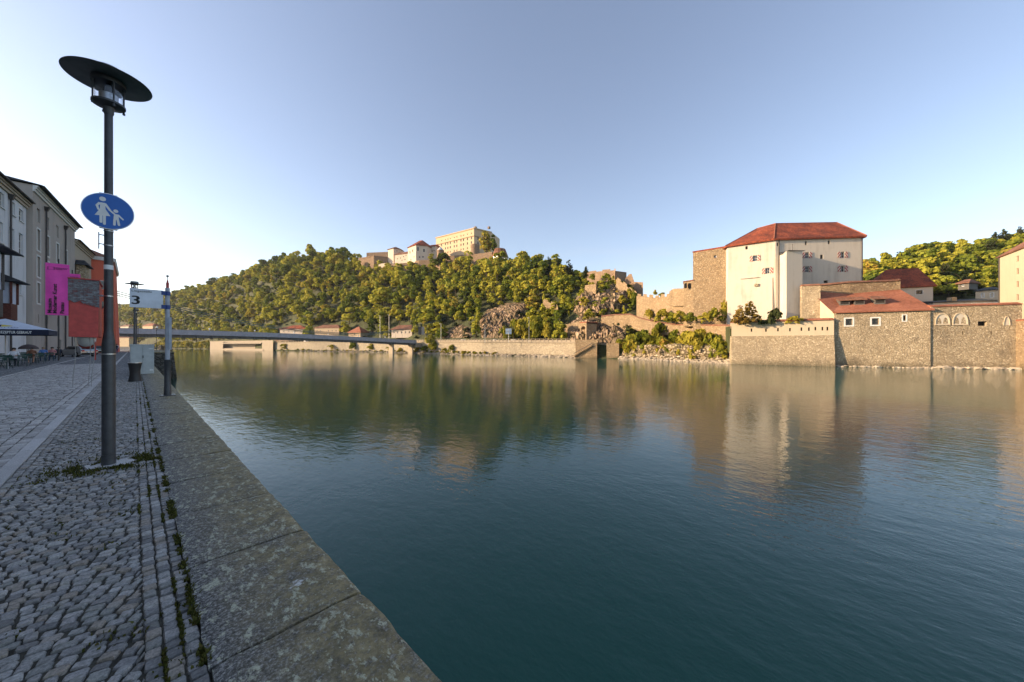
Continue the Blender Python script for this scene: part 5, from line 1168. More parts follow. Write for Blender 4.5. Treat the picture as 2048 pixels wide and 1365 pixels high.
# stair tower
s1, s2, s3 = P2(1566, 103.2), P2(1573, 99.6), P2(1605, 99.4); st_ = thing('stair_tower', 'white stair tower with slate lean-to roof on the front of the keep', 'tower', (*s2, zT))
zs = ZY(503, 100); bk2 = [s3+Vector((3.3, 2.6)), s1+Vector((1.8, 1.4))]
MB().prism([(p.x, p.y) for p in (s1, s2, s3, *bk2)], zT-3, zs).build('wall', 'white', st_)
e_ = [s1+Vector((-.5, -.1)), s2+Vector((-.5, -.4)), s3+Vector((.4, -.7)), bk2[0], bk2[1]]
MB().hexa([V(p, zs) for p in e_], [V(e_[0]*1.004, zs+.3), V(e_[1]*1.004, zs+.15), V(e_[2]*1.004, zs+.15), V(bk2[0], zs+1.1), V(bk2[1], zs+1.1)]).build('roof', 'slate', st_)
MB().tube(V(P2(1585, 101), zs+.5), V(P2(1585, 101), zs+2.4), .06, n=5).build('vent_pipe', 'gutter', st_)
# stone wing left of the keep
w1, w2 = P2(1386, 121.), P2(1457, 114.); wg = thing('stone_wing', 'high windowless rubble stone wing left of the white keep', 'wall', (*w1, 8))
zw = ZY(506, 121); bkw = backpts([w1, w2], 12); fw_ = Fac(w1, w2, 3, zw); m = MB(); fw_.window(fw_.rect(1428, 511, 1433, 516), wg, .5, None, glass='canvas'); fw_.wall(m, .5)
for p, q in ((w2, bkw[0]), (bkw[0], bkw[1]), (bkw[1], w1)): m.poly([V(p, 3), V(q, 3), V(q, zw), V(p, zw)])
m.build('wall', 'stone_warm', wg)
e_ = [w1+(w1-w2)*.015, w2, *bkw]; MB().hexa([V(p, zw) for p in e_], [V(e_[0], zw+.5), V(e_[1], zw+.5), V(bkw[0], zw+2.2), V(bkw[1], zw+2.2)]).build('roof', 'tile', wg)
# small turret and curtain wall with merlons left of the wing
tu = thing('wall_turret', 'small square stone turret at the foot of the rubble wing', 'turret', (*P2(1376, 122), 10))
blk(tu, 'wall', 'stone_warm', 1367, 124, 1386, 121, 8, ZY(563, 122), 4); blk(tu, 'roof', 'tile3', 1366, 123.8, 1387, 120.6, ZY(563, 122), ZY(561, 122), 4.4)
for px in (1369.5, 1377): fz = P2(px+1.5, 121.9); MB().box(V(fz, ZY(572, 122)), (.7, .7, 1.6), .6).build('loophole', 'dark', tu)
def wall_run(name, label, pts_, mat, thick=1.0, cap=None, merlon=None, loop=None):
    """pts: (px, Z, py_top, py_bottom) along the foot line"""
    t = thing(name, label, 'wall', (*P2(pts_[0][0], pts_[0][1]), ZY(pts_[0][3], pts_[0][1])))
    m = MB(); cm_ = MB(); n = Vector((.75, .5))*thick
    for a, b in zip(pts_, pts_[1:]):
        pa, pb = P2(a[0], a[1]), P2(b[0], b[1]); za1, zb1, za0, zb0 = ZY(a[2], a[1]), ZY(b[2], b[1]), ZY(a[3], a[1]), ZY(b[3], b[1])
        m.hexa([V(pa, za0), V(pb, zb0), V(pb+n, zb0), V(pa+n, za0)], [V(pa, za1), V(pb, zb1), V(pb+n, zb1), V(pa+n, za1)])
        if cap:
            k = Vector((-.25, -.12)); cm_.hexa([V(pa+k, za1+.003), V(pb+k, zb1+.003), V(pb+n-k, zb1+.003), V(pa+n-k, za1+.003)], [V(pa+k*.9, za1+.12), V(pb+k*.9, zb1+.12), V(pb+n*.5, zb1+.55), V(pa+n*.5, za1+.55)])
        if merlon:
            L2 = (pb-pa).length; q = max(1, int(L2/merlon))
            for i in range(q):
                c0, c1_ = (i+.18)/q, (i+.72)/q; p0, p1 = pa+(pb-pa)*c0, pa+(pb-pa)*c1_; z0_, z1_ = za1+(zb1-za1)*c0, za1+(zb1-za1)*c1_; hh = 1.1*random.uniform(.6, 1.1)
                MB().hexa([V(p0, z0_-.1), V(p1, z1_-.1), V(p1+n, z1_-.1), V(p0+n, z0_-.1)], [V(p0, z0_+hh), V(p1, z1_+hh), V(p1+n, z1_+hh), V(p0+n, z0_+hh)]).build('merlon', mat, t)
    m.build('masonry', mat, t)
    if cap: cm_.build('coping', cap, t)
    return t
wall_run('curtain_wall', 'crenellated stone curtain wall climbing between ruin and fortress', [(1274, 158, 592, 640), (1310, 148, 596, 640), (1345, 137, 592, 640), (1388, 122, 583, 640)], 'stone_warm', 1.2, merlon=3.0)
wall_run('curtain_wall', 'low stone wall stepping up to the square turret', [(1340, 136, 583, 610), (1346, 134.5, 578, 612), (1368, 126, 577, 612)], 'stone_warm', 1.)
wall_run('garden_wall', 'long stone terrace wall winding down to the fortress terrace', [(1203, 160, 634, 656), (1228, 156, 631, 660), (1262, 149, 630, 664), (1278, 145, 637, 662), (1310, 139, 645, 668), (1352, 131, 651, 672), (1400, 120, 652, 676), (1464, 104, 653, 688)], 'stone_warm', 1.0, cap='tile3')
# terrace wall with loopholes above rubble
q1, q2 = P2(1463, 101.2), P2(1668, 89.7); tw = thing('terrace_wall', 'rendered terrace wall with a row of loopholes above rubble footing', 'wall', (*q1, -4))
ztw = 7.9; fT = Fac(q1, q2, ZY(672, 96), ztw); m = MB()
for px, py in ((1503, 660), (1532, 660), (1556, 659), (1580, 659), (1603, 658), (1618, 658), (1631, 657), (1645, 657), (1655, 657)): u, z = fT.px(px, py); fT.window((u-.18, u+.18, z-.55, z+.35), tw, .4, None, glass='dark', name='loophole')
fT.wall(m, .4); inn = Vector((.85, .5)); m.poly([V(q1, ztw), V(q2, ztw), V(q2+inn, ztw), V(q1+inn, ztw)]); m.poly([V(q1+inn, zT-1), V(q2+inn, zT-1), V(q2+inn, ztw), V(q1+inn, ztw)]); m.build('parapet', 'cream', tw)
k = Vector((fT.N.x, fT.N.y)); MB().hexa([V(q1+k*1.5, -6), V(q2+k*1.5, -6), V(q2+inn*2, -6), V(q1+inn*2, -6)], [V(q1+k*.12, fT.z0), V(q2+k*.12, fT.z0), V(q2+inn, fT.z0), V(q1+inn, fT.z0)]).build('rubble_footing', 'stone_grey', tw)
MB().hexa([V(q1+k*.3, ztw+.003), V(q2+k*.3, ztw+.003), V(q2+inn+k*-.3, ztw+.003), V(q1+inn-k*.3, ztw+.003)], [V(q1+k*.3, ztw+.12), V(q2+k*.3, ztw+.12), V(q2+inn*.5, ztw+.6), V(q1+inn*.5, ztw+.6)]).build('tile_coping', 'tile2', tw)
MB().prism([(p.x, p.y) for p in (q1+inn, q2+inn, c3+Vector((2, -2)), bk[0], bk[1], c1+Vector((-1, 2)))], zT-8, zT-.4).build('terrace_fill', 'slope', tw)
# riverside stone house with the faded tile roof
e1, e2 = P2(1668, 90.2), P2(1861, 82.4); rh = thing('riverside_stone_house', 'rubble stone river house with faded red roof and three dormers', 'house', (*e1, -4))
zE = 10.0; fH = Fac(e1, e2, -6, zE); sd = Vector((.852, .523)); m = MB()
for r_ in ((1691, 638, 1705, 651), (1743.5, 637, 1758, 650)): fH.window(fH.rect(*r_), rh, .5, 'woodgrey', .09, (1, 1), surround='trim', sw=.32)
fH.window(fH.rect(1806, 631, 1812, 642), rh, .5, None, surround='trim', sw=.22, glass='dark')
fH.wall(m, .5); dp = 12.
f1, f2 = e1+sd*dp, e2+sd*dp
for p, q in ((e2, f2), (f2, f1)): m.poly([V(p, -6), V(q, -6), V(q, zE), V(p, zE)])
m.build('wall', 'stone_grey', rh)
zR1 = ZY(573, 99.5); rA, rB = e1+sd*dp*.92, P2(1800, 94.2); gm = MB(); gm.poly([V(e1, -6), V(f1, -6), V(f1, zE), V(rA, zR1-.15), V(e1, zE)])
gm.build('gable_wall', 'cream', rh)
k = Vector((fH.N.x, fH.N.y)); oe1, oe2 = e1+k*.5-(e2-e1).normalized()*.4, e2+k*.5+(e2-e1).normalized()*.5; m = MB(); rm = (rA+rB)/2
rA2 = rA-(e2-e1).normalized()*.4; zm = ZY(581, 96)
m.poly([V(oe1, zE-.1), V((oe1+oe2)/2, zE-.1), V(rm, zm), V(rA2, zR1)]); m.poly([V((oe1+oe2)/2, zE-.1), V(oe2, zE-.1), V(rB, zm), V(rm, zm)]); m.poly([V(oe2, zE-.1), V(f2, zE-.1), V(rB, zm)]); m.poly([V(f2, zE-.1), V(f1, zE-.1), V(rA2, zR1), V(rm, zm), V(rB, zm)])
m.poly([V(oe1, zE-.1), V(oe2, zE-.1), V(oe2, zE-.4), V(oe1, zE-.4)]); rf = m.build('roof', 'tile2', rh)
sl = (Vector(V(rm, zm))-Vector(V((oe1+oe2)/2, zE-.1))); 
for px in (1706, 1737, 1780):
    u, Z = hit(px, oe1, oe2); base = Vector(V(oe1+(oe2-oe1).normalized()*u, zE-.1))+sl*.30+Vector((0, 0, .15)); du = Vector((*(oe2-oe1).normalized(), 0)); dn = -Vector((fH.N.x, fH.N.y, 0))
    MB().hexa([base-du*1.0+Vector((0, 0, -.2)), base+du*1.0+Vector((0, 0, -.2)), base+du*1.0+dn*2.4+Vector((0, 0, .8)), base-du*1.0+dn*2.4+Vector((0, 0, .8))], [base-du*1.0+Vector((0, 0, 1.05)), base+du*1.0+Vector((0, 0, 1.05)), base+du*1.0+dn*2.4+Vector((0, 0, 1.85)), base-du*1.0+dn*2.4+Vector((0, 0, 1.85))]).build('dormer', 'woodgrey', rf)
    ro = MB().hexa([base-du*1.35-dn*.6+Vector((0, 0, 1.0)), base+du*1.35-dn*.6+Vector((0, 0, 1.0)), base+du*1.35+dn*2.8+Vector((0, 0, 2.05)), base-du*1.35+dn*2.8+Vector((0, 0, 2.05))], [base-du*1.35-dn*.6+Vector((0, 0, 1.14)), base+du*1.35-dn*.6+Vector((0, 0, 1.14)), base+du*1.35+dn*2.8+Vector((0, 0, 2.2)), base-du*1.35+dn*2.8+Vector((0, 0, 2.2))]); ro.build('dormer_roof', 'tile3', rf)
    MB().frame(base, du, UZ, Vector((fH.N.x, fH.N.y, 0)), -.75, .75, .15, .9, .003, .03).build('dormer_opening', 'dark', rf)
# upper walls behind
wall_run('bastion_wall', 'dark rubble wall between stair tower and river house', [(1604, 97.8, 573, 650), (1641, 95.5, 571, 650)], 'stone_grey', 1.0, cap='tile3')
wall_run('bastion_wall', 'pale stone wall running behind the river house roof', [(1640, 98.6, 572, 640), (1700, 96.5, 566, 640), (1788, 94.4, 563, 640), (1801, 94.0, 561, 640)], 'stone_warm', 1.0, cap='tile3')
# long river wall with blind arches
r1_, r2_ = P2(1861.5, 82.6), P2(2044, 77.2); lw = thing('river_wall', 'long rubble river wall with two blind arches and a tile coping', 'wall', (*r1_, -4))
zL = ZY(612, 80.); fW = Fac(r1_, r2_, -6, zL); m = MB()
def niche(f, t, x0, y0, x1, y1, pointed=False, inner=True):
    u0, u1, z0, z1 = f.rect(x0, y0, x1, y1); uc, hw_ = (u0+u1)/2, (u1-u0)/2; n_ = 12
    arc_ = [(uc-hw_*math.cos(math.pi*i/n_), z0+(z1-z0)*((math.sin(math.pi*i/n_))**(.7 if not pointed else 1.15))) for i in range(n_+1)]
    g = lambda u, z, d: f.O+f.U*u+f.V*z-f.N*d
    b_ = MB(); b_.poly([g(u0, z0, .006-.03), *[g(u, z, -.02) for u, z in arc_], g(u1, z0, -.02)]); nb = b_.build('blind_arch', 'white', t)
    rim = MB(); 
    for p, q in zip(arc_, arc_[1:]):
        o1, o2 = (uc+(p[0]-uc)*1.12, z0+(p[1]-z0)*1.1), (uc+(q[0]-uc)*1.12, z0+(q[1]-z0)*1.1)
        rim.hexa([g(*p, -.01), g(*q, -.01), g(*o2, -.01), g(*o1, -.01)], [g(*p, -.16), g(*q, -.16), g(*o2, -.16), g(*o1, -.16)])
    rim.build('arch_rim', 'cream', nb)
    if inner:
        for s in (-1, 1):
            c_ = uc+s*hw_*.48; h_ = (z1-z0)*.62; ar2 = [(c_-hw_*.36*math.cos(math.pi*i/10), z0+.1+h_*math.sin(math.pi*i/10)) for i in range(11)]
            MB().poly([g(u, z, -.03) for u, z in ar2]).build('inner_arch', 'stone_grey', nb)
        MB().frame(f.O, f.U, f.V, f.N, u0-.15, u1+.15, z0-.18, z0, -.02, .2).build('arch_sill', 'cream', nb)
niche(fW, lw, 1871, 629, 1898, 649); niche(fW, lw, 1906, 627.5, 1934, 649)
fW.window(fW.rect(1956, 643, 1974, 652), lw, .9, None, glass='dark', name='opening')
fW.window(fW.rect(1924.5, 663, 1927, 670), lw, .5, None, glass='dark', name='slit'); fW.window(fW.rect(1981.5, 662, 1984, 670), lw, .5, None, glass='dark', name='slit')
niche(fW, lw, 2007, 634, 2019, 651, True, False)
fW.wall(m, .6); k = Vector((-fW.N.x, -fW.N.y))
m.poly([V(r1_, -6), V(r1_+k*1.6, -6), V(r1_+k*1.6, zL), V(r1_, zL)]); m.poly([V(r1_+k*1.6, 0), V(r2_+k*1.6, 0), V(r2_+k*1.6, zL), V(r1_+k*1.6, zL)]); m.poly([V(r1_, zL), V(r2_, zL), V(r2_+k*1.6, zL), V(r1_+k*1.6, zL)])
m.build('masonry', 'stone_grey', lw)
MB().hexa([V(r1_-k*.25, zL+.003), V(r2_-k*.25, zL+.003), V(r2_+k*1.8, zL+.003), V(r1_+k*1.8, zL+.003)], [V(r1_-k*.25, zL+.1), V(r2_-k*.25, zL+.1), V(r2_+k*1.0, zL+.6), V(r1_+k*1.0, zL+.6)]).build('tile_coping', 'tile2', lw)
cw = thing('corner_bastion', 'sunlit stone corner bastion at the end of the river wall', 'wall', (*P2(2046, 76.5), -4))
a, b = P2(2043.5, 76.3), P2(2250, 66.); MB().hexa([V(a-k*.9, -6), V(b-k*.9, -6), V(b+k*4, -6), V(a+k*4, -6)], [V(a-k*.2, ZY(642, 76)), V(b-k*.2, ZY(642, 76)), V(b+k*4, ZY(642, 76)), V(a+k*4, ZY(642, 76))]).build('masonry', 'stone_warm', cw); MB().hexa([V(a-k*.4, ZY(642, 76)+.003), V(b-k*.4, ZY(642, 76)+.003), V(b+k*4, ZY(642, 76)+.003), V(a+k*4, ZY(642, 76)+.003)], [V(a-k*.4, ZY(640, 76)), V(b-k*.4, ZY(640, 76)), V(b+k*4, ZY(637, 76)), V(a+k*4, ZY(637, 76))]).build('coping', 'tile2', cw)
# rear house with the dark red hip roof
a, b = P2(1748, 116.), P2(1866, 110.); rb_ = thing('rear_house', 'white house with steep dark red hipped roof behind the river house', 'house', (*a, 8)); zq = ZY(572, 110); bkq = backpts([a, b], 12); fq = Fac(a, b, 5, zq)
fq.window(fq.rect(1832, 581, 1845, 589), rb_, .4, 'woodgrey', .09, (1, 0), surround='trim', sw=.15); m = MB(); fq.wall(m, .4)
for p, q in ((b, bkq[0]), (bkq[0], bkq[1]), (bkq[1], a)): m.poly([V(p, 5), V(q, 5), V(q, zq), V(p, zq)])
m.build('wall', 'white', rb_); hip_roof([a, b, *bkq], zq, ZY(536, 118)-zq, P2(1772, 121.), P2(1836, 118.), .7).build('roof', 'tile', rb_)
# low flat-roofed range, yellow house, right house
a, b = P2(1867, 104.), P2(1996, 99.); lr = thing('low_range', 'low grey roofed range with a stubby chimney behind the river wall', 'building', (*a, 8)); zq = ZY(604, 101); bkq = backpts([a, b], 8)
MB().prism([(p.x, p.y) for p in (a, b, *bkq)], 5, zq).build('wall', 'house_white', lr); rr_ = MB().hexa([V(p, zq) for p in (a*.995, b*.995, *bkq)], [V(a*.995, zq+.25), V(b*.995, zq+.25), V(bkq[0], zq+1.6), V(bkq[1], zq+1.2)]).build('roof', 'slate', lr); cc = P2(1903.5, 103.2); MB().box(V(cc, zq+.75), (1.5, 1.2, 1.6), .6).build('chimney', 'stone_grey', rr_)
a, b = P2(1951, 118.), P2(1998, 114.); yh = thing('yellow_house', 'small yellow rendered house beside the tall cream house', 'house', (*a, 8)); zq = ZY(580, 116); bkq = backpts([a, b], 9); fq = Fac(a, b, 5, zq)
for r_ in ((1963, 587, 1968, 595), (1981, 586, 1987, 595)): fq.window(fq.rect(*r_), yh, .3, 'trim', .08, (1, 0), surround='trim', sw=.14)
m = MB(); fq.wall(m, .3); 
for p, q in ((b, bkq[0]), (bkq[0], bkq[1]), (bkq[1], a)): m.poly([V(p, 5), V(q, 5), V(q, zq), V(p, zq)])
m.build('wall', 'cream', yh); hip_roof([a, b, *bkq], zq, 1.2, (a+bkq[1])/2+(b-a)*.3, (b+bkq[0])/2-(b-a)*.3, .4).build('roof', 'slate', yh)
a, b, c_ = P2(1993, 101.), P2(1999, 97.5), P2(2190, 68.5); th = thing('cream_house', 'tall cream house with brown tile roof and small shuttered windows', 'house', (*b, 8)); zq = ZY(514, 97.5); bkq = backpts([b, c_], 12); fq = Fac(b, c_, 5, zq)
for py in (518, 543, 569, 595):
    for px in (2035, 2085, 2140):
        u, Z = hit(px, b, c_); z = ZY(py, hit(2035, b, c_)[1]); fq.window((u-.5, u+.5, z-.75, z+.75), th, .3, 'wood', .12, (1, 0))
m = MB(); fq.wall(m, .3)
for p, q in ((c_, bkq[0]), (bkq[0], bkq[1]), (bkq[1], b)): m.poly([V(p, 5), V(q, 5), V(q, zq), V(p, zq)])
m.build('wall', 'cream', th); hip_roof([b, c_, *bkq], zq, 5.5, (b+bkq[1])/2+(c_-b)*.18, (c_+bkq[0])/2-(c_-b)*.15, .9).build('roof', 'tile3', th)
q_ = fq.O+fq.U*.15+fq.N*.16; MB().tube(q_+Vector((0, 0, 8)), q_+Vector((0, 0, zq-.3)), .12, n=6).build('downpipe', 'gutter', th)
# ================================================================== OBERHAUS: castle on the hill
V = lambda p, z: (p.x, p.y, z)
def bld(name, label, cat, corners, ztop, zbot, deep, mat, wins=(), roof=None, wframe=None, cornice=None, parent_loc=None):
    pts_ = [P2(*c) for c in corners]; bkp = backpts(pts_, deep); t = thing(name, label, cat, (*pts_[0], zbot))
    fs = [Fac(a, b, zbot, ztop) for a, b in zip(pts_, pts_[1:])]; m = MB()
    for (k, px, z, w_, h_) in wins:
        u, Z = hit(px, fs[k].A, fs[k].B); fs[k].window((u-w_/2, u+w_/2, z-h_/2, z+h_/2), t, .5, wframe, .18, (0, 0), glass='glass')
    for f in fs: f.wall(m, .6)
    ch = [pts_[-1], *bkp, pts_[0]]
    for p, q in zip(ch, ch[1:]): m.poly([V(p, zbot), V(q, zbot), V(q, ztop), V(p, ztop)])
    if not roof: m.poly([V(p, ztop) for p in [*pts_, *bkp]])
    m.build('wall', mat, t)
    if cornice:
        for z, hh, d, cm_ in cornice:
            for f in fs: MB().frame(f.O, f.U, f.V, f.N, -d, f.L+d, z, z+hh, .004, d).build('cornice', cm_, t)
    if roof:
        h, rm, ra, rb = roof; allp = [*pts_, *bkp]
        c = sum(allp, Vector((0, 0)))/len(allp); A = c+(pts_[0]+bkp[1]-2*c)*.5*ra; B = c+(pts_[-1]+bkp[0]-2*c)*.5*rb
        hip_roof(allp, ztop, h, A, B, .8, .4).build('roof', rm, t)
    return t, fs
zc = lambda py, Z: ZY(py, Z)
# great cream block
z_top = zc(456, 375); zb = zc(520, 375)-6; cols10 = (883, 891, 895.8, 900.7, 908.5, 913.8, 922, 927, 935, 943)
wins = []
for px in cols10:
    for py, w_, h_ in ((467, 1.3, 1.2), (476.5, 1.6, 2.6), (485.5, 1.6, 2.6), (495, 1.3, 1.8)): wins.append((0, px, zc(py, 377), w_, h_))
for px in (956, 962, 969, 975):
    for py, h_ in ((477, 2.8), (485.5, 2.6)): wins.append((1, px, zc(py, 377), 1.7, h_))
t, fs = bld('castle_palace', 'great cream castle block with many windows and a flat balustraded top', 'castle', [(872, 409), (948, 375), (982, 388)], z_top, zb, 28, 'far_cream', wins, cornice=[(z_top-.9, .9, .7, 'far_cream'), (zc(466.5, 375)-3.4, .6, .4, 'stone_castle')])
for a_, b_ in ((951, 1), (978, 1)): p = P2(a_, 378); MB().box(V(p, z_top+1), (2.2, 2.2, 2.2)).build('roof_turret', 'stone_castle', t)
p = P2(948, 376); MB().lathe([(5.2, zc(520, 375)-4), (4.6, zc(497, 375)), (4.9, zc(496, 375)), (4.9, zc(490, 375)), (4.5, zc(489, 375))], (p.x+1.5, p.y, 0), 18).build('corner_tower', 'stone_castle', t)
# white tower with the red roof
wins = [(k, px, zc(py, 370), 1.5, h_) for k, px, py, h_ in ((0, 820, 502, 3), (0, 825.5, 501, 3), (1, 836, 499, 4), (1, 848, 501, 3.2), (0, 822, 518, 1.6), (1, 839, 515, 1.4), (1, 846, 514, 1.4), (0, 828, 514, 1.4))]
bld('castle_tower', 'white castle tower with tall red hipped roof', 'castle', [(816, 379), (832, 368), (855, 372)], zc(491, 370), zc(535, 370)-4, 18, 'far_white', wins, (zc(475, 374)-zc(491, 374), 'tile', .15, .15))
bld('castle_link', 'white linking wing with a red roof beside the castle tower', 'castle', [(854, 381), (872, 378)], zc(493, 380), zc(520, 380)-6, 14, 'far_white', [(0, px, zc(py, 380), 1.2, 1.6) for px, py in ((858, 505), (864, 503), (868, 502), (860, 512))], (3.5, 'tile', .7, .7))
bld('castle_range', 'low white castle range with red roof and small windows', 'castle', [(790, 388), (816, 381)], zc(508, 384), zc(535, 384)-5, 12, 'far_white', [(0, px, zc(py, 384), 1.1, 1.3) for px, py in ((795, 517), (801, 516), (807, 514), (812, 512), (804, 521), (810, 520))], (3.6, 'tile3', .8, .8))
bld('castle_gatehouse', 'small white gatehouse with pyramid red roof left of the castle range', 'castle', [(776, 398), (787, 392), (800, 396)], zc(498, 395), zc(520, 395)-6, 9, 'far_white', [(1, 794, zc(502, 394), 1, 1)], (zc(492, 396)-zc(498, 396), 'tile3', .1, .1))
bld('castle_bastion', 'broad brown stone bastion at the left end of the castle', 'castle', [(717, 404), (748, 392), (784, 400)], zc(512, 393), zc(545, 393)-8, 30, 'stone_castle', cornice=[(zc(513, 393)-.6, .5, .3, 'stone_castle')])
bld('castle_upper_bastion', 'grass topped upper bastion behind the brown stone bastion', 'castle', [(733, 428), (775, 424)], zc(505, 426), zc(520, 426)-8, 20, 'stone_castle')
bld('castle_battery', 'white low battery building under the bastion', 'castle', [(757, 386), (781, 380)], zc(527, 383), zc(545, 383)-8, 8, 'far_white')
for lb_, nm, cs, pt, pb_ in (('angular brown stone wall below the white castle range', 'castle_outwork', [(779, 374), (799, 366), (833, 362)], 527, 552), ('brown stone wall with buttress below the castle tower', 'castle_outwork', [(830, 360), (838, 356), (880, 352)], 521, 546), ('long brown curtain wall under the cream castle block', 'castle_curtain', [(885, 362), (945, 350)], 508, 540), ('tall brown curtain wall between the cream block and the round tower', 'castle_curtain', [(942, 349), (984, 338)], 504, 540), ('square stone outwork below the round turret', 'castle_outwork', [(872, 352), (880, 346), (895, 347)], 527, 548)):
    bld(nm, lb_, 'castle wall', cs, zc(pt, cs[1][1]), zc(pb_, cs[1][1])-4, 8, 'stone_castle')
rt = thing('castle_turret', 'round stone turret before the cream castle block', 'turret', (*P2(881, 352), 80)); p = P2(881, 353)
MB().lathe([(3.8, zc(530, 352)), (3.4, zc(504, 352)), (3.6, zc(503.5, 352)), (3.5, zc(501, 352))], (p.x, p.y, 0), 16).build('wall', 'stone_castle', rt, True); MB().lathe([(3.7, zc(501, 352)), (.1, zc(493, 352))], (p.x, p.y, 0), 16).build('roof', 'trim', rt, True)
# round tower in scaffolding
rt = thing('scaffolded_tower', 'round castle tower wrapped in white scaffold with conical red roof', 'tower', (*P2(1000, 334), 75)); p = P2(1000, 340); z1, z0 = zc(513, 334), zc(540, 334)
MB().lathe([(7.2, z0-4), (7.2, z1)], (p.x, p.y, 0), 14).build('wall', 'far_white', rt); MB().lathe([(8.4, z1), (5.2, zc(498, 338)), (.3, zc(495, 338))], (p.x, p.y, 0), 14).build('roof', 'tile3', rt)
for k in range(4): MB().lathe([(8.6, z0+1+k*2.6), (8.6, z0+1.25+k*2.6), (7.3, z0+1.26+k*2.6)], (p.x, p.y, 0), 14).build('scaffold_deck', 'woodgrey', rt)
for k in range(14): a = 2*math.pi*k/14; MB().tube((p.x+8.6*math.cos(a), p.y+8.6*math.sin(a), z0-3), (p.x+8.6*math.cos(a), p.y+8.6*math.sin(a), z1), .12, n=4).build('scaffold_pole', 'steel', rt)
# ---- terrain lookup by pixel row
def terr_at(px, py, lo=3.6):
    hi = 8.0
    for _ in range(18):
        mid = (lo+hi)/2; p = terr(px, mid); q = topx(*p)[1]
        if q > py: lo = mid
        else: hi = mid
    return terr(px, (lo+hi)/2), (lo+hi)/2
# ---- ruined walls on the middle crag
wall_run('ruined_wall', 'ruined stone wall with broken top on the crag beside the forest', [(1174, 214, 546, 570), (1200, 207, 543, 566), (1229, 201, 541, 560), (1232, 199, 543, 566)], 'stone_castle', 2.0, merlon=6)
wall_run('ruined_wall', 'ruined wall returning into shade behind the crag', [(1230, 199, 542, 566), (1253, 206, 545, 572)], 'stone_castle', 2.)
wall_run('ruined_gable', 'jagged ruined gable on the crag', [(1252, 196, 556, 588), (1258, 195, 549, 588), (1263, 194, 548, 588), (1268, 193, 562, 590)], 'stone_castle', 2.5)
wall_run('ruin_tower', 'square reddish ruin tower at the end of the crag', [(1266, 190, 564, 596), (1286, 185, 565, 598)], 'stone_castle', 7)
wall_run('stepped_wall', 'stepped rubble wall climbing down the crag', [(1233, 188, 558, 575), (1245, 184, 566, 585), (1257, 180, 576, 595), (1268, 176, 584, 602), (1276, 172, 590, 605)], 'stone_warm', 1.2, merlon=2.5)
wall_run('crag_wall', 'short pale wall on the ledge of the crag', [(1170, 190, 571, 590), (1192, 184, 568, 588)], 'stone_warm', 1.5)
wall_run('hill_wall', 'pale wall with merlons half hidden in the hillside trees', [(1086, 196, 600, 622), (1100, 193, 606, 625), (1113, 190, 611, 628), (1116, 184, 620, 642)], 'stone_warm', 1.2, merlon=2.5)
wall_run('hill_wall', 'low pale wall on the slope under the round tower', [(1018, 305, 536, 546), (1062, 290, 539, 548)], 'stone_castle', 1.2)
wall_run('road_rock_wall', 'brown stone retaining wall at the foot of the slope', [(1128, 172, 650, 690), (1148, 168, 646, 690), (1162, 165, 642, 690)], 'stone_warm', 1.5)
for px, py, Z, h in ((1044, 558, 250, 8.), (1016, 554, 262, 5.), (1067, 531, 285, 7)):
    w = thing('watch_turret', {1044: 'slender stone turret among the trees under the castle', 1016: 'stub of white wall among the trees under the castle', 1067: 'round stone turret at the edge of the hillside wall'}[px], 'turret', (*P2(px, Z), ZY(py, Z)-h)); p = P2(px, Z)
    MB().lathe([(1.9, ZY(py, Z)-h-6), (1.7, ZY(py, Z)), (1.9, ZY(py, Z)+.1), (1.9, ZY(py, Z)+.6)], (p.x, p.y, 0), 12).build('wall', 'stone_castle', w); MB().lathe([(2.1, ZY(py, Z)+.6), (.1, ZY(py, Z)+1.2)], (p.x, p.y, 0), 12).build('cap', 'stone_castle', w)
# ---- cliffs: rock built out of the slope
def cliff(name, outline, push, seed, step=3.0, mat='rock', lo=3.6):
    xs_ = [p[0] for p in outline]; ys_ = [p[1] for p in outline]; nx = int((max(xs_)-min(xs_))/step)+1; ny = int((max(ys_)-min(ys_))/step)+1
    def inside(x, y_):
        c = False; n = len(outline)
        for i in range(n):
            x1, y1 = outline[i]; x2, y2 = outline[(i+1) % n]
            if (y1 > y_) != (y2 > y_) and x < (x2-x1)*(y_-y1)/(y2-y1)+x1: c = not c
        return c
    def edge(x, y_): return min((Vector((x, y_))-(Vector(a)+(Vector(b)-Vector(a))*max(0, min(1, (Vector((x, y_))-Vector(a)).dot(Vector(b)-Vector(a))/(Vector(b)-Vector(a)).length_squared)))).length for a, b in zip(outline, outline[1:]+outline[:1]))
    idx = {}; m = MB()
    for i in range(nx+1):
        for j in range(ny+1):
            x, y_ = min(xs_)+i*step, min(ys_)+j*step
            ins = inside(x, y_); e = edge(x, y_)
            if not ins and e > step*1.2: continue
            p, s = terr_at(x, y_, lo); k = min(1, e/14) if ins else -.3
            q = Vector((p.x*.12, p.y*.12, p.z*.12)); d = push*k*(1+.5*noise.noise(q+Vector((seed, 0, 0))))+(abs(noise.noise(q*2.2+Vector((seed, 3, 0))))*3.2+noise.noise(q*5)*1.3+noise.noise(q*11)*.6)*max(k, 0)
            r = ray(x); v = Vector((r[0], r[1], 0)).normalized(); idx[i, j] = len(m.v); m.v.append(tuple(p-v*d+Vector((0, 0, .3*d))))
    for (i, j) in list(idx):
        c = [(i, j), (i+1, j), (i+1, j+1), (i, j+1)]
        if all(q in idx for q in c): m.f.append(tuple(idx[q] for q in c))
    return struct(m.build(name, mat))
cliff('rock_cliff', [(962, 676), (958, 640), (975, 618), (1010, 606), (1050, 604), (1062, 618), (1050, 640), (1020, 655), (1010, 678)], 3.5, 1)
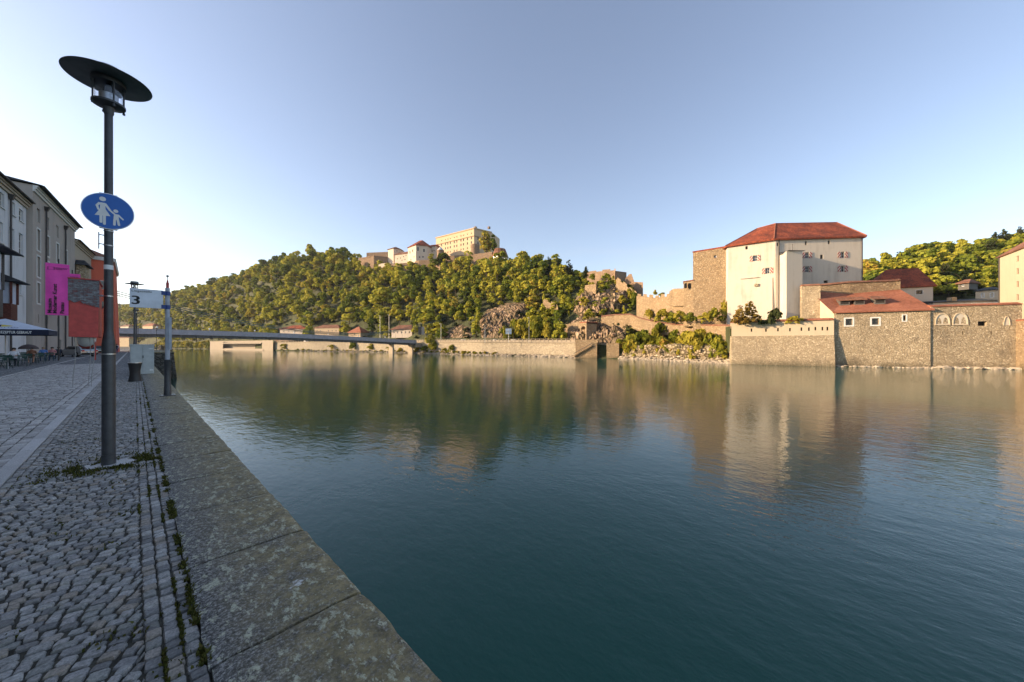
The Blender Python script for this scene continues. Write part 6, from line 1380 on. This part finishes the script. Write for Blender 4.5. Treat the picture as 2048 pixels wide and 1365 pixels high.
cliff('rock_cliff', [(1150, 600), (1165, 572), (1200, 560), (1240, 562), (1262, 585), (1262, 610), (1240, 632), (1190, 636), (1160, 634), (1140, 620)], 4., 2)
cliff('rock_cliff', [(1128, 684), (1130, 650), (1160, 632), (1215, 640), (1240, 650), (1262, 662), (1250, 690), (1190, 688)], 2.5, 3)
cliff('rock_cliff', [(880, 678), (890, 662), (920, 648), (940, 655), (945, 678)], 2.5, 4)
cliff('rock_outcrop', [(1262, 668), (1290, 660), (1340, 668), (1300, 690), (1262, 692)], 1.5, 5)
cliff('rock_outcrop', [(1330, 630), (1380, 606), (1450, 606), (1452, 640), (1400, 648), (1340, 648)], 1.6, 6)
cliff('rocky_bank', [(1236, 718), (1250, 694), (1290, 682), (1360, 682), (1458, 690), (1462, 724), (1400, 724), (1330, 721)], 1.0, 7, 3.0, 'bankrock', 1.2)
# ---- boulders along the waterline
def rock_mesh(k):
    bm = bmesh.new(); bmesh.ops.create_icosphere(bm, subdivisions=2, radius=1); r = Vector((k*3.7, k, 0))
    for v in bm.verts:
        c = v.co.copy(); v.co = c*(1+.45*noise.noise(c*1.1+r)+.2*noise.noise(c*2.6+r)); v.co.z *= .5; v.co.x = round(v.co.x*3.2)/3.2*.5+v.co.x*.5; v.co.z = round(v.co.z*4)/4*.5+v.co.z*.5
    me = bpy.data.meshes.new('boulder'); bm.to_mesh(me); bm.free(); me.materials.append(M_['boulder']); return me
RM = [rock_mesh(k) for k in range(7)]
def boulders(px0, px1, n, s0, s1, label, group, spread=2.2, up=.4):
    for k in range(n):
        px = px0+(px1-px0)*(k+random.random())/n; dz = random.uniform(-.6, spread); Z = zf(px)+dz; p = P2(px, Z)
        o = bpy.data.objects.new('boulder', random.choice(RM)); col.objects.link(o); s = random.uniform(s0, s1)*(1.25 if random.random() < .12 else 1)
        o.location = (p.x, p.y, WZ+max(0, dz)*up+s*.1); o.scale = (s*random.uniform(.8, 1.5), s*random.uniform(.8, 1.4), s*random.uniform(.7, 1.1)); o.rotation_euler = (random.uniform(-.2, .2), random.uniform(-.2, .2), random.uniform(0, 6.28)); tag(o, label, 'boulder', group)
boulders(1238, 1462, 130, .25, .75, 'pale boulder on the river bank below the shrubs', 'boulders below the shrubs', 3.2, .75)
boulders(1462, 1668, 34, .25, .6, 'pale boulder at the foot of the terrace wall', 'boulders at the terrace wall', .2)
boulders(1668, 1862, 38, .22, .6, 'pale boulder at the foot of the river house', 'boulders at the river house', .2)
boulders(1862, 2046, 44, .3, .95, 'pale boulder at the foot of the long river wall', 'boulders at the river wall', .4)
def stone_band(name, px0, px1, n, s0, s1):
    Vv, Ff, T, o = [], [], [], 0
    for k in range(n):
        px = random.uniform(px0, px1); dz = random.uniform(-.5, 2.0); Z = zf(px)+dz; p = P2(px, Z); me = random.choice(RM)
        c = np.array([v.co[:] for v in me.vertices]); a = random.uniform(0, 6.28); s = random.uniform(s0, s1); R = np.array([[math.cos(a), -math.sin(a), 0], [math.sin(a), math.cos(a), 0], [0, 0, 1]])
        Vv.append(c@R.T*s*np.array([1.2, 1, .8])+np.array([p.x, p.y, WZ+max(0, dz)*.45])); Ff += [tuple(i+o for i in f.vertices) for f in me.polygons]; o += len(c); T += [random.random()]*len(c)
    me = bpy.data.meshes.new(name); me.from_pydata(np.concatenate(Vv).tolist(), [], Ff); me.materials.append(M_['boulder']); at = me.attributes.new('tint', 'FLOAT', 'POINT'); at.data.foreach_set('value', np.array(T, dtype=np.float32))
    ob = bpy.data.objects.new(name, me); col.objects.link(ob); tag(ob, 'loose stones lining the far waterline below the road wall' if px0 < 1000 else 'pale rubble filling the bank between the boulders', 'stones', None, 'stuff')
stone_band('shore_stones', 600, 1152, 900, .3, .75); stone_band('bank_rubble', 1238, 1464, 700, .2, .55)
# ---- small houses along the river road
def cottage(name, label, pxa, pxb, pyt, pyb, Z, mat, rmat, rh, wins, deep=9, ra=.6):
    za, zb_ = ZY(pyt, Z), ZY(pyb, Z); n = len(wins)
    return bld(name, label, 'house', [(pxa, Z*1.01), (pxb, Z*.99)], za, zb_-1.5, deep, mat, [(0, px, ZY(py, Z), 1., 1.5) for px, py in wins], (rh, rmat, ra, ra), wframe='trim')
cottage('road_house', 'white house with brown roof and dormers at the bridge end', 783, 824, 659, 672, 258, 'far_white', 'tile3', 3.4, [(788, 665), (795, 665), (803, 665), (811, 665), (819, 665)])
cottage('villa', 'cream villa with curved gable and red roof behind the bridge', 629, 678, 656, 668, 318, 'far_cream', 'tile3', 3.0, [(634, 662), (641, 662), (657, 662), (664, 662), (672, 662)])
cottage('villa', 'white villa with reddish roof behind the middle of the bridge', 560, 612, 658, 668, 345, 'far_white', 'tile', 3.6, [(567, 663), (577, 663), (590, 663), (602, 663)], ra=.3)
cottage('pavilion', 'square pavilion with pink pyramid roof at the bridge head', 697, 721, 665, 674, 290, 'far_cream', 'tile2', 5.0, [(709, 668)], ra=.05)
cottage('river_house', 'tiny white house far up the valley under the hill', 240, 257, 653, 662, 600, 'far_white', 'tile3', 3, [(244, 658), (250, 658)])
cottage('river_house', 'small cream house far up the valley beside the lamp row', 285, 306, 652, 664, 560, 'far_cream', 'tile2', 4, [(290, 659), (298, 659)])
cottage('river_house', 'long ochre house upstream below the bridge deck', 222, 258, 676, 692, 540, 'far_cream', 'tile3', 2, [(230, 684), (240, 684), (250, 684)])
cottage('garage_block', 'brown walled garage under the bridge deck', 548, 576, 671, 682, 330, 'stone_castle', 'tile3', .6, [(555, 677)])
cottage('hill_cottage', 'small brown roofed house in the trees behind the low range', 1916, 1938, 566, 573, 150, 'woodgrey', 'tile3', 1.6, [(1925, 570)], 6)
# ---- road signs, poles, cars on the far road
rs = thing('road_sign', 'grey blue direction sign panel on a post by the river road', 'sign', (*P2(1017, 172), 3)); p = P2(1017, 172)
MB().tube(V(p, 2.6), V(p, ZY(658, 172)), .12, n=6).build('post', 'steel', rs); MB().box(V(p, ZY(663, 172)), (2.9, .15, 2.7), -.8).build('panel', 'signgrey', rs); MB().box(V(p*.999, ZY(663, 172)), (2.95, .1, .15), -.8).build('panel_bar', 'steel', rs)
bbd = thing('billboard', 'pair of upright billboards beside the white road house', 'billboard', (*P2(843, 236), 4))
for px in (839.5, 846): p = P2(px, 236); MB().box(V(p, ZY(662, 236)), (1.9, .2, 5.4), -.6).build('board', 'woodgrey' if px < 843 else 'house_grey', bbd)
for px, Z, pt, lb_ in ((970, 183, 650, 'slim pale lamp mast in front of the rock face'), (1058, 168, 636, 'slim pale lamp mast before the bright bushes'), (882, 215, 648, 'slim pale lamp mast before the low rock'), (778, 250, 630, 'tall slim mast beside the white road house'), (760, 252, 632, 'tall slim mast at the bridge head')):
    p = P2(px, Z); m_ = thing('lamp_mast', lb_, 'lamp', V(p, 2.8)); MB().tube(V(p, 2.4), V(p, ZY(pt, Z)), .10, .06, n=6).build('mast', 'steel', m_); MB().box(Vector(V(p, ZY(pt, Z)))+Vector((-.5, -.2, 0)), (1.2, .25, .12)).build('lamp_head', 'steel', m_)
for px, dz, pn, lb_ in ((928, 7, 'carwhite', 'white car on the river road below the low rock'), (993, 8, 'carsilver', 'silver car on the river road beside the rock face'), (1030, 7, 'carwhite', 'white car on the river road behind the direction sign'), (612, 8, 'carwhite', 'white car parked on the wall beyond the bridge')):
    p = bankpt(px, dz); p2 = bankpt(px+6, dz); d = p2-p; car(lb_, (p.x, p.y, wtop(px)+.12), math.atan2(d.y, d.x), pn)
# ================================================================== TREES
def crown(seed, kind='broad', n=620, q=.066):
    """leaf-clump quads in a unit-high tree: returns verts, faces"""
    r = np.random.default_rng(seed); V_ = []; Fc = []
    C = []
    if kind == 'broad':
        k = r.integers(9, 14)
        for _ in range(k):
            a = r.uniform(0, 6.28); rr = r.uniform(.05, .33); z = r.uniform(.25, .86); rr *= 1-.65*max(0, (z-.6)/.3)**2
            C.append((math.cos(a)*rr, math.sin(a)*rr, z, r.uniform(.10, .21)))
        C.append((0, 0, .82, .17))
    elif kind == 'shrub':
        for _ in range(10):
            a = r.uniform(0, 6.28); rr = r.uniform(.05, .42); C.append((math.cos(a)*rr, math.sin(a)*rr, r.uniform(.15, .75)*(1-.5*rr), r.uniform(.15, .28)))
    elif kind == 'tall':
        for _ in range(11):
            a = r.uniform(0, 6.28); z = r.uniform(.2, .93); rr = r.uniform(.02, .13)*(1.15-z*.6); C.append((math.cos(a)*rr, math.sin(a)*rr, z, r.uniform(.07, .13)))
    elif kind == 'loose':
        for _ in range(9):
            a = r.uniform(0, 6.28); z = r.uniform(.35, .92); rr = r.uniform(.02, .24)*(1.2-z*.6); C.append((math.cos(a)*rr, math.sin(a)*rr, z, r.uniform(.07, .14)))
    elif kind == 'cone':
        for j in range(16):
            z = .10+.86*j/16; w = (1-z)*.26+.015
            for i in range(5): a = r.uniform(0, 6.28); C.append((math.cos(a)*w*.75, math.sin(a)*w*.75, z, w*.5+.02))
    C = np.array(C); wts = C[:, 3]**2; wts /= wts.sum()
    ci = r.choice(len(C), n, p=wts)
    d = r.normal(size=(n, 3)); d /= np.linalg.norm(d, axis=1)[:, None]; d[:, 2] = np.where(d[:, 2] < -.35, -d[:, 2], d[:, 2])
    rad_ = C[ci, 3]*r.uniform(.72, 1.12, n); pos = C[ci, :3]+d*rad_[:, None]*np.array([1, 1, .85])
    nrm = d+r.normal(size=(n, 3))*.42; nrm /= np.linalg.norm(nrm, axis=1)[:, None]
    t = np.cross(nrm, r.normal(size=(n, 3))); t /= np.linalg.norm(t, axis=1)[:, None]; b = np.cross(nrm, t)
    s = q*r.uniform(.45, 1.1, n)[:, None]; asp = r.uniform(.6, 1.1, n)[:, None]
    quad = np.stack([pos-t*s-b*s*asp*.6, pos+t*s*.7-b*s*asp, pos+t*s+b*s*asp*.5+nrm*s*.25, pos-t*s*.6+b*s*asp], 1)
    return quad.reshape(-1, 3).astype(np.float64), n
def quads_mesh(name, verts, mat, tint=None):
    n = len(verts)//4; me = bpy.data.meshes.new(name); me.vertices.add(n*4); me.vertices.foreach_set('co', verts.astype(np.float32).ravel())
    me.loops.add(n*4); me.loops.foreach_set('vertex_index', np.arange(n*4, dtype=np.int32)); me.polygons.add(n); me.polygons.foreach_set('loop_start', np.arange(0, n*4, 4, dtype=np.int32)); me.polygons.foreach_set('loop_total', np.full(n, 4, np.int32)); me.update(); me.validate()
    me.materials.append(M_[mat])
    if tint is not None: at = me.attributes.new('tint', 'FLOAT', 'POINT'); at.data.foreach_set('value', tint.astype(np.float32))
    return me
def trunk_mesh(seed, mat='bark'):
    r = random.Random(seed); m = MB(); m.tube((0, 0, -.06), (.0, 0, .30), .026, .019, 6); m.tube((0, 0, .30), (.02, .01, .75), .019, .006, 5)
    for k in range(5): a = k*1.3+r.random(); z = .28+.09*k; m.tube((0, 0, z), (.2*math.cos(a), .2*math.sin(a), z+.2), .010, .004, 4)
    me = bpy.data.meshes.new('trunk'); me.from_pydata(m.v, [], m.f); me.materials.append(M_[mat]); return me
BR = [crown(k, 'broad')[0] for k in range(8)]+[crown(30+k, 'tall', 520, .055)[0] for k in range(3)]+[crown(40+k, 'loose', 480, .062)[0] for k in range(2)]; LO = [crown(60+k, 'loose', 260, .06)[0] for k in range(3)]; CO = [crown(80+k, 'cone', 420, .05)[0] for k in range(3)]; SH = [crown(100+k, 'shrub', 420, .085)[0] for k in range(6)]
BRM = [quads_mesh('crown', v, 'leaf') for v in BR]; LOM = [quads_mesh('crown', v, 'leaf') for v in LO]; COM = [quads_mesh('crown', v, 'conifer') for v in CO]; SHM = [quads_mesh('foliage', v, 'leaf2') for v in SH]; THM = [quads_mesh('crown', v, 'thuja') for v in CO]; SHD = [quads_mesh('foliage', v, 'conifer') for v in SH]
TR = [trunk_mesh(k) for k in range(4)]
def plant(name, label, cat, group, p, h, w, cm, trunk=True, crown_name='crown'):
    t = thing(name, label, cat, p, group); t.rotation_euler = (0, 0, random.uniform(0, 6.28)); t.scale = (h*w, h*w, h)
    c = bpy.data.objects.new(crown_name, cm); col.objects.link(c); c.parent = t
    if trunk: b = bpy.data.objects.new('trunk', random.choice(TR)); col.objects.link(b); b.parent = t
    return t
# forbidden picture regions at the trees' foot: castle, crag, walls, houses
def blocked(px, py, Z):
    if 715 < px < 1020 and Z > 335 and py < 541+(6 if px < 880 else 0): return True
    if Z < 262 and 957 < px < 1062 and 614 < py < 690: return True
    if 1142 < px < 1290 and 535 < py < 640 and random.random() < .86: return True
    if 1120 < px < 1262 and 640 < py < 692: return True
    if 886 < px < 944 and 655 < py < 690: return True
    for a, b, c, d in ((552, 616, 652, 675), (622, 684, 650, 675), (690, 728, 655, 678), (776, 830, 654, 680), (834, 852, 650, 676), (235, 262, 650, 668), (282, 310, 650, 668)):
        if a < px < b and py > c: return True
    if 1265 < px < 1730: return True
    return False
cand = []; grid = {}
def free(p, d):
    g = (int(p.x//6), int(p.y//6))
    for i in range(-2, 3):
        for j in range(-2, 3):
            for q, e in grid.get((g[0]+i, g[1]+j), ()):
                if (q.x-p.x)**2+(q.y-p.y)**2 < (.5*(d+e))**2: return False
    grid.setdefault(g, []).append((p, d)); return True
tries = 0
while tries < 26000:
    tries += 1
    px = random.uniform(150, 2250); s = random.uniform(4.05, 9.2)
    if px > 1735 and s < 5.2: continue
    p = terr(px, s); qx, qy, Z = topx(*p)
    if Z > 900 or blocked(qx, qy, Z): continue
    big = min(1, max(0, (Z-170)/140)); h = random.uniform(5.5, 9.5)*(1-big)+random.triangular(7, 23, 11)*big
    if px > 1700: h = random.uniform(8, 13)
    if s > 7.6 and 720 < px < 1010: h *= .5
    if 1130 < px < 1290: h *= .62
    if not free(p, h*.54): continue
    cand.append((h/Z, p, h, px, s, Z))
# trees in view, largest first: individuals; the rest reads as one wood
cand.sort(key=lambda c: -c[0])
vis = [c for c in cand if 218 < c[3] < 2060 and c[4] < 8.4]
hero = vis[:285]; hid = {id(c) for c in hero}; rest = [c for c in cand if id(c) not in hid]
for c in hero:
    _, p, h, px, s, Z = c; k = random.random()
    con = (px > 1700 and k < .12) or (1080 < px < 1180 and s > 7 and k < .4)
    zone = 'on the wooded slope below the castle' if px < 1180 else 'beside the crag' if px < 1500 else 'on the hill behind the fortress'
    if con: plant('conifer', 'dark pointed conifer '+zone, 'tree', 'conifers '+zone, p, h*1.15, random.uniform(.8, 1.1), random.choice(COM))
    elif k > .93: plant('leafy_tree', 'thin crowned tree with gaps '+zone, 'tree', 'thin crowned trees '+zone, p, h, random.uniform(.9, 1.2), random.choice(LOM))
    else: plant('leafy_tree', 'round crowned green tree '+zone, 'tree', 'leafy trees '+zone, p, h, random.uniform(1.0, 1.35), random.choice(BRM))
Vv, T = [], []
for c in rest:
    _, p, h, px, s, Z = c; b = random.choice(BR) if random.random() > .06 else random.choice(LO); a = random.uniform(0, 6.28); w = random.uniform(1.0, 1.35)*h
    R = np.array([[math.cos(a)*w, -math.sin(a)*w, 0], [math.sin(a)*w, math.cos(a)*w, 0], [0, 0, h]]); Vv.append(b@R.T+np.array(p[:])); T.append(np.full(len(b), random.random()))
wood = bpy.data.objects.new('hillside_wood', quads_mesh('hillside_wood', np.concatenate(Vv), 'leaf', np.concatenate(T))); col.objects.link(wood); tag(wood, 'mixed green wood covering the castle hill', 'wood', None, 'stuff')
print('TREES', len(cand), len(rest))
# undergrowth between crowns, covering the slope; its dark conifer tone paints the shade gaps
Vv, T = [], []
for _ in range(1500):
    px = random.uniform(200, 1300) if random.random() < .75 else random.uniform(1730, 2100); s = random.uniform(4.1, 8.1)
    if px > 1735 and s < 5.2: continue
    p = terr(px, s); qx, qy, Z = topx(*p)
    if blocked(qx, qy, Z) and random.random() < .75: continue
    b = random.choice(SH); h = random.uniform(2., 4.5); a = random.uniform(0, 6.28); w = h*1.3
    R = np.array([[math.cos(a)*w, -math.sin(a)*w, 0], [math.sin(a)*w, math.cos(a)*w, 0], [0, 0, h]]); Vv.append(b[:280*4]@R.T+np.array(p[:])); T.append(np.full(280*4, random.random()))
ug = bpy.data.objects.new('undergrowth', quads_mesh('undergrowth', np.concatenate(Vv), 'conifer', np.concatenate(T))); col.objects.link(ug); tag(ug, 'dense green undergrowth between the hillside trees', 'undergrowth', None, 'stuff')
# ---- single shrubs that stand out
def shrub(px, py, Z, hpx, label, group=None, mats=SHM, w=.85, name='shrub', kind='shrub'):
    h = hpx/F*Z; p = P(px, py, Z) if py else Vector((*P2(px, Z), WZ+.3)); return plant(name, label, kind, group, p, h, w, random.choice(mats), kind == 'tree', 'foliage' if kind == 'shrub' else 'crown')
for px, py, hp, w in ((706, 702, 24, .8), (862, 700, 34, .7), (868, 704, 26, .9), (850, 704, 14, 1.2), (905, 706, 20, .9), (890, 706, 12, 1.2), (835, 704, 14, 1.3), (742, 702, 16, 1.1), (780, 703, 12, 1.3), (664, 700, 12, 1.2), (568, 699, 14, .9), (800, 704, 9, 1.6), (930, 709, 9, 1.4)):
    shrub(px, py, zf(px)+1.4, hp, 'yellow green bush on the strip below the road wall', 'bushes below the road wall', w=w)
for k in range(46):
    px = 560+k*9.6+random.uniform(-4, 4); shrub(px, 0, zf(px)+1.2, 1, 'yellow green bush on the strip below the road wall', 'bushes below the road wall').scale = (random.uniform(1.4, 3.4),)*2+(random.uniform(.8, 2.4),)
for k in range(15):
    px = 322+k*7+random.uniform(-3, 3); shrub(px, 698, zf(px)+4, random.uniform(13, 21), 'sunlit bush along the far shore left of the river stairs', 'bushes upstream of the river stairs', w=1.1)
for px, py, hp in ((1028, 680, 52), (1050, 682, 54), (1072, 682, 56), (1092, 683, 44), (1010, 682, 34), (1108, 684, 26), (1128, 684, 20)):
    shrub(px, py, zf(px)+13, hp, 'bright yellow green roadside tree below the crag', 'roadside trees below the crag', w=.62, name='roadside_tree', kind='tree')
for px, py, Zo, hp, w in ((1262, 708, 5, 44, .8), (1285, 706, 7, 52, .8), (1312, 700, 9, 50, .6), (1318, 684, 12, 44, .55), (1340, 706, 6, 26, 1.), (1362, 712, 5, 44, .75), (1384, 712, 5, 62, .6), (1396, 716, 4, 50, .7), (1420, 716, 4, 58, .6), (1436, 718, 3.5, 54, .6), (1448, 718, 3, 40, .7), (1330, 720, 4, 20, 1.1), (1272, 696, 10, 28, 1.), (1300, 712, 5, 30, 1.), (1325, 708, 7, 40, .8), (1350, 700, 9, 46, .7), (1375, 702, 8, 50, .7), (1408, 706, 7, 56, .6), (1440, 702, 7, 44, .7), (1452, 720, 2.5, 30, .8), (1276, 716, 3.5, 22, 1.), (1388, 722, 2.5, 26, 1.1), (1255, 700, 8, 26, 1.)):
    shrub(px, py, zf(px)+Zo, hp, 'sunlit shrub on the bank between abutment and fortress', 'shrubs on the bank before the fortress', w=w)
for k in range(26):
    px = 1246+k*8.2+random.uniform(-3, 3); s_ = shrub(px, 0, zf(px)+random.uniform(2., 5.), 1, 'sunlit shrub on the bank between abutment and fortress', 'shrubs on the bank before the fortress'); h_ = random.uniform(3.2, 7.2); s_.scale = (h_*random.uniform(.6, .95),)*2+(h_,); s_.location.z = WZ+1.6
for px, py, Z, hp, w in ((1213, 566, 196, 22, .8), (1238, 572, 190, 16, .9), (1185, 562, 205, 16, .9), (1262, 600, 172, 26, .6), (1270, 615, 165, 36, .5), (1245, 610, 172, 22, .9), (1322, 596, 150, 12, 1.2), (1310, 592, 155, 14, .6), (1295, 640, 150, 26, .9), (1325, 648, 138, 34, .8), (1345, 648, 130, 26, 1.), (1398, 618, 128, 26, .8), (1420, 622, 122, 30, .7), (1440, 600, 122, 30, .5), (1446, 640, 114, 46, .5), (1432, 645, 113, 34, .8), (1412, 648, 113, 26, 1.), (1380, 646, 118, 24, 1.), (1360, 648, 122, 30, .8), (1452, 618, 117, 30, .5), (1225, 600, 190, 18, 1.1), (1190, 600, 190, 20, 1.), (1205, 625, 178, 20, 1.2), (1168, 615, 180, 24, 1.), (1175, 640, 166, 20, 1.2), (1240, 690, 142, 14, 1.2), (1000, 612, 195, 12, 1.3), (1035, 608, 200, 14, 1.2)):
    shrub(px, py, Z, hp, 'green shrub growing on the crag and castle walls', 'shrubs on the crag', w=w)
for px, hp, lb_ in ((1480, 42, 'yellowing thuja on the terrace, the shorter of two'), (1500, 50, 'yellowing thuja on the terrace, the taller of two')): plant('thuja', lb_, 'tree', None, P(px, 650, 98.5), hp/F*98.5, 1.25, THM[px % 3], False)
plant('bush', 'dark green conical bush against the keep on the terrace', 'shrub', None, P(1549, 650, 96), 38/F*96, .75, SHD[0], False, 'foliage'); plant('bush', 'rounded green bush before the stair tower', 'shrub', None, P(1588, 650, 93.5), 20/F*93.5, 1.3, SHM[1], False, 'foliage'); plant('bush', 'low dark bush between the thujas and the stair tower', 'shrub', None, P(1525, 650, 96.5), 12/F*96.5, 1.8, SHD[2], False, 'foliage')
for px, py, Z, hp, w, lb_ in ((973, 508, 345, 42, .75, 'large dark green tree standing before the cream castle block'), (988, 508, 342, 38, .75, 'broad sunlit tree beside the round castle tower'), (1046, 540, 300, 38, .9, 'rounded tree right of the round castle tower'), (862, 522, 348, 14, 1.0, 'small tree under the castle link wing'), (668, 524, 478, 18, .8, 'thin bare topped tree on the ridge left of the castle')):
    plant('leafy_tree', lb_, 'tree', None, P(px, py, Z), hp/F*Z, w*1.3, random.choice(BRM) if px != 668 else LOM[0])
for px, py, Z, hp in ((1099, 560, 255, 44), (1137, 562, 240, 44), (1172, 556, 215, 24), (1741, 560, 190, 40), (1925, 505, 235, 26), (1990, 490, 235, 28), (2008, 486, 235, 30), (2040, 480, 235, 28), (1985, 500, 235, 24)):
    plant('conifer', 'dark pointed conifer standing up from the skyline', 'tree', 'skyline conifers', P(px, py, Z), hp/F*Z, 1.1, random.choice(COM))

# ================================================================== evening haze over the valley
hz = MB().prism([(-900, -350), (1300, -350), (1300, 1500), (-900, 1500)], -13.5, 260).build('haze', None)
hm = bpy.data.materials.new('valley_haze'); hm.use_nodes = True; hn = hm.node_tree.nodes; hl = hm.node_tree.links
hn.remove(hn['Principled BSDF']); pv = hn.new('ShaderNodeVolumePrincipled'); pv.inputs['Color'].default_value = (.9, .93, 1, 1); pv.inputs['Density'].default_value = .00006; pv.inputs['Anisotropy'].default_value = .3
hl.new(pv.outputs[0], hn['Material Output'].inputs['Volume']); hz.data.materials.append(hm); tag(hz, 'thin evening haze over the river valley', 'haze', None, 'stuff')
